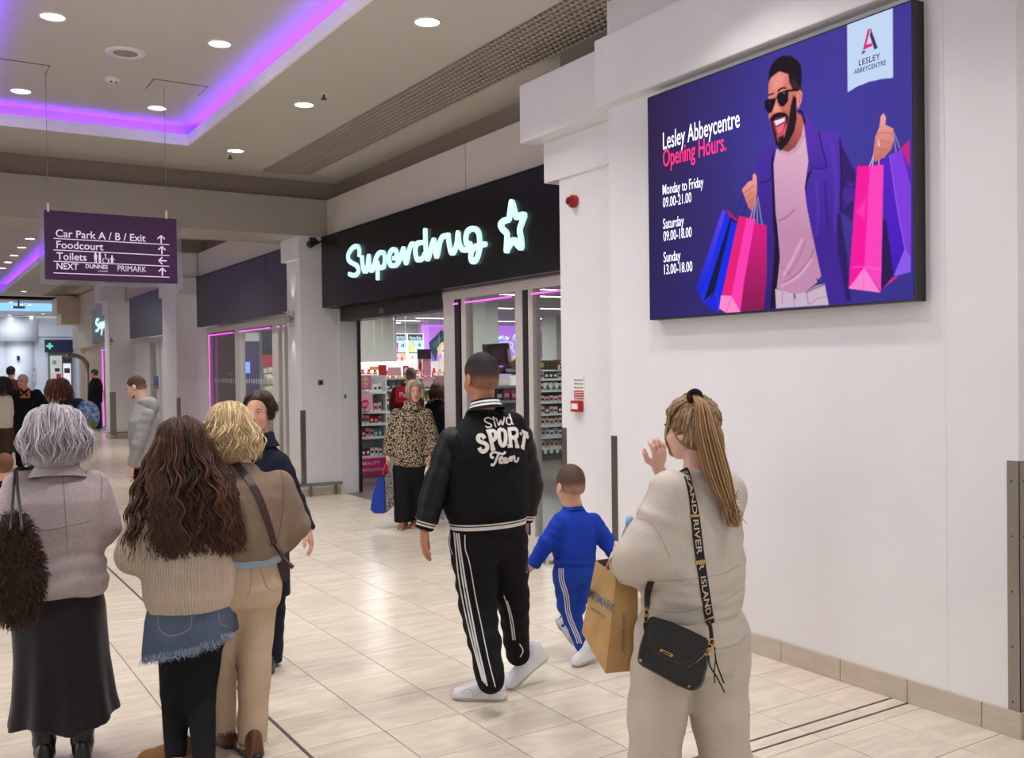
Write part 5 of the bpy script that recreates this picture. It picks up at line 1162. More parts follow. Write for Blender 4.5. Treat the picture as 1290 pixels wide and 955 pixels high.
def sdf(name, fn, pts, pad, h, m, parent=None, color=None, relax=1):
    pts = np.asarray(pts, float).reshape(-1, 3); V, F = polygonize(fn, pts.min(0)-pad, pts.max(0)+pad, h)
    for _ in range(relax):    # light Laplacian relaxation along quads
        s_ = np.zeros_like(V); c_ = np.zeros(len(V))
        for k in range(4):
            np.add.at(s_, F[:, k], V[F[:, (k+1) % 4]]+V[F[:, (k+3) % 4]]); np.add.at(c_, F[:, k], 2)
        V = V*.5+s_/np.maximum(c_, 1)[:, None]*.5
    col = color(V) if color else None
    o = mesh(name, V, F, m, parent, True, col); o['_t'] = 0
    del o['_t']
    TREES[o.name] = (V, F)
    return o
TREES = {}; _BV = {}
def bvh(*objs):
    key = tuple(o.name for o in objs)
    if key not in _BV:
        V = []; F = []; k = 0
        for o in objs: v, f = TREES[o.name]; V.append(v); F.append(f+k); k += len(v)
        V = np.concatenate(V); F = np.concatenate(F); _BV[key] = BVHTree.FromPolygons([tuple(v) for v in V], [tuple(map(int, f)) for f in F])
    return _BV[key]
def hit(tree, px, py):
    r = tree.ray_cast(Vector(EYE), Vector(ray(px, py)))
    return (np.array(r[0]), np.array(r[1])) if r[0] is not None else (None, None)
def strip(name, path, tree, width, m, parent, off=.003, thick=.002, n=6, dense=True):
    """flat band lying on a surface; path in photograph pixels gives its measured course"""
    pp = smoothpath(path, n) if len(path) > 2 else np.array([np.array(path[0])*(1-t)+np.array(path[1])*t for t in np.linspace(0, 1, n+1)])
    H = [hit(tree, *p) for p in pp]; H = [h for h in H if h[0] is not None]
    if len(H) < 2: return None
    Q = np.array([h[0] for h in H]); Nn = np.array([h[1] if h[1]@(EYE-h[0]) > 0 else -h[1] for h in H])
    for _ in range(2):
        Nn[1:-1] = (Nn[:-2]+Nn[1:-1]*2+Nn[2:]); Nn /= np.linalg.norm(Nn, axis=1)[:, None]
    return band(name, Q+Nn*off, Nn, width, m, parent, thick)
def band(name, Q, Nn, width, m, parent, thick=.002, closed=False):
    V = []; F = []; n = len(Q); ws = width if hasattr(width, '__len__') else [width]*n
    if len(ws) != n: ws = np.interp(np.linspace(0, 1, n), np.linspace(0, 1, len(ws)), ws)
    for i in range(n):
        t = norm(Q[(i+1) % n]-Q[i-1]) if closed else norm(Q[min(i+1, n-1)]-Q[max(i-1, 0)]); s_ = norm(np.cross(t, Nn[i]))*ws[i]/2
        for a in (Q[i]+s_, Q[i]-s_, Q[i]-s_-Nn[i]*thick, Q[i]+s_-Nn[i]*thick): V.append(a)
    for i in range(n if closed else n-1):
        j = (i+1) % n
        for k in range(4): F.append((4*i+k, 4*i+(k+1) % 4, 4*j+(k+1) % 4, 4*j+k))
    if not closed: F += [(0, 1, 2, 3), (4*n-4, 4*n-1, 4*n-2, 4*n-3)]
    return mesh(name, V, F, m, parent, False)
def ringloft(name, o, R, secs, m, parent, n=40, mats=None, t=.0, arc=None):
    """secs: list of (z, half width, half depth, front offset[, material index]) -> skin through rings"""
    V = []; F = []; fm = []
    for s_ in secs:
        for k in range(n):
            a = 2*math.pi*k/n; V.append(o+R@np.array([s_[1]*math.cos(a), s_[2]*math.sin(a)+s_[3], s_[0]]))
    for i in range(len(secs)-1):
        for k in range(n):
            F.append((i*n+k, i*n+(k+1) % n, (i+1)*n+(k+1) % n, (i+1)*n+k)); fm.append(secs[i][4] if len(secs[i]) > 4 else 0)
    me = meshdata(name, V, F, True, mats=mats or [m], fm=fm); return link(name, me, None, parent)
def frame(f, u=(0, 0, 1)):
    u = norm(u); f = norm(np.asarray(f, float)-np.dot(f, u)*u); return np.stack([np.cross(f, u), f, u], 1)   # columns: right, front, up
FWH = norm([FW[0], FW[1], 0]); RTH = np.array([FWH[1], -FWH[0], 0.])
m_skin = mat('skin', (214, 160, 136), .5, attr=False, bump=(180, .05)); m_skin2 = mat('skin_tan', (178, 120, 92), .5, bump=(180, .05))
m_skinp = mat('skin_pale', (226, 180, 160), .5, bump=(180, .05)); m_eye = mat('eye_white', (230, 226, 220), .3); m_iris = mat('iris', (50, 38, 30), .2)
m_lip = mat('lip', (176, 92, 88), .45); m_brow = mat('brow', (70, 50, 38), .8)
class Person:
    def __init__(s, label, px, py, phi, group=None, zr=None):
        s.root = atz(px, py, 0.); s.zr = float((s.root-EYE)@FW)
        s.e = empty('person', tuple(s.root), label, 'person', group)
        a = math.radians(phi); s.f = math.cos(a)*FWH+math.sin(a)*RTH; s.s = norm(np.cross(s.f, [0, 0, 1])); s.mpp = s.zr/FPX
        s.R = frame(s.f)
    def J(s, px, py, dd=0.):
        z = s.zr+dd; return EYE+((px-645)/FPX*RT+(477.5-py)/FPX*UP+FW)*z
    def side(s, d):   # depth of a point d metres to the person's own right
        return float((s.s*d)@FW)
def rot(R, yaw=0, pitch=0, roll=0):
    """turn the frame R about its own axes (degrees): yaw + = turns to its own left"""
    y, p, r = map(math.radians, (yaw, pitch, roll))
    Z = np.array([[math.cos(y), -math.sin(y), 0], [math.sin(y), math.cos(y), 0], [0, 0, 1]])
    X = np.array([[1, 0, 0], [0, math.cos(p), -math.sin(p)], [0, math.sin(p), math.cos(p)]])
    Y = np.array([[math.cos(r), 0, math.sin(r)], [0, 1, 0], [-math.sin(r), 0, math.cos(r)]])
    return R@Z@X@Y
def headf(P, c, R, k=1., w=1., nose=1., beard=0):
    q = ((P-c)@R)/k; q = q*np.array([1/w, 1, 1])
    d = ell(q, (0, -.012, .035), (.074, .094, .084))
    d = smin(d, ell(q, (0, .028, -.02), (.060, .066, .080)), .03)
    d = smin(d, ell(q, (0, .040, -.068), (.046, .046, .040)), .025)
    d = smin(d, ell(q, (0, .062, -.098), (.022, .024, .018)), .022)
    for x in (-1, 1):
        d = smin(d, ell(q, (x*.037, .058, -.030), (.024, .026, .022)), .018)
        d = smax(d, -ell(q, (x*.031, .102, .004), (.019, .018, .011)), .012)
        d = smin(d, ell(q, (x*.031, .079, .003), (.013, .011, .010)), .006)
        e = ell(q, (x*.079, -.008, -.008), (.011, .021, .033)); e = smax(e, -ell(q, (x*.089, -.004, -.004), (.006, .012, .020)), .005)
        d = smin(d, e, .006)
    d = smin(d, cap(q, (0, .088, .008), (0, .106*nose, -.030), .007, .012), .012)
    for x in (-1, 1): d = smin(d, ell(q, (x*.011, .098, -.034), (.008, .010, .007)), .006)
    d = smin(d, ell(q, (0, .089, -.060), (.022, .011, .006)), .006); d = smin(d, ell(q, (0, .088, -.070), (.019, .011, .006)), .006)
    d = smax(d, -ell(q, (0, .104, -.0652), (.02, .008, .0018)), .003)
    return d*k
def neckf(P, c, R, base, r=.055, k=1.): return cap(P, c+R@np.array([0, -.022, -.045])*k, base, r*k, r*1.12*k)
def handf(P, w, d, n, t, s=1., curl=.5, fan=.0, thumb=1.):
    """w wrist, d finger direction, n palm side, t thumb side"""
    d = norm(d); t = norm(t-np.dot(t, d)*d); n = norm(np.cross(d, t)) if n is None else norm(n-np.dot(n, d)*d-np.dot(n, t)*t)
    K = w+d*.085*s; out = ell(P, w+d*.05*s, np.array([.036, .048, .016])*s, np.stack([t, d, n], 1))
    for off, L, r in ((.031, .070, .0078), (.0108, .078, .0080), (-.0095, .072, .0078), (-.029, .056, .0070)):
        b = K+t*off*s-d*abs(off-.005)*.3*s; p = [b]; dd = norm(d+t*off*fan*10)
        for a, l in ((curl*.55, .46), (curl*1.35, .30), (curl*1.95, .24)): p.append(p[-1]+(dd*math.cos(a)+n*math.sin(a))*L*l*s)
        out = smin(out, cap(P, w+d*.03*s+t*off*.8*s, b, .013*s, .0105*s), .012*s)
        out = smin(out, chain(P, p, [r*s, r*.95*s, r*.88*s, r*.72*s]), .004*s)
    p0 = w+d*.022*s+t*.020*s+n*.006*s; p1 = p0+norm(t*.75+d*.6+n*.35)*.040*s; p2 = p1+norm(t*.30+d*.95+n*.3)*.032*s*thumb; p3 = p2+norm(t*.05+d*1+n*.35)*.024*s*thumb
    return smin(out, chain(P, [p0, p1, p2, p3], [.015*s, .0125*s, .0105*s, .008*s]), .010*s)
def shoe(pr, name, ankle, toe, m, sole_m, h=.006, L=.27, w=.048, top=.10, ground=0., heel=0., laces=None, pitch=0.):
    """ankle, toe: world points projected to the foot's line; ground height z under the sole"""
    a = np.array(ankle, float); d = np.asarray(toe, float)-a; d[2] = 0; d = norm(d); base = np.array([a[0], a[1], ground]); pt_ = math.radians(pitch)
    u = np.array([0, 0, 1.]); f = d*math.cos(pt_)-u*math.sin(pt_); R = frame(f, norm(u*math.cos(pt_)+d*math.sin(pt_)))
    o = base+(0 if not pitch else 0)*u
    o = o-R[:, 1]*L*.25
    if pitch: o = np.array([a[0], a[1], ground])+R[:, 1]*(L*.66); o[2] = ground+.004; o = o-R[:, 1]*L*.91+R[:, 2]*.0
    def up_(P):
        q = (P-o)@R
        b = loft2(q, SH, L, w)
        b = smin(b, ell(q, (0, L*.22, .085), (.036, .046, top*.55)), .02)
        return smax(b, .012-q[:, 2], .004)
    pts = [o+R@np.array(v) for v in ((-w-.02, -.03, 0), (w+.02, L+.03, .02), (0, 0, top+.06), (0, L, .1), (w+.02, -.03, 0), (-w-.02, L+.03, 0))]
    up = sdf(name, up_, pts, .02, h, m, pr.e)
    def so(P):
        q = (P-o)@R; y = q[:, 1]/L; hw = w*np.interp(y, [0, .08, .3, .5, .75, .92, 1.], [.5, .72, .72, .78, 1., .75, .3]); dx = np.abs(q[:, 0])-hw
        dd_ = smax(dx, np.maximum(-.012-q[:, 1], q[:, 1]-L-.006), .02); return smax(dd_, np.maximum(-q[:, 2], q[:, 2]-.024-heel*np.clip(.4-y, 0, 1)), .006)
    sdf('sole', so, pts, .02, h, sole_m, up)
    if laces:
        for k in range(4):
            yy = L*(.48+.07*k); zz = .078-.009*k
            MB().tube([o+R@np.array((-.022, yy, zz-.004)), o+R@np.array((0, yy+.006, zz+.006)), o+R@np.array((.022, yy, zz-.004))], .003, 5).build('lace', laces, up)
    return up
SH = [(0., .038, .098), (.05, .042, .108), (.10, .041, .104), (.15, .043, .086), (.20, .047, .066), (.24, .047, .056), (.262, .042, .048), (.27, .036, .040)]
def loft2(q, secs, L, w):
    y = q[:, 1]; ys = [s_[0]*L/.27 for s_ in secs]; hw = np.interp(y, ys, [s_[1]*w/.048 for s_ in secs]); hh = np.interp(y, ys, [s_[2] for s_ in secs])
    r = (np.abs(q[:, 0]/hw)**2.4+np.abs(np.maximum(q[:, 2], 0)/hh)**2.2)**(1/2.3); d = (r-1)*np.minimum(hw, hh); return smax(d, np.maximum(-y, y-L), .02)
def face_bits(pr, c, R, k, w, iris=m_iris, brow=m_brow, lip=m_lip, mouth_open=0):
    T = lambda x, y, z: c+R@(np.array([x*w, y, z])*k)
    for x in (-1, 1):
        MB().tube([T(x*.0395, .0865, .0035), T(x*.031, .0915, .0045), T(x*.0225, .0885, .0035)], [.001*k, .0042*k, .001*k], 6).build('eye', m_eye, pr.e, True)
        MB().tube([T(x*.031, .0905, .0042), T(x*.031, .0962, .0042)], .0034*k, 8).build('iris', iris, pr.e, True)
        MB().tube([T(x*.041, .0865, .0075), T(x*.031, .0945, .0100), T(x*.0215, .091, .0070)], .0015*k, 5).build('eyelid', brow, pr.e, True)
        MB().tube([T(x*.048, .082, .017), T(x*.034, .095, .024), T(x*.017, .097, .019)], [.0014*k, .0030*k, .0024*k], 6).build('eyebrow', brow, pr.e, True)
    MB().tube([T(-.023, .088, -.0635), T(-.008, .0985, -.0600), T(0, .0995, -.0612), T(.008, .0985, -.0600), T(.023, .088, -.0635)], [.0008*k, .0042*k, .0042*k, .0042*k, .0008*k], 8).build('upper_lip', lip, pr.e, True)
    MB().tube([T(-.020, .088, -.0665), T(0, .0985, -.0712), T(.020, .088, -.0665)], [.0008*k, .0055*k, .0008*k], 8).build('lower_lip', lip, pr.e, True)
def locks(name, paths, m, parent, r0=.004, cols=None, n=5, flat=.55, rng=None, taper=.35):
    """many hair locks as one mesh; each path (k,3)"""
    rng = rng or np.random.RandomState(1); V = []; F = []; C = []; k0 = 0
    for P in paths:
        P = np.asarray(P, float); m_ = len(P); T_ = np.gradient(P, axis=0); T_ /= np.linalg.norm(T_, axis=1)[:, None]+1e-9
        ref = norm(rng.normal(size=3)); A = np.cross(T_, ref); A /= np.linalg.norm(A, axis=1)[:, None]+1e-9; B = np.cross(T_, A)
        s_ = np.linspace(0, 1, m_); rr = r0*(.7+.6*rng.rand())*np.minimum(1, .45+s_*4)*np.where(s_ > .6, 1-(s_-.6)/.4*(1-taper), 1)
        ang = np.arange(n)*2*math.pi/n
        ring = P[:, None]+rr[:, None, None]*(np.cos(ang)[None, :, None]*A[:, None]+flat*np.sin(ang)[None, :, None]*B[:, None])
        V.append(ring.reshape(-1, 3)); i = np.arange(m_-1)[:, None]*n; j = np.arange(n)[None]
        F.append((k0+np.stack([i+j, i+(j+1) % n, i+n+(j+1) % n, i+n+j], -1)).reshape(-1, 4)); k0 += m_*n
        if cols is not None:
            c = np.array(lin(cols[rng.randint(len(cols))])); sh = .8+.4*rng.rand(); C.append(np.tile(np.clip(c*sh, 0, 1), (m_*n, 1)))
    return mesh(name, np.concatenate(V), np.concatenate(F), m, parent, True, np.concatenate(C) if C else None)
def onhead(c, R, k, w, az, pol, lift=.006):
    """point on the scalp: az from the face's front round to the person's left, pol from the crown"""
    a, p_ = math.radians(az), math.radians(pol); r = np.array([.076*w, .096, .086])+lift
    return c+R@((np.array([-math.sin(a)*math.sin(p_)*r[0], math.cos(a)*math.sin(p_)*r[1]-.012, math.cos(p_)*r[2]+.035]))*k)
def m_hair(name, rough=.5): return mat(name, (255, 255, 255), rough, attr=True, spec=.3, bump=(220, .25, (1, 1, .12)))
def garment_mat(name, c, rough=.85, c2=None, sc=30, amt=.4, bump=(160, .25), **k):
    return mat(name, c, rough, mix=(sc, c2 or tuple(int(v*.86) for v in c), amt), bump=bump, spec=.25, **k)

def top(p, pel, neck, zs, hw, hd, arms, ar, m, name='jumper', h=.0085, wr=(.004, 14), amp=.003, off=None, k=.045, extra=None, f=None, hem=0., seed=0, n=2.2):
    """upper garment: torso stack along the spine (fractions of its length) plus sleeves"""
    Rt = frame(p.f if f is None else f, neck-pel); L = np.linalg.norm(neck-pel); zs = [z*L for z in zs]
    def fn(P):
        d = loft(P, pel, Rt, zs, hw, hd, off, n=n)+amp*wob(P, 16, seed, 4)
        if hem: d = d+hem*np.sin(P[:, 2]*85+3*wob(P, 9, seed, 3))*np.clip((pel[2]+.22-P[:, 2])*7, 0, 1)
        for i, a in enumerate(arms):
            q = a['p']; dd = norm(q[2]-q[1]); d = smin(d, smax(chain(P, q, ar, wr=wr, seed=seed+3*i), (P-q[2])@dd-.006, .008), k)
        return extra(P, d) if extra else d
    return sdf(name, fn, [pel+[-.1, -.1, zs[0]], pel, neck]+[q for a in arms for q in a['p']], .24, h, m, p.e)
def pants(p, pel, legs, lr, m, hw=(.15, .175, .17, .16), hd=(.11, .13, .125, .12), name='trousers', h=.0085, wr=(.004, 10), hz=(-.16, -.08, 0, .05), cutz=None):
    def fn(P):
        d = loft(P, pel, p.R, list(hz), list(hw), list(hd))
        for i, l in enumerate(legs):
            q = chain(P, l, lr, wr=wr, seed=i*3+1); dd = norm(l[-1]-l[-2]); q = smax(q, (P-l[-1])@dd-.01, .008); d = smin(d, q, .04)
        return d+.002*wob(P, 22, 6, 3)
    return sdf(name, fn, [pel]+[q for l in legs for q in l], .22, h, m, p.e)
def neckhair(z): return z
# =================================================================== PEOPLE NEAR THE CAMERA
def body(pr, hc, Rh, k, w, neck, pelvis, arms, legs, h, m, tw=.145, td=.085, ls=1., name='body'):
    Rt = frame(pr.f, neck-pelvis); Lt = np.linalg.norm(neck-pelvis)
    def fn(P):
        d = headf(P, hc, Rh, k, w)
        d = smin(d, neckf(P, hc, Rh, neck, .044 if w < .98 or k < .97 else .052, k), .02)
        d = smin(d, loft(P, pelvis, Rt, [-.10, 0, Lt*.35, Lt*.65, Lt*.82, Lt], [tw*.8, tw, tw*.8, tw*.9, tw*.6, .04], [td*.8, td, td*.85, td*.95, td*.7, .04]), .04)
        for a in arms:
            d = smin(d, chain(P, [a['p'][0], a['p'][1], a['p'][2]], [.048*k, .038*k, .026*k]), .03)
            if 'd' in a: d = smin(d, handf(P, a['p'][2], a['d'], a.get('n'), a['t'], a.get('s', 1.), a.get('curl', .5), a.get('fan', .12)), .012)
        for l in legs: d = smin(d, chain(P, l, [.068*k*ls, .05*k*ls, .034*k*ls][:len(l)]), .03)
        return d
    pts = [hc+Rh@np.array((0, 0, .13*k)), hc+Rh@np.array((0, .12, 0)), pelvis, neck]+[q for a in arms for q in a['p']]+[a['p'][2]+norm(a['d'])*.2 for a in arms if 'd' in a]+[q for l in legs for q in l]
    return sdf(name, fn, pts, .14, h, m, pr.e)
def headdir(c, R, k, w, v, lift):
    v = norm(v); r = np.array([.074*w, .094, .084]); t = 1/np.linalg.norm(v/r); return c+R@((v*(t+lift)+np.array([0, -.012, .035]))*k)
def buzz(pr, c, R, k, w, top, side, low, h=.005, lift=.006, topl=.012, zl=([-.11, -.03, .0, .035, .06, .085], [-.062, -.05, -.01, .012, .045, .078]), name='hair'):
    T_, S_c, L_c = [np.array(lin(x)) for x in (top, side, low)]
    def fn(P):
        q = ((P-c)@R)/k*np.array([1/w, 1, 1]); d = ell(q, (0, -.012, .035), (.074+lift, .094+lift, .084+topl)); d = smin(d, ell(q, (0, -.03, -.02), (.062+lift*.5, .070+lift, .05)), .02)
        d = d+.0015*wob(P, 260, 2, 3); return smax(d, np.interp(q[:, 1], *zl)-q[:, 2], .004)*k
    def col(V):
        q = ((V-c)@R)/k; z = q[:, 2]; t = np.clip((z-.015)/.06, 0, 1)[:, None]; u = np.clip((z+.055)/.07, 0, 1)[:, None]
        return (T_*t+(S_c*u+L_c*(1-u))*(1-t))*(1+.12*wob(V, 300, 4, 3))[:, None]
    return sdf(name, fn, [c+R@np.array(v)*k for v in ((-.1, -.12, -.08), (.1, .11, .14), (-.1, .11, .14), (.1, -.12, -.08))], .02, h, m_hair('short_hair', .7), pr.e, col)
def cuff(pr, name, p, d, secs, mats, n=24):
    R = frame(pr.f if abs(np.dot(norm(d), pr.f)) < .9 else pr.s, d); return ringloft(name, p, R, secs, None, pr.e, n, mats=mats)
def textpath(name, s, Q, Nn, cap_h, u0, u1, m, parent, off=.002, flip=False):
    """lettering running along a strap: Q centre points, Nn normals, between path fractions u0..u1"""
    V, F = textmesh(s, 1., 0, .012); L = np.r_[0, np.cumsum(np.linalg.norm(np.diff(Q, axis=0), axis=1))]
    x0, x1 = V[:, 0].min(), V[:, 0].max(); out = []
    for x, y, _ in V:
        t = (x-x0)/(x1-x0); a = (u0+(u1-u0)*t)*L[-1]; p = np.array([np.interp(a, L, Q[:, i]) for i in range(3)]); n_ = norm([np.interp(a, L, Nn[:, i]) for i in range(3)])
        q = np.array([np.interp(min(a+.01, L[-1]), L, Q[:, i]) for i in range(3)])-np.array([np.interp(max(a-.01, 0), L, Q[:, i]) for i in range(3)]); t_ = norm(q); sd = np.cross(n_, t_)
        if u1 < u0: sd = -sd
        out.append(p+sd*((y-.36)/.73*cap_h)*(-1 if flip else 1)+n_*off)
    return mesh(name, out, F, m, parent)
def surf(tree, path, n=6, off=.003):
    pp = smoothpath(path, n); H = [hit(tree, *p) for p in pp]; H = [h for h in H if h[0] is not None]
    Q = np.array([h[0] for h in H]); Nn = np.array([h[1] if h[1]@(EYE-h[0]) > 0 else -h[1] for h in H])
    for _ in range(5): Nn[1:-1] = Nn[:-2]+Nn[1:-1]*2+Nn[2:]; Nn /= np.linalg.norm(Nn, axis=1)[:, None]
    for _ in range(3): Q[1:-1] = (Q[:-2]+Q[1:-1]*2+Q[2:])/4
    return Q+Nn*off, Nn
wool_b = garment_mat('black_wool', (14, 14, 16), .95, (20, 20, 22)); leather_b = mat('black_leather', (16, 16, 18), .5, bump=(35, .3), spec=.28)
jersey_b = garment_mat('black_jersey', (17, 17, 19), .9); rib_b = garment_mat('black_rib', (15, 15, 17), .9); felt_w = garment_mat('cream_felt', (222, 216, 206), .95); white_r = garment_mat('white_rib', (226, 224, 222), .9)
tr_white = mat('white_leather', (216, 216, 220), .5, bump=(60, .06)); tr_sole = mat('off_white_sole', (188, 182, 168), .6)
# ------------------------------------------------ man in the varsity jacket
def varsity():
    p = Person('man seen from behind in a black varsity jacket with white lettering and striped black joggers', 612, 882, -28)
    J = p.J; K = 1.04; hc = J(606, 477); Rh = rot(p.R, 6, -4, 0)
    neck = J(608, 509); pel = J(615, 660); sl = lambda d: p.side(d)
    L = dict(p=[J(569, 556, sl(-.19)), J(548, 618, sl(-.24)), J(535, 665, sl(-.24)-.02)]); Rr = dict(p=[J(655, 550, sl(.19)), J(668, 612, sl(.24)), J(661, 655, sl(.22)+.02)])
    L.update(d=norm(J(534, 705, sl(-.24)-.04)-L['p'][2]), t=norm(p.f*.9+p.s*.15), n=norm(p.s), curl=.42, s=1.08)
    Rr.update(d=norm(np.array([0, 0, -1.])+p.f*.25), t=norm(p.f), n=-norm(p.s), curl=1.0, s=.98)
    aL = atz(617, 877, .09); aR = atz(655, 866, .0); kneeL = J(602, 762, -.02); kneeR = J(646, 750, .12); ankL = J(619, 860, (aL-p.root)@FW); ankR = J(652, 828, .22)
    body(p, hc, Rh, K, 1.0, neck, pel, [L, Rr], [[J(590, 668, sl(-.09)), kneeL, ankL], [J(640, 668, sl(.09)), kneeR, ankR]], .0062, m_skin2)
    buzz(p, hc, Rh, K, 1.0, (24, 20, 24), (72, 52, 50), (166, 112, 90), h=.0048)
    Rt = frame(p.f, neck-pel); Lt = np.linalg.norm(neck-pel)
    def jk(P):
        d = loft(P, pel, Rt, [.022, .05, .11, .22, .35, .42, .47, .515, .55, .59], [.204, .220, .230, .228, .224, .206, .176, .134, .098, .076], [.155, .168, .172, .165, .158, .145, .128, .105, .088, .074], off=[0, 0, 0, -.005, -.012, -.012, -.01, -.005, 0, .01])
        d = d+.004*wob(P, 14, 3, 4)+.003*np.sin(P[:, 2]*70+3*wob(P, 8, 1, 3))*np.clip((pel[2]+.2-P[:, 2])*6, 0, 1)
        d = smin(d, ell(P, J(641, 533, sl(.11)), (.085, .08, .062)), .06)
        for a in (L, Rr): d = smin(d, ell(P, a['p'][0]+np.array([0, 0, -.01]), (.066, .066, .066)), .05)
        return d
    jo = sdf('jacket', jk, [pel-.25, neck+.25, pel+[.25, .25, 0]], .06, .0085, wool_b, p.e)
    sl_o = []
    for a in (L, Rr):
        q = a['p']; dd = norm(q[2]-q[1]); end = q[2]-dd*.03
        def sv(P): return smax(chain(P, [q[0]+dd*.0, q[1], q[2]], [.071, .070, .056], wr=(.0045, 9), seed=3), (P-end)@dd, .01)
        sl_o.append(sdf('sleeve', sv, q, .1, .008, leather_b, p.e))
        cuff(p, 'cuff', end-dd*.012, dd, [(0, .052, .052, 0, 0), (.012, .050, .050, 0, 1), (.019, .049, .049, 0, 0), (.025, .048, .048, 0, 1), (.034, .047, .047, 0, 0), (.045, .045, .045, 0, 0), (.052, .036, .036, 0, 0)], [rib_b, white_r])
    ringloft('hem_rib', pel, Rt, [(-.055, .180, .130, 0, 0), (-.050, .196, .146, 0, 0), (-.020, .203, .152, 0, 0), (-.008, .205, .154, 0, 1), (.009, .207, .156, 0, 0), (.015, .208, .157, 0, 1), (.022, .209, .158, 0, 0), (.045, .208, .158, 0, 0)], None, p.e, 56, mats=[rib_b, white_r])
    Rc = frame(p.f, norm(neck-pel)+p.f*.18)
    ringloft('collar', hc+Rh@np.array((0, -.028, -.130))*K, Rc, [(-.03, .098, .098, 0, 0), (-.012, .084, .084, 0, 1), (-.002, .079, .079, 0, 0), (.004, .077, .077, 0, 1), (.015, .074, .074, 0, 0), (.024, .071, .071, 0, 0), (.022, .064, .064, 0, 0), (-.01, .062, .062, 0, 0)], None, p.e, 36, mats=[rib_b, white_r])
    def tr(P):
        d = loft(P, pel, p.R, [-.16, -.08, 0, .05], [.165, .19, .19, .18], [.125, .145, .14, .13])
        a = chain(P, [J(596, 685, sl(-.09)), kneeL, ankL+[0, 0, .01]], [.118, .096, .068], wr=(.005, 9), seed=1); b = chain(P, [J(637, 685, sl(.09)), kneeR, ankR+[0, 0, .02]], [.115, .086, .064], wr=(.006, 10), seed=4)
        a = smin(a, ell(P, ankL+[0, 0, .03], (.062, .062, .03)), .02)
        return smin(smin(d, a, .05), b, .03)+.003*wob(P, 20, 6, 3)
    to = sdf('joggers', tr, [pel-.2, pel+.2, ankL, ankR], .09, .0085, jersey_b, p.e)
    tb = bvh(to)
    Zt = zmap(545, 640, 3.673)
    for k_, path in enumerate(([(100, 108), (108, 200), (122, 330), (148, 470), (178, 600), (205, 700), (232, 800)], [(110, 110), (122, 210), (140, 340), (165, 480), (192, 610), (215, 710), (242, 812)], [(120, 112), (132, 210), (152, 340), (178, 480), (203, 610), (226, 710), (252, 822)])):
        strip('side_stripe', Zt(path), tb, .0085, white_r, p.e, off=.002)
    strip('piping', Zt([(150, 125), (152, 190), (172, 260), (200, 420), (225, 540), (258, 700), (290, 828)]), tb, .005, white_r, p.e, off=.002)
    strip('piping', Zt([(82, 120), (80, 170), (92, 215)]), tb, .004, white_r, p.e, off=.002)
    strip('side_stripe', Zt([(330, 405), (348, 460), (362, 530), (372, 610)]), tb, .006, white_r, p.e, off=.002); strip('side_stripe', Zt([(345, 430), (368, 510), (382, 610)]), tb, .006, white_r, p.e, off=.002)
    strip('piping', Zt([(405, 690), (418, 660), (402, 628)]), tb, .006, white_r, p.e, off=.002)
    s1 = shoe(p, 'trainer', atz(620, 881, 0), atz(560, 879, 0), tr_white, tr_sole, h=.006, L=.275, w=.050, top=.12, laces=tr_white)
    ts = bvh(s1); sg = mat('shoe_seam', (168, 166, 166), .6)
    for pa in ([(581, 873), (588, 868), (594, 870), (597, 878)], [(597, 878), (606, 872), (613, 865)], [(616, 880), (622, 873), (634, 870), (640, 872)], [(576, 879.5), (600, 881.5), (625, 882), (640, 881)]): strip('shoe_seam', pa, ts, .003, sg, s1 if 0 else p.e, off=.001, thick=.001)
    for k_ in range(3): strip('lace', [(597+k_*5, 867-k_*2.2), (601+k_*5, 868-k_*2.2), (606+k_*5, 866-k_*2.2)], ts, .006, tr_white, p.e, off=.004, thick=.003)
    toe = atz(640, 868, 0); hl = J(668, 845, .25)
    shoe2(p, 'trainer', hl, toe, tr_white, tr_sole, L=.29, w=.050, top=.12)
    # lettering on the back
    tj = bvh(jo); Zl = zmap(595, 515, 11.235)
    thin = [[(262, 150), (225, 128), (180, 145), (175, 175), (215, 205), (262, 225), (262, 258), (215, 268), (185, 250)], [(292, 115), (308, 190), (322, 250), (335, 252)], [(270, 150), (325, 138)], [(335, 140), (372, 240), (395, 165), (425, 235), (452, 122)], [(545, 155), (505, 125), (478, 160), (490, 215), (530, 228), (550, 200)], [(520, 82), (545, 150), (560, 210), (580, 222)]]
    for t_ in thin: strip('chest_lettering' if 0 else 'back_lettering', Zl(t_), tj, .0072, felt_w, p.e, off=.0045, thick=.003, n=4)
    fat = [[(172, 425), (140, 385), (95, 385), (80, 425), (105, 465), (165, 490), (205, 525), (195, 580), (155, 610), (118, 590), (100, 550)], [(235, 330), (262, 450), (285, 570)], [(200, 330), (290, 318), (322, 350), (325, 400), (300, 440), (250, 450)], [(255, 580), (318, 562)], [(415, 290), (372, 320), (378, 440), (412, 520), (458, 490), (462, 350), (415, 290)],
           [(515, 300), (528, 410), (535, 525)], [(500, 296), (600, 290), (625, 330), (622, 385), (590, 410), (540, 412)], [(590, 410), (612, 470), (625, 530)], [(492, 528), (560, 528)], [(600, 532), (652, 536)], [(690, 318), (778, 362)], [(738, 340), (722, 450), (705, 560)], [(680, 345), (676, 372)], [(775, 375), (765, 420)], [(682, 540), (725, 565)]]
    for t_ in fat: strip('felt_letter', Zl(t_), tj, .0205 if len(t_) > 2 else .018, felt_w, p.e, off=.006, thick=.004, n=4)
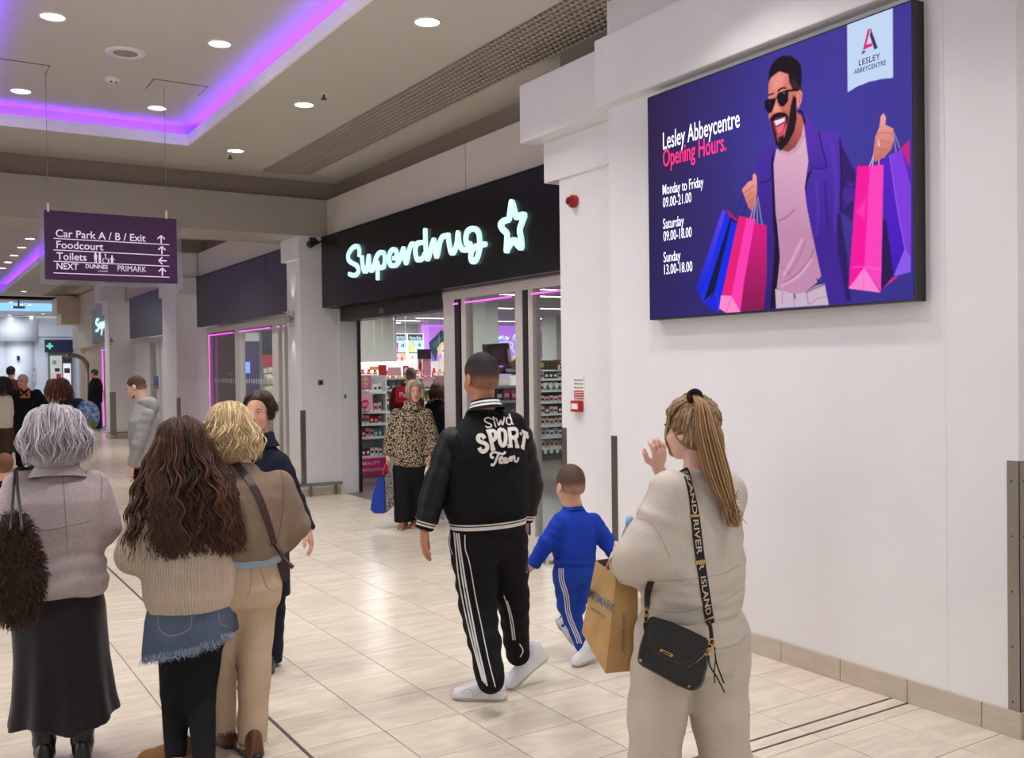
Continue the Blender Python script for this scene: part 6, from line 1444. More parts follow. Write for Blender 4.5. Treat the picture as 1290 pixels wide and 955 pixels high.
    scr_ = [[(300, 690), (268, 690), (258, 650), (300, 615), (360, 628), (430, 640), (465, 610)], [(370, 635), (345, 700), (310, 780), (275, 800), (270, 775)], [(385, 730), (420, 700), (410, 680), (385, 710), (385, 760), (420, 762), (445, 730)], [(475, 700), (450, 705), (438, 745), (460, 762), (480, 700), (480, 755), (500, 750)], [(515, 690), (518, 750)], [(518, 710), (545, 680), (552, 745)], [(552, 705), (585, 670), (595, 735), (625, 745), (650, 690)]]
    for t_ in scr_: strip('script_lettering', Zl(t_), tj, .011, felt_w, p.e, off=.0045, thick=.003, n=4)
    strip('shoulder_seam', [(566, 531), (577, 545), (585, 562), (583, 600)], bvh(jo, *sl_o), .004, leather_b, p.e, off=.002)
    return p, Rr
def shoe2(pr, name, heel, toe, m, sole_m, L=.28, w=.048, top=.11, h=.006, laces=None):
    """shoe between two world points under the sole (raised heel)"""
    d = toe-heel; f = norm(d); R = np.stack([norm(np.cross(f, [0, 0, 1])), f, norm(np.cross(norm(np.cross(f, [0, 0, 1])), f))], 1); o = toe-f*L*.97
    def up_(P):
        q = (P-o)@R
        b = loft2(q, SH, L, w)
        return smax(smin(b, ell(q, (0, L*.22, .085), (.036, .046, top*.55)), .02), .012-q[:, 2], .004)
    pts = [o+R@np.array(v) for v in ((-w-.02, -.03, 0), (w+.02, L+.03, .02), (0, 0, top+.06), (0, L, .1), (w+.02, -.03, 0), (-w-.02, L+.03, 0))]
    up = sdf(name, up_, pts, .02, h, m, pr.e)
    def so(P):
        q = (P-o)@R; y = q[:, 1]/L; hw = w*np.interp(y, [0, .08, .3, .5, .75, .92, 1.], [.5, .72, .72, .78, 1., .75, .3])
        return smax(smax(np.abs(q[:, 0])-hw, np.maximum(-.012-q[:, 1], q[:, 1]-L-.006), .02), np.maximum(-q[:, 2], q[:, 2]-.024), .006)
    sdf('sole', so, pts, .02, h, sole_m, up); return up
PV, PVr = varsity()
def lathe(mb, o, R, prof, n=20):
    k0 = len(mb.V)
    for z, r in prof:
        for j in range(n): a = 2*math.pi*j/n; mb.V.append(tuple(o+R@np.array([r*math.cos(a), r*math.sin(a), z])))
    for i in range(len(prof)-1):
        for j in range(n): mb.F.append([k0+i*n+j, k0+i*n+(j+1) % n, k0+(i+1)*n+(j+1) % n, k0+(i+1)*n+j])
    mb.F.append([k0+j for j in range(n)][::-1]); mb.F.append([k0+(len(prof)-1)*n+j for j in range(n)]); return mb
# cola bottle hanging from his right hand
c0 = PV.J(655, 684, .06); c1 = PV.J(659, 723, .05); Rb = frame(PV.s, c0-c1); Lb = np.linalg.norm(c0-c1)
e = empty('drink_bottle', tuple(c1), 'part-full dark cola bottle with a red and white label in the man\'s lowered hand', 'bottle')
m_cola = mat('cola', (38, 14, 10), .12, spec=.6); m_clr = mat('clear_plastic', (225, 232, 240), .08, trans=.7); m_red2 = mat('red_label', (150, 24, 32), .4)
pr_ = [(0, .012), (.004, .026), (.02, .029), (.04, .026), (.055, .030), (.085, .031)]
lathe(MB(), c1, Rb, pr_).build('dark_drink', m_cola, e, True)
lathe(MB(), c1, Rb, [(.085, .0315), (.125, .0315)]).build('label', m_red2, e, True); lathe(MB(), c1, Rb, [(.098, .0319), (.112, .0319)]).build('label_band', m_lab, e, True)
lathe(MB(), c1, Rb, [(.125, .030), (.150, .026), (.172, .014), (.182, .012)]).build('clear_neck', m_clr, e, True); lathe(MB(), c1, Rb, [(.182, .015), (.200, .015)]).build('cap', m_red2, e, True)
# ------------------------------------------------ boy in blue
def boy():
    p = Person('small boy in a royal blue tracksuit with white side stripes walking away', 734, 834, -22)
    J = p.J; sl = p.side; K = .96; hc = J(718.5, 612); Rh = rot(p.R, 6, -8, 0); neck = J(722, 637); pel = J(724, 712)
    L = dict(p=[J(706, 657, sl(-.12)), J(689, 684, sl(-.2)), J(671, 712, sl(-.24)+.02)]); Rr = dict(p=[J(747, 657, sl(.12)), J(764, 682, sl(.17)), J(775, 700, sl(.2)-.05)])
    L.update(d=norm(J(660, 726, sl(-.25)+.03)-L['p'][2]), t=norm(p.f), n=norm(p.s), curl=.6, s=.68); Rr.update(d=norm(J(782, 700, -.05)-Rr['p'][2]+p.f*.02), t=np.array([0, 0, 1.]), n=-p.f, curl=1.0, s=.68)
    kF = J(715, 762, .04); aF = J(735, 815, 0); kB = J(724, 764, .08); aB = J(712, 786, .10)
    body(p, hc, Rh, K, 1.02, neck, pel, [L, Rr], [[J(712, 722), kF, aF], [J(738, 722), kB, aB]], .0068, m_skin, .085, .06, .62)
    buzz(p, hc, Rh, K, 1.02, (78, 58, 48), (96, 70, 58), (188, 140, 118), h=.0055)
    blue = garment_mat('royal_blue_jersey', (22, 60, 170), .85, (17, 48, 150), wave=None); blue2 = garment_mat('royal_blue_trousers', (22, 64, 165), .8, (16, 48, 140))
    Rt = frame(p.f, neck-pel)
    def sw(P):
        d = loft(P, pel, Rt, [-.015, .02, .08, .18, .25, .295, .325, .36], [.108, .120, .128, .124, .108, .084, .060, .044], [.088, .096, .102, .10, .09, .076, .058, .046]); d = d+.0045*np.sin(P[:, 2]*95+3*wob(P, 12, 2, 3))*np.clip((pel[2]+.12-P[:, 2])*10, 0, 1)+.002*wob(P, 24, 3, 3)
        for a in (L, Rr): d = smin(d, smax(chain(P, a['p'], [.052, .050, .040], wr=(.0035, 18), seed=2), (P-a['p'][2])@norm(a['p'][2]-a['p'][1])-.005, .008), .04)
        return d
    so = sdf('sweatshirt', sw, [pel, neck]+L['p']+Rr['p'], .16, .0072, blue, p.e)
    ringloft('neck_rib', neck, frame(p.f, norm(neck-pel)+p.f*.2), [(-.03, .068, .064, 0), (-.018, .060, .058, 0), (-.006, .053, .053, 0), (-.008, .046, .047, 0)], blue, p.e, 24)
    def tr(P):
        d = loft(P, pel, p.R, [-.09, -.05, 0, .03], [.10, .112, .106, .098], [.09, .097, .094, .088])
        d = smin(d, chain(P, [J(712, 722, -.01), kF, aF], [.074, .060, .044], wr=(.0045, 13), seed=1), .03); d = smin(d, chain(P, [J(737, 722, .01), kB, aB], [.074, .060, .044], wr=(.0045, 13), seed=5), .02); return d+.002*wob(P, 30, 6, 3)
    to = sdf('track_trousers', tr, [pel, aF, aB, kF], .13, .0072, blue2, p.e); tb = bvh(to); Zt = zmap(690, 575, 3.473)
    for off in (-8, 1, 10): strip('side_stripe', [(x+off/3.473, y) for x, y in Zt([(58, 490), (60, 540), (80, 610), (88, 680), (108, 740), (130, 790), (138, 818)])], tb, .0055, white_r, p.e, off=.002)
    shoe2(p, 'trainer', J(752, 829, .0), atz(722, 840, 0), tr_white, tr_sole, L=.185, w=.038, top=.08, h=.0055)
    shoe2(p, 'trainer', J(705, 789, .10), J(725, 814, .06), tr_white, tr_sole, L=.18, w=.038, top=.08, h=.0055)
boy()
# ------------------------------------------------ hair that hangs from a parting
def hang(c, R, k, w, n, azs, drop, lift=.02, out=0., wave=(.008, .10), seed=0, part=0., jit=.02, z1=-.05, steps=(9, 14), flick=0., body=None, front=.75, up=None):
    """paths over the scalp, then hanging straight down in world space with waves; drop=(min, max) metres"""
    r = np.random.RandomState(seed); out_ = []
    for _ in range(n):
        a = math.radians(azs[0]+(azs[1]-azs[0])*r.rand()); sx = -np.sign(math.sin(a)) if abs(math.sin(a)) > .05 else (1 if r.rand() > .5 else -1)
        v0 = norm([sx*(.03+.5*r.rand()**2)+part, -.75+(.75+front)*r.rand(), 1.1]); v1 = norm([-math.sin(a), math.cos(a), z1+.25*r.rand()]); P = []
        lf = lift*(.35+.65*r.rand())
        for t in np.linspace(0, 1, steps[0]): P.append(headdir(c, R, k, w, v0*(1-t)+v1*t, .004+lf*min(1, t*1.6)))
        p0 = P[-1]; o = R@norm([-math.sin(a), math.cos(a), 0]); o[2] = 0; o = norm(o); sd = np.cross(o, [0, 0, 1]); D = drop[0]+(drop[1]-drop[0])*r.rand(); ph = a*5+1.1*r.rand(); am = wave[0]*(.5+r.rand())
        ox = out+jit*r.randn()*.5; oy = jit*r.randn()*.6
        for s_ in np.linspace(0, 1, steps[1])[1:]:
            d = D*s_; q = p0-np.array([0, 0, d])+o*(ox*math.sin(min(s_*1.6, 1)*1.57)+flick*s_**3)+sd*(oy*s_)+(sd*math.sin(ph+d/wave[1]*6.28)+o*.6*math.cos(ph+d/wave[1]*6.28))*am*min(1, s_*2.5)
            if body is not None: q = body(q, s_)
            P.append(q)
        out_.append(np.array(P))
    return out_
def scalp(p, c, R, k, w, m, col, lift=.006, h=.007, zl=([-.11, -.03, .0, .035, .06, .085], [-.085, -.08, -.06, -.01, .04, .07]), extra=None):
    L_ = np.array(lin(col))
    def fn(P):
        q = ((P-c)@R)/k*np.array([1/w, 1, 1]); d = ell(q, (0, -.012, .035), (.074+lift, .094+lift, .084+lift)); d = smin(d, ell(q, (0, -.025, -.025), (.070+lift, .080+lift, .065)), .02); d = smax(d, np.interp(q[:, 1], *zl)-q[:, 2], .008)*k
        return smin(d, extra(P), .02) if extra else d
    return sdf('hair_base', fn, [c+R@np.array(v)*k for v in ((-.13, -.15, -.16), (.13, .12, .14), (-.13, .12, .14), (.13, -.15, -.16))], .04, h, m, p.e, lambda V: L_*(1+.15*wob(V, 120, 5, 3))[:, None])
HM = m_hair('hair')
# ------------------------------------------------ woman in the cream tracksuit
def tracky():
    p = Person('blonde woman with a high ponytail in a cream sweatshirt and matching wide joggers', 872, 1002, -42)
    J = p.J; sl = p.side; K = 1.0; hc = J(869, 541); Rh = rot(p.R, 4, -3, 0); neck = J(878, 590); pel = J(872, 775)
    L = dict(p=[J(846, 622, sl(-.17)), J(815, 700, sl(-.2)), J(790, 712, sl(-.2)+.17)]); Rr = dict(p=[J(915, 622, sl(.17)), J(880, 660, .34), J(829, 590, .33)])
    L.update(d=norm(J(779, 703, .1)-L['p'][2]), t=norm(p.f+np.array([0, 0, .6])), n=norm(p.s), curl=1.1, s=.92); Rr.update(d=norm(J(834, 540, .25)-Rr['p'][2]), t=norm(-RTH*.6-FWH*.4), n=norm(RTH*.7-FWH*.3+FWH), curl=.6, s=.95, fan=.45)
    aL = J(822, 985, 0); aR = J(918, 985, .05); kL = J(829, 885, 0); kR = J(905, 890, .06)
    body(p, hc, Rh, K, .96, neck, pel, [L, Rr], [[J(845, 790, sl(-.08)), kL, aL], [J(900, 790, sl(.08)), kR, aR]], .0058, m_skinp)
    face_bits(p, hc, Rh, K, .96)
    fl = garment_mat('cream_fleece', (201, 190, 178), .9, (192, 180, 168), sc=8, amt=.6, bump=(60, .22))
    so = top(p, pel, neck, [-.0, .05, .16, .4, .62, .76, .86, .93, 1.0], [.196, .212, .226, .224, .21, .185, .13, .085, .06], [.155, .17, .178, .172, .16, .145, .11, .08, .06], [L], [.090, .108, .075], fl, 'sweatshirt', h=.0078, wr=(.008, 8), amp=.006, hem=.003, seed=2,
             extra=lambda P, d: smin(smin(smin(d, ell(P, J(908, 625, sl(.16)), (.095, .10, .11)), .06), smax(chain(P, [J(915, 622, sl(.17)), J(880, 660, .34), J(832, 606, .34)], [.08, .07, .05]), (P-J(830, 598, .34))@norm(J(829, 590, .33)-J(880, 660, .34)), .01), .03), ell(P, J(812, 706, sl(-.2)+.02), (.115, .10, .095)), .05))
    ringloft('hem_band', pel, frame(p.f, neck-pel), [(-.045, .186, .150, 0), (-.03, .200, .160, 0), (.0, .206, .165, 0), (.045, .208, .168, 0)], fl, p.e, 48)
    to = pants(p, pel, [[J(843, 800, sl(-.08)), kL, aL], [J(903, 800, sl(.08)), kR, aR]], [.135, .118, .10], fl, (.19, .225, .205, .19), (.155, .185, .165, .15), 'joggers', wr=(.006, 5), hz=(-.2, -.09, 0, .06))
    tb = bvh(so, to)
    sm = garment_mat('cream_seam', (186, 174, 162), .9)
    Zs = zmap(770, 480, 3.978); Zb_ = zmap(730, 680, 3.473)
    for pa in (Zs([(115, 685), (180, 700), (235, 760), (295, 885)]), Zs([(215, 450), (180, 560), (130, 670)]), Zb_([(250, 292), (330, 305), (430, 318), (520, 300), (640, 262), (715, 208)]), Zb_([(340, 180), (450, 175), (620, 150), (700, 110)]), Zb_([(600, 480), (680, 460), (742, 415)])): strip('seam', pa, tb, .004, sm, p.e, off=.0015, thick=.0015)
    for x_, y_ in ((818, 998), (920, 998)): shoe(p, 'trainer', atz(x_, y_+3, 0), atz(x_-30, y_-6, 0), tr_white, tr_sole, L=.25, w=.044, top=.10)
    # hair: swept to a high tie, long straight tail
    tie = J(875.5, 500, -.075); cols = ((150, 122, 92), (128, 100, 74), (172, 144, 108), (112, 88, 66), (190, 160, 122))
    scalp(p, hc, Rh, K, .98, HM, (140, 112, 82), .009, zl=([-.11, -.03, .0, .035, .06, .085], [-.10, -.085, -.06, -.02, .03, .06]))
    vt = Rh.T@(tie-hc)-np.array([0, -.012, .035]); r = np.random.RandomState(5); P_ = []
    for i in range(900):
        a = math.radians(r.uniform(30, 330)); ca = math.cos(a); v1 = norm([-math.sin(a), ca, -(.1+1.9*r.rand()) if ca < -.1 else (-.05-1.0*r.rand() if ca < .45 else .25)]); P_.append(np.array([headdir(hc, Rh, K, .98, v1*(1-t)+norm(vt)*t, (.013+.007*r.rand())*(.9+.5*math.sin(t*3.14))) for t in np.linspace(0, 1, 10)]))
    for i in range(330):
        x_ = r.uniform(-.070, .070); q0 = hc+Rh@np.array([x_, -.118+.6*abs(x_), r.uniform(-.088, -.02)]) if i % 3 else hc+Rh@np.array([math.copysign(.084, x_), r.uniform(-.085, -.02), r.uniform(-.078, -.02)]); v1 = norm([x_*9, -1, .1+.3*r.rand()]) if i % 3 else norm([math.copysign(1, x_), -.7, .15]); P_.append(smoothpath([q0, headdir(hc, Rh, K, .98, v1, .018), headdir(hc, Rh, K, .98, norm(norm(v1)*.45+norm(vt)*.55), .020), tie], 4))
    for i in range(60):
        v0 = norm([r.uniform(-.5, .5), .8, .55]); P_.append(np.array([headdir(hc, Rh, K, .98, v0*(1-t)+norm(vt)*t, .013+.005*r.rand()) for t in np.linspace(0, 1, 10)]))
    for i in range(90): P_.append(smoothpath([headdir(hc, Rh, K, .98, norm([-.7-.2*r.rand(), .6, .55]), .016), headdir(hc, Rh, K, .98, norm([-.9, .55+.3*r.rand(), .15]), .018), J(838+r.rand()*9, 553, .03), J(843+r.rand()*8, 566+r.rand()*10, .03)], 4))
    pass
    locks('swept_hair', P_, HM, p.e, .0036, cols, rng=r)
    T_ = []; tip = J(925, 664, -.17)
    for i in range(420):
        e = tip+np.array([r.randn()*.012, r.randn()*.014, r.rand()**2*.14]); o1 = (RTH*r.uniform(-1, 1)+FWH*r.uniform(-1, 1))*.040; o0 = (RTH*r.uniform(-1, 1)+np.array([0, 0, 1])*r.uniform(-1, 1))*.012
        T_.append(smoothpath([tie+o0, J(884, 510, -.115)+o1*.6, J(890, 545, -.135)+o1, J(903, 595, -.15)+o1*1.1, J(915, 630, -.165)+o1*.75+FWH*.0, e+o1*.25], 4))
    for i in range(26): T_.append(smoothpath([tie+RTH*.01, J(893+r.rand()*8, 520+r.rand()*10, -.08), J(900+r.rand()*12, 545+r.rand()*20, -.07), J(903+r.rand()*14, 570+r.rand()*20, -.08)], 4))
    locks('ponytail', T_, HM, p.e, .0030, ((168, 132, 92), (148, 112, 74), (190, 152, 108), (128, 96, 66), (176, 132, 84)), rng=r)
    MB().tube(smoothpath([tie+RTH*.022*math.cos(t)+np.array([0, 0, 1])*.022*math.sin(t)+FWH*.006*math.sin(3*t) for t in np.linspace(0, 6.283, 14)], 3), .011, 8, False).build('scrunchie', garment_mat('dark_scrunchie', (40, 28, 26), .9), p.e, True)
    return p, tb
PT, PT_tb = tracky()
# crossbody bag on its lettered strap
blk = mat('black_pebbled_leather', (18, 18, 20), .42, bump=(120, .2), spec=.5); gold = mat('gold_metal', (206, 168, 104), .28, 1.); strap_b = mat('strap_webbing', (24, 20, 20), .8, bump=(300, .2)); strap_l = mat('cream_webbing_letters', (206, 186, 166), .8)
e = empty('crossbody_bag', tuple(PT.J(850, 822, -.27)), 'black leather crossbody bag with flap, gold plate and lettered webbing strap on the cream tracksuit', 'bag')
Zb_ = zmap(730, 680, 3.473); dB = -.235
def onbag(path, dd): return [PT.J(x, y, dd) for x, y in Zb_(path)]
outline = [(318, 335), (400, 360), (480, 395), (563, 436), (567, 480), (560, 560), (545, 620), (528, 650), (492, 664), (430, 640), (345, 592), (265, 550), (252, 530), (262, 470), (284, 400), (298, 350)]
b = MB(); n = len(outline); F3 = onbag(outline, dB-.035); B3 = onbag(outline, dB+.05); Fi = onbag([(400+(x-400)*.93, 500+(y-500)*.93) for x, y in outline], dB-.055)
b.add(Fi+F3+B3, [list(range(n))]+[[i, (i+1) % n, n+(i+1) % n, n+i] for i in range(n)]+[[n+i, n+(i+1) % n, 2*n+(i+1) % n, 2*n+i] for i in range(n)]+[list(range(2*n, 3*n))[::-1]])
b.build('body', blk, e, bevel=.006, seg=3, angle=20)
fo = [(316, 333), (400, 358), (480, 393), (563, 434), (566, 470), (540, 510), (500, 545), (460, 562), (410, 558), (350, 530), (308, 490), (285, 455), (287, 400), (298, 350)]
n = len(fo); A = onbag(fo, dB-.066); Bk = onbag(fo, dB-.05); b = MB().add(A+Bk, [list(range(n))]+[[i, (i+1) % n, n+(i+1) % n, n+i] for i in range(n)]+[list(range(n, 2*n))[::-1]]); fl_ = b.build('flap', blk, e, bevel=.004, seg=2, angle=20)
MB().tube(smoothpath(onbag([(566, 470), (542, 508), (500, 542), (460, 558), (410, 553), (352, 526)], dB-.058), 5), .0022, 6).build('gold_piping', gold, fl_, True)
MB().tube(smoothpath(onbag([(552, 478), (500, 520), (450, 538), (380, 520), (325, 478), (302, 440), (310, 370)], dB-.0665), 5), .0008, 4).build('stitching', mat('grey_thread', (70, 68, 70), .7), fl_)
q = onbag([(350, 486), (357, 477), (411, 503), (404, 515)], dB-.070); q2 = onbag([(350, 486), (357, 477), (411, 503), (404, 515)], dB-.065); b = MB().add(q+q2, [(0, 1, 2, 3), (7, 6, 5, 4)]+[(i, (i+1) % 4, 4+(i+1) % 4, 4+i) for i in range(4)]); b.build('gold_plate', gold, fl_)
q = onbag([(361, 491), (365, 485), (400, 503), (397, 508)], dB-.0712); MB().add(q, [(0, 1, 2, 3)]).build('plate_engraving', blk, fl_)
for c in ((268, 528), (478, 640)): c_ = onbag([c], dB-.056)[0]; MB().cyl(c_, c_-FW*.006, .006, 10, .004).build('stud', gold, e)
sp_ = Zb_([])+[(842, 582), (851, 583), (861, 592), (868, 610), (873, 634), (876, 655), (880, 690), (885, 725), (889, 752), (893, 778), (895, 786)]
Q, Nn = surf(PT_tb, sp_, 7, .004); band('strap', Q, Nn, .036, strap_b, e, .003)
ns = len(Q); Lq = np.r_[0, np.cumsum(np.linalg.norm(np.diff(Q, axis=0), axis=1))]/np.sum(np.linalg.norm(np.diff(Q, axis=0), axis=1))
for s_, u0, u1 in (('R', .055, .10), ('ISLAND', .125, .385), ('RIVER', .415, .60), ('R', .645, .685), ('ISLAND', .72, .94)): textpath('strap_lettering', s_, Q, Nn, .0225, u0, u1, strap_l, e, .0012)
for u_ in (.40, .635, .97): i = int(np.searchsorted(Lq, u_)); band('gold_slider', Q[i-1:i+1]+Nn[i-1:i+1]*.002, Nn[i-1:i+1], .042, gold, e, .005)
MB().tube(smoothpath(onbag([(560, 352), (572, 380), (578, 430), (572, 470)], dB-.03), 4), .0075, 8).build('strap_end', blk, e, True)
for c in ((580, 448), (586, 478), (568, 470), (556, 490)): c_ = onbag([c], dB-.06)[0]; MB().tube([c_+RTH*.009*math.cos(t)+np.array([0, 0, 1])*.012*math.sin(t) for t in np.linspace(0, 6.283, 11)], .0026, 5, False).build('gold_ring', gold, e, True)
MB().tube(smoothpath(onbag([(590, 470), (596, 520), (590, 570), (592, 628)], dB-.05), 4), .0024, 5).build('tassel', strap_b, e); MB().tube(smoothpath(onbag([(565, 505), (570, 550), (600, 600), (635, 668)], dB-.05), 4), .003, 5).build('tassel', strap_b, e); MB().tube(smoothpath(onbag([(592, 480), (600, 540), (632, 628)], dB-.05), 4), .003, 5).build('tassel', strap_b, e)
Q, Nn = surf(PT_tb, Zb_([(312, 178), (302, 210), (300, 262), (298, 300)]), 4, .008); 
if len(Q) > 2: band('strap', Q, Nn, .026, strap_b, e, .003)
for c in ((294, 320), (292, 345)): c_ = onbag([c], dB-.02)[0]; MB().tube([c_+RTH*.008*math.cos(t)+np.array([0, 0, 1])*.014*math.sin(t) for t in np.linspace(0, 6.283, 11)], .0026, 5, False).build('gold_ring', gold, e, True)
MB().tube(onbag([(298, 290), (290, 350), (285, 378), (290, 400)], dB-.01), .006, 6).build('strap_end', blk, e, True)
# paper shopping bag in her left hand
m_kraft = mat('kraft_paper', (190, 152, 100), .75, mix=(7, (174, 136, 86), .55), bump=(9, .45)); m_ktxt = mat('print_blue', (78, 104, 138), .6); m_kin = mat('kraft_inside', (120, 92, 60), .8)
e = empty('paper_shopping_bag', tuple(PT.J(775, 840, .15)), 'brown paper shopping bag with blue lettering held between the boy and the cream tracksuit', 'bag')
Zk = zmap(690, 575, 3.473)
def kb(x, y, dd): return PT.J(*Zk([(x, y)])[0], dd)
TL, TM, TR = kb(210, 455, .10), kb(300, 520, -.01), kb(392, 560, .02); BL, BM, BR = kb(148, 770, .12), kb(252, 950, .0), kb(385, 938, .03)
TLb, TRb = kb(262, 447, .26), kb(395, 470, .22); BRb, BLb = kb(395, 900, .24), kb(175, 800, .30)
def facegrid(A, B, C, D, nu, nv, amp, seed, N_):
    V = []
    for j in range(nv+1):
        for i in range(nu+1):
            u, v = i/nu, j/nv; q = (A*(1-u)+B*u)*(1-v)+(D*(1-u)+C*u)*v; ed = min(u, 1-u, v, 1-v)*6; q = q+N_*amp*min(1, ed)*float(wob(np.array([q]), 26, seed, 3)[0]+.6*abs(math.sin(7*u+3*v))); V.append(q)
    return V, [(j*(nu+1)+i, j*(nu+1)+i+1, (j+1)*(nu+1)+i+1, (j+1)*(nu+1)+i) for j in range(nv) for i in range(nu)]
V, F = facegrid(TL, TM, BM, BL, 12, 18, .006, 1, -FW); fr_ = MB().add(V, F).build('front_panel', m_kraft, e, True); TREES[fr_.name] = (np.array(V), np.array(F))
V, F = facegrid(TM, TR, BR, BM, 8, 18, .006, 2, -FW); sd_ = MB().add(V, F).build('side_panel', m_kraft, e, True); TREES[sd_.name] = (np.array(V), np.array(F))
V, F = facegrid(TLb, TRb, BRb, BLb, 6, 6, .004, 3, FW); MB().add(V, F).build('back_panel', m_kraft, e, True)
V, F = facegrid(TL, TLb, BLb, BL, 3, 8, .004, 4, -RTH); MB().add(V, F).build('side_panel', m_kraft, e, True); V, F = facegrid(TR, TRb, BRb, BR, 3, 8, .004, 5, RTH); MB().add(V, F).build('side_panel', m_kraft, e, True)
MB().add([BL, BM, BR, BRb, BLb], [(0, 1, 2, 3, 4)]).build('bottom_panel', m_kraft, e)
nv_ = garment_mat('navy_cloth', (26, 34, 62), .9); V, F = facegrid(TL+(TLb-TL)*.1-[0, 0, .02], TM+(TRb-TM)*.1-[0, 0, .03], TRb-[0, 0, .02], TLb-[0, 0, .02], 8, 8, .02, 7, np.array([0, 0, 1.])); MB().add(V, F).build('folded_clothes', nv_, e, True)
MB().tube(smoothpath([kb(255, 500, .0), kb(262, 470, .0), kb(290, 435, .0), kb(306, 425, .03)], 5), .004, 6).build('paper_handle', m_kraft, e, True); MB().tube(smoothpath([kb(300, 545, -.01), kb(290, 500, .0), kb(305, 440, .02)], 5), .004, 6).build('paper_handle', m_kraft, e, True)
def bagtext(s, pts, size, tr_, bold=.006, flipv=False):
    """lettering laid on the bag panel: baseline start, baseline end, top of the first letter, in photograph pixels of the crop"""
    V, F = textmesh(s, 1., 0, bold); x0, x1 = V[:, 0].min(), V[:, 0].max(); a, b_, c = [np.array(Zk([q])[0]) for q in pts]; out = []
    for x, y, _ in V:
        px = a+(b_-a)*(x-x0)/(x1-x0)+(c-a)*(y/.73); h_ = hit(tr_, *px); out.append(h_[0]-FW*.002 if h_[0] is not None else PT.J(*px, 0))
    mesh('bag_lettering', out, F, m_ktxt, e)
tbk = bvh(fr_, sd_); bagtext('PRIMARK', [(180, 618), (292, 688), (183, 575)], 1, tbk); bagtext('CARES FOR YOU', [(184, 668), (252, 712), (185, 652)], 1, tbk, 0); bagtext('primark.com', [(334, 856), (340, 690), (316, 853)], 1, tbk, 0)
# water bottle standing up behind her sleeve
c1 = PT.J(791, 690, .16); c0 = PT.J(793, 651, .14); Rb = frame(PT.s, c0-c1); Lw = np.linalg.norm(c0-c1)
e = empty('water_bottle', tuple(c1), 'clear plastic water bottle with pale blue cap sticking up behind the cream sleeve', 'bottle')
lathe(MB(), c1, Rb, [(-.07, .028), (0, .030), (Lw*.35, .029), (Lw*.6, .020), (Lw*.75, .012)]).build('clear_body', mat('clear_blue_plastic', (205, 220, 236), .08, trans=.55), e, True); lathe(MB(), c1, Rb, [(Lw*.74, .0155), (Lw, .0155)]).build('cap', mat('pale_blue_cap', (150, 190, 226), .4), e, True)
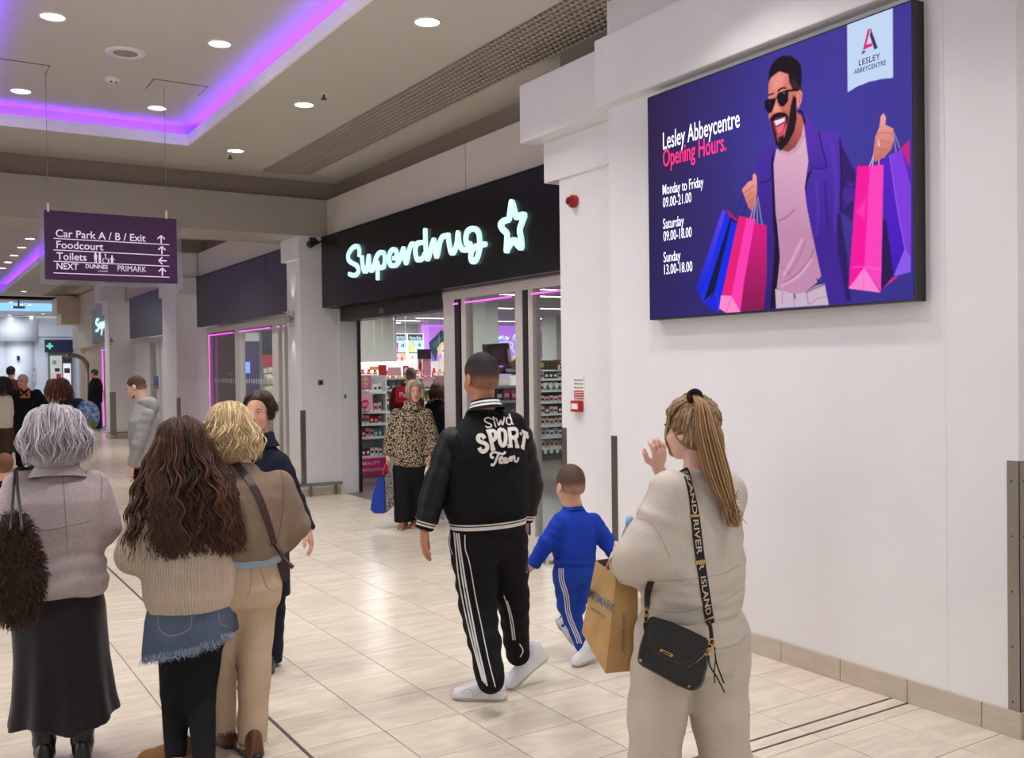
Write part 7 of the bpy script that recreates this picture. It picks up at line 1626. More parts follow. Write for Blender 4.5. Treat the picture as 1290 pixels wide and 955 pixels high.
# ------------------------------------------------ elderly woman
def lady():
    p = Person('elderly woman seen from behind with a grey bob, pale blazer and long dark skirt', 74, 966, -24)
    J = p.J; sl = p.side; hc = J(70, 552); Rh = rot(p.R, -4, -6, 0); neck = J(72, 590); pel = J(72, 730)
    L = dict(p=[J(24, 612, sl(-.17)), J(3, 668, sl(-.2)), J(18, 700, .12)]); Rr = dict(p=[J(117, 610, sl(.17)), J(134, 664, sl(.2)), J(116, 684, .30)])
    for a in (L, Rr): a.update(d=norm(p.f), t=np.array([0, 0, 1.]), n=-p.s if a is Rr else p.s, curl=.8)
    aL = J(56, 948, .0); aR = J(104, 946, .02)
    body(p, hc, Rh, 1., .98, neck, pel, [L, Rr], [[J(58, 740), J(56, 850), aL], [J(88, 740), J(100, 850), aR]], .009, m_skinp)
    tw = garment_mat('oatmeal_tweed', (178, 164, 162), .95, (160, 146, 146), sc=120, amt=.7, bump=(260, .35))
    bo = top(p, pel, neck, [-.13, -.08, .0, .25, .5, .72, .84, .92, 1.0], [.205, .212, .208, .19, .205, .205, .165, .10, .065], [.16, .165, .16, .145, .155, .15, .125, .09, .065], [L, Rr], [.066, .064, .056], tw, 'blazer', h=.0078, wr=(.005, 12), amp=.005, hem=.0035, seed=5)
    tb = bvh(bo); Zl = zmap(0, 500, 4.775); sm = garment_mat('tweed_seam', (140, 128, 128), .9)
    for pa in ([(372, 440), (385, 560), (392, 700), (402, 860), (405, 960)], [(600, 430), (612, 520), (606, 620)], [(150, 800), (300, 800), (420, 775), (560, 745)], [(95, 425), (230, 402), (385, 372)]): strip('seam', Zl(pa), tb, .0035, sm, p.e, off=.001, thick=.001)
    ringloft('collar', neck+[0, 0, .0], frame(p.f, neck-pel+p.f*.1), [(-.045, .125, .115, 0), (-.02, .105, .098, 0), (.012, .086, .084, 0), (.016, .078, .076, 0), (-.02, .085, .082, 0)], tw, p.e, 36)
    sk = garment_mat('black_brown_velvet', (34, 29, 31), .9, (44, 38, 40), sc=6, sheen=.3); zt = pel[2]; zb = J(72, 925, -.15)[2]
    def skf(P):
        z = (P[:, 2]-zb)/(zt-zb); q = (P-pel)@p.R; ang = np.arctan2(q[:, 1], q[:, 0]); fl = np.clip(1-z, 0, 1)
        hw = np.interp(z, [-.1, 0, .15, .45, .8, 1], [.225, .222, .205, .19, .188, .17])+fl**1.5*.012*np.sin(ang*9+1); hd = np.interp(z, [0, .15, .45, .8, 1], [.19, .17, .15, .148, .13])+fl**1.5*.012*np.sin(ang*9+1)
        x = q[:, 0]-(.02*fl); r = np.sqrt((x/hw)**2+(q[:, 1]/hd)**2); hem = zb+.02*np.sin(ang*3+2); return smax((r-1)*np.minimum(hw, hd), np.maximum(hem-P[:, 2], P[:, 2]-zt), .008)
    sdf('skirt', skf, [[pel[0], pel[1], zb], pel], .27, .009, sk, p.e)
    bt = mat('black_boot_leather', (20, 19, 20), .35, bump=(20, .2))
    for a in (aL, aR):
        g = np.array([a[0], a[1], 0]); sdf('boot_shaft', lambda P: smax(chain(P, [g+[0, 0, .07], g+[0, 0, .35]], [.045, .06], wr=(.003, 18)), P[:, 2]-.34, .005), [g, g+[0, 0, .35]], .09, .008, bt, p.e); shoe(p, 'boot', g, g+p.f*.3, bt, m_dark, L=.25, w=.042, top=.10, heel=.02)
    cols = ((196, 188, 194), (172, 164, 172), (214, 206, 210), (150, 142, 150), (184, 172, 174))
    scalp(p, hc, Rh, 1.02, 1.05, HM, (160, 150, 156), .022, extra=lambda P: ell(P, hc+Rh@np.array((0, -.03, -.06)), (.112, .095, .085), Rh))
    locks('bobbed_hair', hang(hc, Rh, 1.02, 1.05, 1100, (40, 320), (.07, .155), .042, .018, (.008, .10), seed=3, jit=.025, part=.0, flick=-.03), HM, p.e, .0034, cols)
lady(); 
e = empty('fur_bag', tuple(PT.root*0+atz(20, 966, .55)), 'shaggy dark brown faux-fur shoulder bag hanging at the elderly woman\'s left side', 'bag')
_p = Person.__new__(Person); _p.zr = 3.86; _p.root = atz(20, 966, 0); JB = lambda x, y, dd=0.: Person.J(_p, x, y, dd)
fc = JB(19, 722); fur = mat('brown_fur_base', (48, 30, 20), .95); bagf = lambda P: smin(ell(P, fc+[0, 0, -.02], (.10, .10, .19)), ell(P, JB(18, 675), (.06, .07, .09)), .05)
o = sdf('pouch', lambda P: bagf(P)+.006*wob(P, 40, 2, 4), [fc], .3, .01, fur, e); r = np.random.RandomState(9); V_ = TREES[o.name][0]; H_ = []
for i in range(3600):
    v = V_[r.randint(len(V_))]; n_ = norm(v-fc); d = norm(n_*.6+np.array([0, 0, -.8])+r.randn(3)*.35); l = .018+.022*r.rand(); H_.append([v-n_*.004, v+norm(n_+d)*l*.5, v+norm(n_*.5+d)*l])
locks('fur', H_, HM, e, .0019, ((70, 44, 28), (44, 27, 18), (96, 64, 42), (34, 22, 16)), n=3, rng=r)
for pa in ([(19, 592), (17, 615), (15, 645), (13, 668)], [(21, 592), (22, 615), (25, 640), (28, 668)]): MB().tube(smoothpath([JB(x, y, .18-.10*k) for k, (x, y) in enumerate(pa)], 5), .006, 6).build('strap', blk, e, True)
# ------------------------------------------------ girl with long brown hair
def girl():
    p = Person('girl with very long wavy brown hair, ribbed cream jumper and frayed denim skirt', 238, 962, -26)
    J = p.J; sl = p.side; hc = J(229, 563); Rh = rot(p.R, 2, -4, 0); neck = J(236, 606); pel = J(241, 752)
    L = dict(p=[J(192, 636, sl(-.14)), J(170, 698, sl(-.2)), J(180, 650, .16)]); Rr = dict(p=[J(278, 636, sl(.15)), J(290, 690, sl(.2)), J(272, 712, .25)])
    L.update(d=norm(np.array([0, 0, 1.])-RTH*.1), t=norm(RTH), n=norm(-FWH), curl=.5, s=.9); Rr.update(d=norm(p.f), t=np.array([0, 0, 1.]), n=-p.s, curl=.8, s=.9)
    aL = J(222, 935, -.02); aR = J(256, 945, .0); kL = J(221, 872); kR = J(253, 880, -.02); aL = atz(221, 952, .08); aR = atz(258, 962, .08)
    body(p, hc, Rh, .97, .97, neck, pel, [L, Rr], [[J(224, 790, sl(-.08)), kL, aL], [J(258, 790, sl(.08)), kR, aR]], .0085, m_skinp)
    kn = garment_mat('ribbed_cream_knit', (205, 186, 168), .95, (196, 176, 158), sc=20, bump=(150, .3), wave=(26, .9, math.atan2(RTH[1], RTH[0])*-1))
    jo = top(p, pel, neck, [-.12, -.09, .02, .25, .5, .70, .82, .91, 1.0], [.150, .175, .198, .20, .192, .178, .13, .08, .055], [.125, .148, .165, .165, .16, .148, .115, .08, .055], [L, Rr], [.082, .082, .05], kn, 'jumper', h=.0078, wr=(.006, 8), amp=.005, seed=7)
    dn = garment_mat('mid_blue_denim', (72, 84, 106), .85, (96, 108, 130), sc=5, amt=.7, bump=(300, .3)); zt = pel[2]+.03; zb = J(236, 823, -.14)[2]
    def skf(P):
        q = (P-pel)@p.R; z = (P[:, 2]-zb)/(zt-zb); hw = np.interp(z, [0, .5, 1], [.205, .192, .165]); hd = np.interp(z, [0, .5, 1], [.16, .155, .13]); r = np.sqrt((q[:, 0]/hw)**2+(q[:, 1]/hd)**2); u = (P-pel)@RTH; hem = zb+.055*(u/.2)+.006*np.sin(u*90)
        d = (r-1)*np.minimum(hw, hd); d = np.maximum(d, -(d+.012)) if False else d; return smax(d, np.maximum(hem-P[:, 2], P[:, 2]-zt), .006)
    so = sdf('denim_skirt', skf, [[pel[0], pel[1], zb], pel], .26, .0075, dn, p.e); st = bvh(so); Zg = zmap(140, 700, 3.746); th = mat('orange_thread', (150, 140, 132), .8)
    for pa in ([(222, 240), (222, 300), (232, 350), (280, 378), (368, 348), (382, 285)], [(505, 262), (512, 315), (545, 335)]): strip('pocket_stitching', Zg(pa), st, .0035, th, p.e, off=.002, thick=.001)
    strip('back_seam', Zg([(446, 272), (436, 350), (425, 440)]), st, .007, dn, p.e, off=.003)
    r = np.random.RandomState(4); H_ = []
    for i in range(420):
        x = 178+115*i/420+r.randn()*.4; y = 826-22*(x-178)/115+r.randn()*1.0; h_ = hit(st, x, y+2)
        if h_[0] is None: h_ = hit(st, x, y-3)
        if h_[0] is None: h_ = hit(st, x, y-8)
        if h_[0] is not None: v = h_[0]+h_[1]*.002; H_.append([v, v+np.array([r.randn()*.006, r.randn()*.003, -.012-.012*r.rand()]), v+np.array([r.randn()*.012, r.randn()*.004, -.024-.02*r.rand()])])
    locks('frayed_hem', H_, HM, p.e, .0014, ((150, 170, 196), (110, 134, 166), (196, 206, 220)), n=3, rng=r)
    tg = garment_mat('black_tights', (14, 14, 16), .8)
    pants(p, pel+[0, 0, -.05], [[J(223, 790, sl(-.07)), kL, aL], [J(258, 790, sl(.07)), kR, aR]], [.088, .062, .044], tg, (.12, .14, .13, .12), (.10, .12, .11, .10), 'tights', wr=None)
    tan = garment_mat('tan_suede', (158, 116, 74), .85)
    shoe(p, 'boot', atz(226, 964, 0), atz(190, 962, 0), tan, m_dark, L=.25, w=.046, top=.10); shoe(p, 'boot', atz(258, 974, 0), atz(240, 962, 0), tan, m_dark, L=.25, w=.046, top=.10)
    cols = ((66, 42, 31), (56, 36, 28), (92, 60, 42), (46, 30, 25), (98, 64, 44)); R0 = J(0, 0)*0
    def bd(q, s_):   # keep the hair outside the back and let it fan out lower down
        v = (q-hc)@p.R; y = v[1]; z = q[2]
        lim = -.165 if z < neck[2]-.05 else -.10-.065*np.clip((neck[2]+.08-z)/.13, 0, 1)
        if abs(v[0]) < .17 and y > lim and y < .02: q = q-p.R[:, 1]*(y-lim)*.95
        return q+RTH*(.060*s_*np.clip((q-hc)@RTH*4+.6, 0, 1.3))
    scalp(p, hc, Rh, .99, 1.0, HM, (46, 30, 25), .012, extra=lambda P: smin(ell(P, J(232, 596, -.01), (.10, .06, .12), p.R), ell(P, J(248, 650, -.105), (.12, .03, .15), p.R), .08))
    A = hang(hc, Rh, .99, 1.0, 1250, (70, 290), (.40, .50), .026, .02, (.013, .12), seed=11, jit=.05, body=bd, steps=(9, 26)); B = hang(hc, Rh, .99, 1.0, 160, (60, 100), (.36, .50), .03, .03, (.013, .11), seed=12, jit=.04, steps=(9, 26), body=lambda q, s_: q-RTH*.045*s_-FWH*.10*s_)
    locks('long_wavy_hair', A+B, HM, p.e, .0046, cols, n=4)
girl()
# ------------------------------------------------ blonde woman in tan jacket
def blonde():
    p = Person('blonde woman seen from behind in a tan fleece jacket and cropped beige jeans', 303, 946, -20)
    J = p.J; sl = p.side; hc = J(289, 543); Rh = rot(p.R, -6, -2, 4); neck = J(301, 583); pel = J(307, 716)
    L = dict(p=[J(262, 612, sl(-.17)), J(262, 660, sl(-.22)), J(262, 690, .15)]); Rr = dict(p=[J(350, 612, sl(.18)), J(371, 662, sl(.24)), J(352, 688, .16)])
    for a in (L, Rr): a.update(d=norm(p.f-[0, 0, .5]), t=np.array([0, 0, 1.]), n=p.s if a is L else -p.s, curl=.8)
    kL = J(276, 832, .0); aL = J(280, 914, .03); kR = J(321, 832, -.03); aR = J(318, 932, -.04)
    body(p, hc, Rh, 1., .97, neck, pel, [L, Rr], [[J(290, 745, sl(-.07)), kL, aL], [J(323, 745, sl(.07)), kR, aR]], .009, m_skinp)
    fz = garment_mat('tan_fleece', (136, 116, 98), .95, (122, 104, 88), sc=18, amt=.7, bump=(110, .6))
    jo = top(p, pel, neck, [.10, .14, .3, .5, .68, .80, .90, 1.0], [.182, .198, .204, .204, .198, .16, .10, .065], [.15, .162, .165, .162, .155, .13, .09, .065], [L, Rr], [.074, .070, .058], fz, 'fleece_jacket', h=.0078, wr=(.006, 9), amp=.006, seed=9)
    strip('arm_seam', [(352, 590), (357, 610), (355, 650), (349, 684)], bvh(jo), .004, garment_mat('tan_seam', (104, 84, 66), .9), p.e, off=.001)
    ringloft('shirt_edge', pel, frame(p.f, neck-pel), [(.02, .165, .135, 0), (.045, .172, .14, 0), (.075, .172, .14, 0)], garment_mat('pale_blue_shirt', (150, 168, 190), .8), p.e, 40)
    bj = garment_mat('beige_denim', (190, 168, 142), .85, (180, 156, 130), sc=7, amt=.5, bump=(300, .2))
    to = pants(p, pel, [[J(290, 742, sl(-.08)), kL, aL], [J(322, 745, sl(.07)), kR, aR]], [.098, .073, .063], bj, (.155, .166, .145, .14), (.135, .145, .13, .12), 'cropped_jeans', wr=(.003, 7))
    tb = bvh(to); Zg = zmap(140, 700, 3.746); sm = mat('beige_stitch', (160, 134, 106), .8)
    for pa in ([(692, 30), (712, 90), (735, 150), (775, 168), (788, 155)], [(655, 15), (660, 90), (655, 160), (640, 200)]): strip('pocket_seam', Zg(pa), tb, .0035, sm, p.e, off=.001, thick=.001)
    r = np.random.RandomState(4)
    for a in (aL, aR):
        H_ = [[a+p.R@np.array([.064*math.cos(t), .064*math.sin(t), -.004]), a+p.R@np.array([.068*math.cos(t), .068*math.sin(t), -.018-.01*r.rand()])] for t in np.linspace(0, 6.28, 60)]; locks('frayed_hem', [np.array([h[0], (h[0]+h[1])/2, h[1]]) for h in H_], HM, p.e, .0016, ((226, 210, 188),), n=3, rng=r)
    br = mat('brown_boot', (92, 54, 34), .4, bump=(30, .1))
    for (x0, y0, x1, y1) in ((283, 938, 268, 930), (318, 953, 306, 942)): g = atz(x0, y0, 0); shoe(p, 'boot', g, atz(x1, y1, 0), br, m_dark, L=.26, w=.046, top=.12, heel=.02)
    cols = ((222, 196, 152), (198, 168, 122), (236, 216, 178), (176, 146, 104), (210, 182, 136))
    scalp(p, hc, Rh, 1.0, 1.02, HM, (176, 146, 104), .018, extra=lambda P: ell(P, hc+Rh@np.array((0, -.03, -.07)), (.100, .085, .085), Rh))
    locks('wavy_bob', hang(hc, Rh, 1.0, 1.02, 950, (35, 325), (.08, .165), .024, .014, (.012, .085), seed=6, jit=.03, flick=.0), HM, p.e, .0034, cols)
    return p, jo
PB, jB = blonde()
e = empty('crossbody_bag', tuple(PB.J(350, 705, -.05)), 'dark brown leather crossbody bag with loose strap end on the tan-jacketed woman', 'bag')
bl = mat('brown_bag_leather', (52, 32, 30), .45, bump=(60, .15)); strip('strap', [(280, 569), (290, 577), (304, 592), (316, 608), (325, 624), (332, 642), (338, 660), (343, 676), (345, 686)], bvh(jB), .030, bl, e, off=.004, thick=.004)
MB().tube(smoothpath([PB.J(346, 686, -.08), PB.J(352, 694, -.1), PB.J(359, 706, -.11), PB.J(369, 715, -.12)], 5), [.010]*16, 6).build('loose_strap_end', bl, e, True)
a = PB.J(349, 688, .02); MB().box(-.035, .035, -.06, .06, -.17, 0).build('pouch', bl, e, bevel=.012).matrix_parent_inverse = Matrix.Translation(-Vector(WLOC[e.name]))@Matrix.Translation(Vector(a+FWH*.08-RTH*.015))
# =================================================================== PEOPLE FARTHER AWAY
def walker(label, root, phi, hd, neck, pel, arms, legs, top_m, leg_m, zr=None, yaw=0, pitch=0, K=1., w=1., face=True, h=.012, torso=(.155, .17, .165, .175, .17, .10, .06), depth=(.12, .13, .12, .125, .12, .09, .06), ar=(.062, .056, .045), lr=(.095, .075, .065), skin=m_skin, shoes=(m_dark, m_dark), topn='coat', legn='trousers', wz=-.1, hands=True, toe=None, ls=.9, brow=m_brow):
    p = Person(label, root[0], root[1], phi)
    if zr: p.zr = zr; p.mpp = zr/FPX
    J = p.J; hc = J(*hd); Rh = rot(p.R, yaw, pitch, 0); nk = J(*neck); pl = J(*pel); A = []
    for i, a in enumerate(arms):
        q = [J(*x) for x in a[:3]]; d = norm(q[2]-q[1])*1.; A.append(dict(p=q)); 
        if hands: A[-1].update(d=norm(d+np.array([0, 0, -.6])), t=p.f, n=(p.s if np.dot(q[0]-pl, p.s) < 0 else -p.s), curl=.5, s=.95*K)
    Lg = [[J(*x) for x in l] for l in legs]
    body(p, hc, Rh, K, w, nk, pl, A, Lg, h*.75, skin, .12, .085, ls)
    if face: face_bits(p, hc, Rh, K, w, brow=brow)
    top(p, pl, nk, [wz, wz*.3, .25, .5, .72, .90, 1.0], torso, depth, A, ar, top_m, topn, h=h, wr=(.005, 11), seed=int(root[0]) % 7)
    pants(p, pl, Lg, list(lr), leg_m, h=h, name=legn, hw=(.13, .15, .145, .14), hd=(.10, .12, .115, .11))
    for l in Lg:
        g = l[-1]*[1, 1, 0]; shoe(p, 'shoe', g, g+(p.f if toe is None else toe)*.3, shoes[0], shoes[1], L=.26*K, w=.046*K, top=.09, h=h*.75)
    return p, hc, Rh, A
navy = garment_mat('navy_coat', (22, 26, 42), .85); blk_c = garment_mat('black_cloth', (16, 16, 18), .85); dkj = garment_mat('dark_jeans', (30, 40, 62), .85)
# woman in navy facing the camera
p, hc, Rh, A = walker('dark-haired woman in a navy coat facing the camera behind the blonde woman', (322, 843), 176, (326.5, 519), (328, 552, .03), (326, 700), [[(352, 584, .02), (372, 632, .03), (388, 668, -.02)], [(304, 584, .02), (296, 640, .05), (294, 690, .05)]], [[(312, 715), (304, 775, -.05), (303, 830, -.02)], [(340, 715), (342, 775, .05), (341, 832, .05)]], navy, garment_mat('navy_trousers', (20, 24, 40), .85), yaw=-8, pitch=-2, K=.99, w=.89, brow=mat('dark_brow', (40, 28, 24), .8), h=.009, wz=-.35, torso=(.18, .175, .165, .175, .175, .10, .055), face=True)
cols = ((58, 36, 30), (44, 28, 24), (74, 46, 36)); scalp(p, hc, Rh, .99, .96, HM, (48, 30, 26), .008, zl=([-.11, -.03, .0, .035, .06, .085], [-.06, -.05, -.045, .015, .065, .085]))
locks('swept_fringe', hang(hc, Rh, .99, .96, 260, (52, 82), (.02, .085), .014, .0, (.003, .1), seed=2, part=.02, jit=.006, front=.9)+hang(hc, Rh, .99, .96, 260, (278, 308), (.01, .05), .014, .0, (.003, .1), seed=3, part=-.02, jit=.006, front=.9)+hang(hc, Rh, .99, .96, 220, (120, 240), (.01, .06), .012, .0, (.004, .1), seed=4), HM, p.e, .0030, cols)
ringloft('coat_collar', p.J(328, 551, .03), p.R, [(-.05, .11, .10, 0), (-.01, .085, .08, 0), (.03, .075, .072, 0), (.03, .066, .064, 0)], navy, p.e, 28)
# man in grey hoodie
gh = garment_mat('grey_marl', (150, 148, 148), .9, (138, 136, 137), sc=90, amt=.6); K_ = 1.02
p, hc, Rh, A = walker('man with cropped hair in a grey hoodie looking down, in profile by the far pilaster', (182, 671), -72, (172, 488), (180, 508), (184, 585), [[(187, 522, -.17), (174, 560, -.22), (166, 586, -.18)], [(187, 524, .16), (178, 560, .2), (170, 590, .2)]], [[(183, 595), (178, 632), (175, 664)], [(186, 595, .1), (188, 632, .12), (190, 662, .15)]], gh, blk_c, yaw=14, pitch=-22, K=K_, w=.98, wz=-.03, torso=(.165, .175, .17, .17, .165, .11, .07), depth=(.14, .15, .14, .15, .14, .11, .08), ar=(.066, .062, .050), topn='hoodie', skin=m_skinp)
buzz(p, hc, Rh, K_, .98, (74, 56, 48), (92, 70, 60), (150, 116, 98), h=.008, lift=.003, topl=.004, zl=([-.11, -.03, .0, .035, .06, .085], [-.05, -.04, -.0, .02, .055, .075]))
sdf('hood', lambda P: smin(ell(P, p.J(186, 507), (.10, .085, .065)), ell(P, p.J(192, 515), (.07, .07, .075)), .06), [p.J(190, 508)], .22, .010, gh, p.e)
sdf('stubble_beard', lambda P: smax(smin(ell((P-hc)@Rh, (0, .060, -.092), (.030, .030, .026)), ell((P-hc)@Rh, (0, .035, -.075), (.052, .045, .034)), .02), ((P-hc)@Rh)[:, 2]+.052, .01), [hc], .13, .006, mat('stubble', (110, 78, 62), .9), p.e)
ringloft('red_hem', p.J(184, 580), p.R, [(-.075, .166, .14, 0), (.0, .172, .146, 0)], garment_mat('red_tee', (178, 34, 40), .85), p.e, 32)
# woman in leopard jacket
def leopard_mat():
    m = mat('leopard_fleece', (150, 132, 108), .95, bump=(90, .5)); nt = m.node_tree; g = nt.nodes.new('ShaderNodeNewGeometry'); v = nt.nodes.new('ShaderNodeTexVoronoi'); v.inputs['Scale'].default_value = 62; nt.links.new(g.outputs['Position'], v.inputs['Vector'])
    r = nt.nodes.new('ShaderNodeValToRGB'); nt.links.new(v.outputs['Distance'], r.inputs[0]); e_ = r.color_ramp.elements; e_[0].position = .42; e_[0].color = (*lin((172, 152, 124)), 1); e_[1].position = .60; e_[1].color = (*lin((36, 28, 26)), 1); nt.links.new(r.outputs[0], nt.nodes['Principled BSDF'].inputs['Base Color']); return m
p, hc, Rh, A = walker('woman with an ash-blonde bob in a leopard-print jacket walking out of the shop', (512, 664), 186, (523, 493), (519, 512, .02), (517, 584), [[(537, 522, -.02), (546, 552, -.02), (542, 574, -.08)], [(500, 522, .02), (492, 552, .02), (489, 573, -.04)]], [[(508, 592), (508, 628, -.05), (509, 656, -.05)], [(527, 592), (527, 628, .05), (524, 652, .1)]], leopard_mat(), blk_c, yaw=18, pitch=-4, K=.96, w=.96, wz=-.05, torso=(.165, .178, .172, .170, .155, .10, .055), depth=(.14, .145, .14, .14, .13, .10, .06), ar=(.068, .066, .055), lr=(.115, .098, .105), topn='fleece_jacket', shoes=(garment_mat('tan_shoe', (150, 96, 56), .6), tr_sole))
cols = ((192, 180, 152), (168, 154, 128), (208, 198, 174), (148, 136, 114)); scalp(p, hc, Rh, .97, 1., HM, (156, 144, 120), .010, zl=([-.11, -.03, .0, .035, .06, .085], [-.08, -.07, -.04, .01, .05, .07]))
locks('bobbed_hair', hang(hc, Rh, .97, 1., 420, (42, 318), (.07, .12), .022, .006, (.003, .1), seed=8, jit=.01, front=1.2, flick=-.01), HM, p.e, .0042, cols)
ringloft('high_collar', p.J(519, 510, .02), p.R, [(-.05, .12, .11, 0), (0, .09, .085, 0), (.045, .082, .078, 0), (.04, .07, .066, 0)], MATS['leopard_fleece'], p.e, 24)
e = empty('tote_bag', tuple(p.J(481, 648, -.1)), 'blue and newsprint tote bag with red handles hanging from the leopard-jacket woman\'s hand', 'bag')
Zt_ = zmap(445, 560, 9.55); tq = lambda pts, dd: [p.J(*q, dd) for q in Zt_(pts)]
for nm, o_, m_ in (('blue_panel', [(305, 385), (375, 400), (385, 830), (250, 830), (205, 785), (235, 600)], garment_mat('royal_blue_bag', (32, 62, 160), .7)), ('printed_panel', [(375, 395), (445, 330), (470, 480), (500, 730), (385, 832)], mat('newsprint', (150, 146, 134), .7, mix=(55, (36, 36, 38), 1.)))):
    n = len(o_); MB().add(tq(o_, -.14 if nm[0] == 'b' else -.12)+tq(o_, .02), [list(range(n)), list(range(n, 2*n))[::-1]]+[[i, (i+1) % n, n+(i+1) % n, n+i] for i in range(n)]).build(nm, m_, e, bevel=.008)
for hs in ([(350, 375), (375, 300), (395, 225), (412, 250), (420, 340)],): MB().tube(smoothpath(tq(hs, -.08), 5), .010, 6).build('red_handle', m_red, e, True)
e = empty('paper_roll', tuple(p.J(538, 600, -.1)), 'white and pink rolled paper in the leopard-jacket woman\'s other hand', 'paper'); MB().tube([p.J(541, 580, -.1), p.J(537, 594, -.1), p.J(536, 606, -.1)], [.02, .018, .016], 10).build('roll', m_paper, e, True); MB().tube([p.J(541.5, 578, -.1), p.J(540.5, 582, -.1)], .021, 10).build('pink_end', PM['rose_pack'], e, True)
# man in dark jacket with orange print
p, hc, Rh, A = walker('bald man with glasses in a black jacket over an orange-print T-shirt', (33, 592), 184, (28.5, 480), (31, 490), (33, 528), [[(17, 496), (10, 512), (14, 524, -.1)], [(46, 496), (56, 510), (54, 522, .05)]], [[(27, 533), (26, 560, -.05), (27, 586, -.1)], [(39, 533), (40, 560, .05), (40, 586, .1)]], blk_c, blk_c, yaw=6, K=1.06, h=.016, wz=-.3, torso=(.21, .215, .22, .225, .215, .13, .08), depth=(.17, .18, .18, .17, .15, .11, .08), ar=(.085, .078, .062), lr=(.12, .1, .085), topn='jacket', skin=m_skinp)
mg = mat('spectacle_frame', (40, 36, 36), .4)
for x in (-1, 1): MB().tube([hc+Rh@np.array((x*.034+.024*math.cos(t), .106, .002+.017*math.sin(t)))*1.06 for t in np.linspace(0, 6.283, 13)], .0022, 5, False).build('glasses_rim', mg, p.e)
q = p.J(30.5, 495, -.20); R_ = p.R; b = MB()
for nm, (hw, hh), m_, o_ in (('shirt_print', (.075, .09), mat('orange_print', (206, 118, 78), .8), 0), ):
    b.add([q+R_@np.array(v) for v in ((-hw, o_, -hh), (hw, o_, -hh), (hw, o_, hh), (-hw, o_, hh), (-hw, -.05, -hh), (hw, -.05, -hh), (hw, -.05, hh), (-hw, -.05, hh))], [(0, 1, 2, 3), (0, 4, 5, 1), (2, 6, 7, 3), (0, 3, 7, 4), (1, 5, 6, 2)]); b.build(nm, m_, p.e)
b = MB(); stroke3d(b, [(-.07, .06), (.07, -.05)], .03, lambda u, v, h_: q+R_@np.array((u, .001+h_, v)), .003); stroke3d(b, [(.06, .06), (-.06, -.05)], .03, lambda u, v, h_: q+R_@np.array((u, .001+h_, v)), .003); stroke3d(b, [(-.05, .015), (.05, .015)], .02, lambda u, v, h_: q+R_@np.array((u, .001+h_, v)), .003); b.build('print_motif', blk_c, p.e)
# auburn-haired woman with backpack
p, hc, Rh, A = walker('auburn-haired woman in a navy coat with her mouth open, carrying a patterned backpack', (84, 636), -112, (74.5, 489), (82, 503), (86, 560), [[(88, 514, -.16), (82, 540, -.2), (76, 556, -.15)], [(90, 514, .15), (86, 540, .18), (82, 556, .15)]], [[(84, 570), (80, 604), (80, 630)], [(90, 570), (92, 604), (94, 630)]], navy, navy, yaw=-26, K=1.0, w=.96, h=.014, wz=-.3, skin=m_skinp)
cols = ((92, 48, 34), (74, 40, 30), (112, 62, 42)); scalp(p, hc, Rh, 1., 1., HM, (80, 44, 32), .010)
locks('auburn_hair', hang(hc, Rh, 1., 1., 330, (50, 310), (.14, .26), .022, .02, (.006, .12), seed=8, jit=.03, flick=.02), HM, p.e, .006, cols); MB().tube([hc+Rh@np.array((0, .088, -.075)), hc+Rh@np.array((0, .099, -.073))], .011, 8).build('open_mouth', mat('mouth', (70, 24, 26), .6), p.e)
sdf('fur_hood', lambda P: smin(ell(P, p.J(94, 510), (.15, .13, .09)), ell(P, p.J(99, 520), (.12, .12, .10)), .05)+.006*wob(P, 60, 2, 3), [p.J(95, 512)], .24, .014, navy, p.e)
e = empty('backpack', tuple(p.J(110, 540)), 'blue patterned backpack on the auburn-haired woman\'s back', 'bag'); bc = p.J(109, 524)
bp_m = mat('patterned_blue', (34, 58, 118), .7, mix=(26, (150, 178, 216), .8))
sdf('pack', lambda P: ell(P, bc, (.16, .16, .20)), [bc], .24, .016, bp_m, e); sdf('pocket', lambda P: ell(P, p.J(111, 534, -.06), (.10, .12, .09)), [p.J(111, 534)], .2, .014, mat('olive_pocket', (92, 100, 50), .7), e)
# light-haired woman behind her
p, hc, Rh, A = walker('woman with light brown hair in a cream coat behind the auburn-haired woman', (65, 588), -60, (66, 486), (66, 496), (66, 532), [[(58, 502), (56, 520), (58, 532)], [(72, 502), (74, 520), (72, 532)]], [[(62, 538), (62, 560), (62, 583)], [(70, 538), (70, 560), (70, 583)]], garment_mat('cream_coat', (206, 196, 178), .9), blk_c, h=.018, face=False, wz=-.4)
cols = ((150, 116, 84), (126, 94, 68), (170, 138, 104)); scalp(p, hc, Rh, 1., 1., HM, (130, 98, 70), .010, h=.01); locks('loose_hair', hang(hc, Rh, 1., 1., 200, (40, 320), (.18, .32), .022, .02, (.006, .12), seed=8, jit=.03), HM, p.e, .008, cols)
# man standing in jeans
p, hc, Rh, A = walker('short-haired man in a black hooded jacket and jeans standing by the far lit window', (122, 543), -80, (118.5, 471), (121, 476), (120, 506), [[(122, 482, -.18), (117, 493, -.22), (113, 500, -.1)], [(122, 482, .18), (117, 493, .2), (113, 500, .15)]], [[(119, 510), (119, 525), (119, 540)], [(122, 510, .1), (124, 525, .1), (125, 540, .1)]], blk_c, dkj, yaw=4, K=1.08, h=.022, wz=-.05, torso=(.20, .21, .2, .21, .2, .14, .08), depth=(.18, .19, .18, .19, .18, .13, .08), ar=(.09, .08, .06), lr=(.12, .10, .09), topn='jacket', shoes=(tr_white, tr_sole))
buzz(p, hc, Rh, 1.08, 1., (84, 60, 46), (96, 70, 54), (140, 104, 84), h=.012)
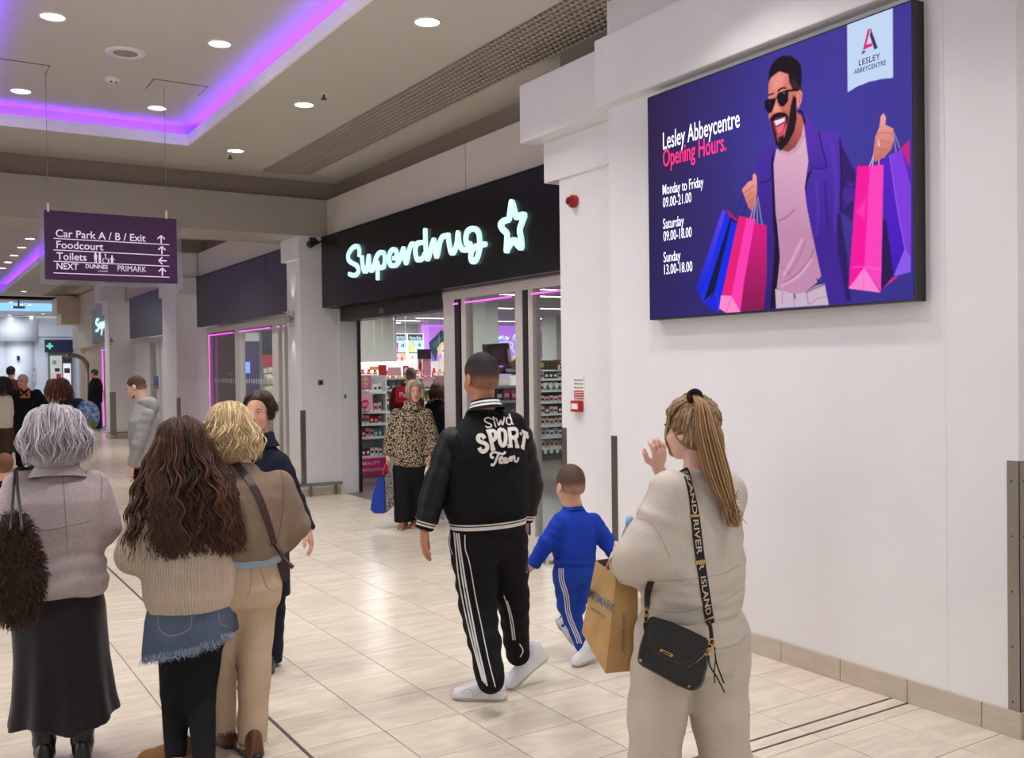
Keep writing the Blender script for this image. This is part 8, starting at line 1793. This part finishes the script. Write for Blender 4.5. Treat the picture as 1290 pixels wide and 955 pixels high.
# back views at the far left
p, hc, Rh, A = walker('dark-haired person in a burgundy top seen from behind at the far left', (14, 570), 0, (14, 469), (14, 477), (14, 508), [[(6, 482), (3, 494), (4, 504)], [(22, 482), (25, 494), (24, 504)]], [[(11, 512), (11, 538), (11, 564)], [(17, 512), (17, 538), (17, 564)]], garment_mat('burgundy', (84, 40, 48), .85), garment_mat('brown_cloth', (70, 52, 44), .9), h=.02, face=False, wz=-.05)
buzz(p, hc, Rh, 1., 1., (28, 22, 24), (30, 24, 26), (40, 30, 30), h=.012, lift=.012, topl=.02)
p, hc, Rh, A = walker('person in a cream coat with dark hair, cut by the left picture edge', (4, 600), 10, (5, 484), (3, 495), (3, 536), [[(-5, 502), (-7, 520), (-5, 535)], [(10, 502), (12, 520), (10, 535)]], [[(0, 542), (0, 568), (0, 594)], [(8, 542), (9, 568), (9, 594)]], MATS['cream_coat'], MATS['brown_cloth'], h=.018, face=False, wz=-.1)
cols = ((50, 34, 30), (40, 28, 26)); scalp(p, hc, Rh, 1., 1., HM, (44, 30, 28), .010, h=.01); locks('dark_hair', hang(hc, Rh, 1., 1., 160, (40, 320), (.15, .26), .022, .02, (.006, .12), seed=8, jit=.03), HM, p.e, .008, cols)
# child
p, hc, Rh, A = walker('small child with short brown hair and navy coat at the left edge beside the blazer', (6, 716), -20, (6, 587), (5, 604), (4, 650), [[(-6, 612), (-10, 632), (-9, 646)], [(15, 612), (19, 632), (18, 646)]], [[(0, 656), (0, 684), (0, 708)], [(9, 656), (9, 684), (9, 708)]], navy, navy, K=.88, h=.011, face=False, torso=(.13, .13, .12, .12, .11, .07, .05), depth=(.1, .1, .1, .1, .09, .07, .05), ar=(.045, .042, .036), lr=(.065, .055, .045), ls=.55)
buzz(p, hc, Rh, .88, 1., (112, 74, 50), (100, 66, 46), (120, 84, 62), h=.007, lift=.009, topl=.014, zl=([-.11, -.03, .0, .035, .06, .085], [-.07, -.06, -.03, .01, .045, .06]))
# inside the shop
mar = garment_mat('maroon_hoodie', (92, 26, 34), .88)
p, hc, Rh, A = walker('person in a maroon hoodie with a bright red pack, seen from behind in the shop', (507, 608), 10, (518, 474), (514, 483), (508, 530), [[(499, 492), (495, 508), (497, 522)], [(526, 492), (530, 508), (528, 522)]], [[(503, 536), (503, 570), (503, 600)], [(513, 536), (513, 570), (513, 600)]], mar, blk_c, h=.014, face=False, wz=-.05, torso=(.19, .2, .2, .2, .19, .12, .08), skin=m_skinp)
buzz(p, hc, Rh, 1., 1., (96, 78, 66), (110, 88, 74), (150, 118, 100), h=.009)
e = empty('red_backpack', tuple(p.J(507, 505, -.25)), 'bright red flat pack with white letters on the back of the maroon hoodie', 'bag'); c_ = p.J(507, 497, -.24); b = MB(); 
b.add([c_+p.R@np.array(v) for v in ((-.10, -.06, -.12), (.10, -.06, -.12), (.10, .06, -.12), (-.10, .06, -.12), (-.09, -.05, .12), (.09, -.05, .12), (.09, .06, .12), (-.09, .06, .12))], [(0, 3, 2, 1), (4, 5, 6, 7), (0, 1, 5, 4), (1, 2, 6, 5), (2, 3, 7, 6), (3, 0, 4, 7)]).build('pack', garment_mat('bright_red', (206, 30, 48), .6), e, bevel=.015)
a = p.J(503.5, 500, -.33); text('lettering', 'Play', tuple(a), tuple(p.s), (0, 0, 1), .10, m_lab, e, width=.13)
p, hc, Rh, A = walker('brown-haired customer seen from behind over the glass counter in the shop', (551, 604), 0, (551, 492), (551, 503), (551, 548), [[(540, 512), (537, 528), (540, 542)], [(562, 512), (565, 528), (562, 542)]], [[(547, 554), (547, 578), (547, 598)], [(556, 554), (556, 578), (556, 598)]], blk_c, blk_c, h=.016, face=False)
cols = ((74, 50, 38), (60, 42, 34), (90, 62, 46)); scalp(p, hc, Rh, 1., 1., HM, (64, 44, 36), .010, h=.01); locks('long_hair', hang(hc, Rh, 1., 1., 220, (50, 310), (.12, .2), .022, .02, (.004, .12), seed=8, jit=.02), HM, p.e, .007, cols)
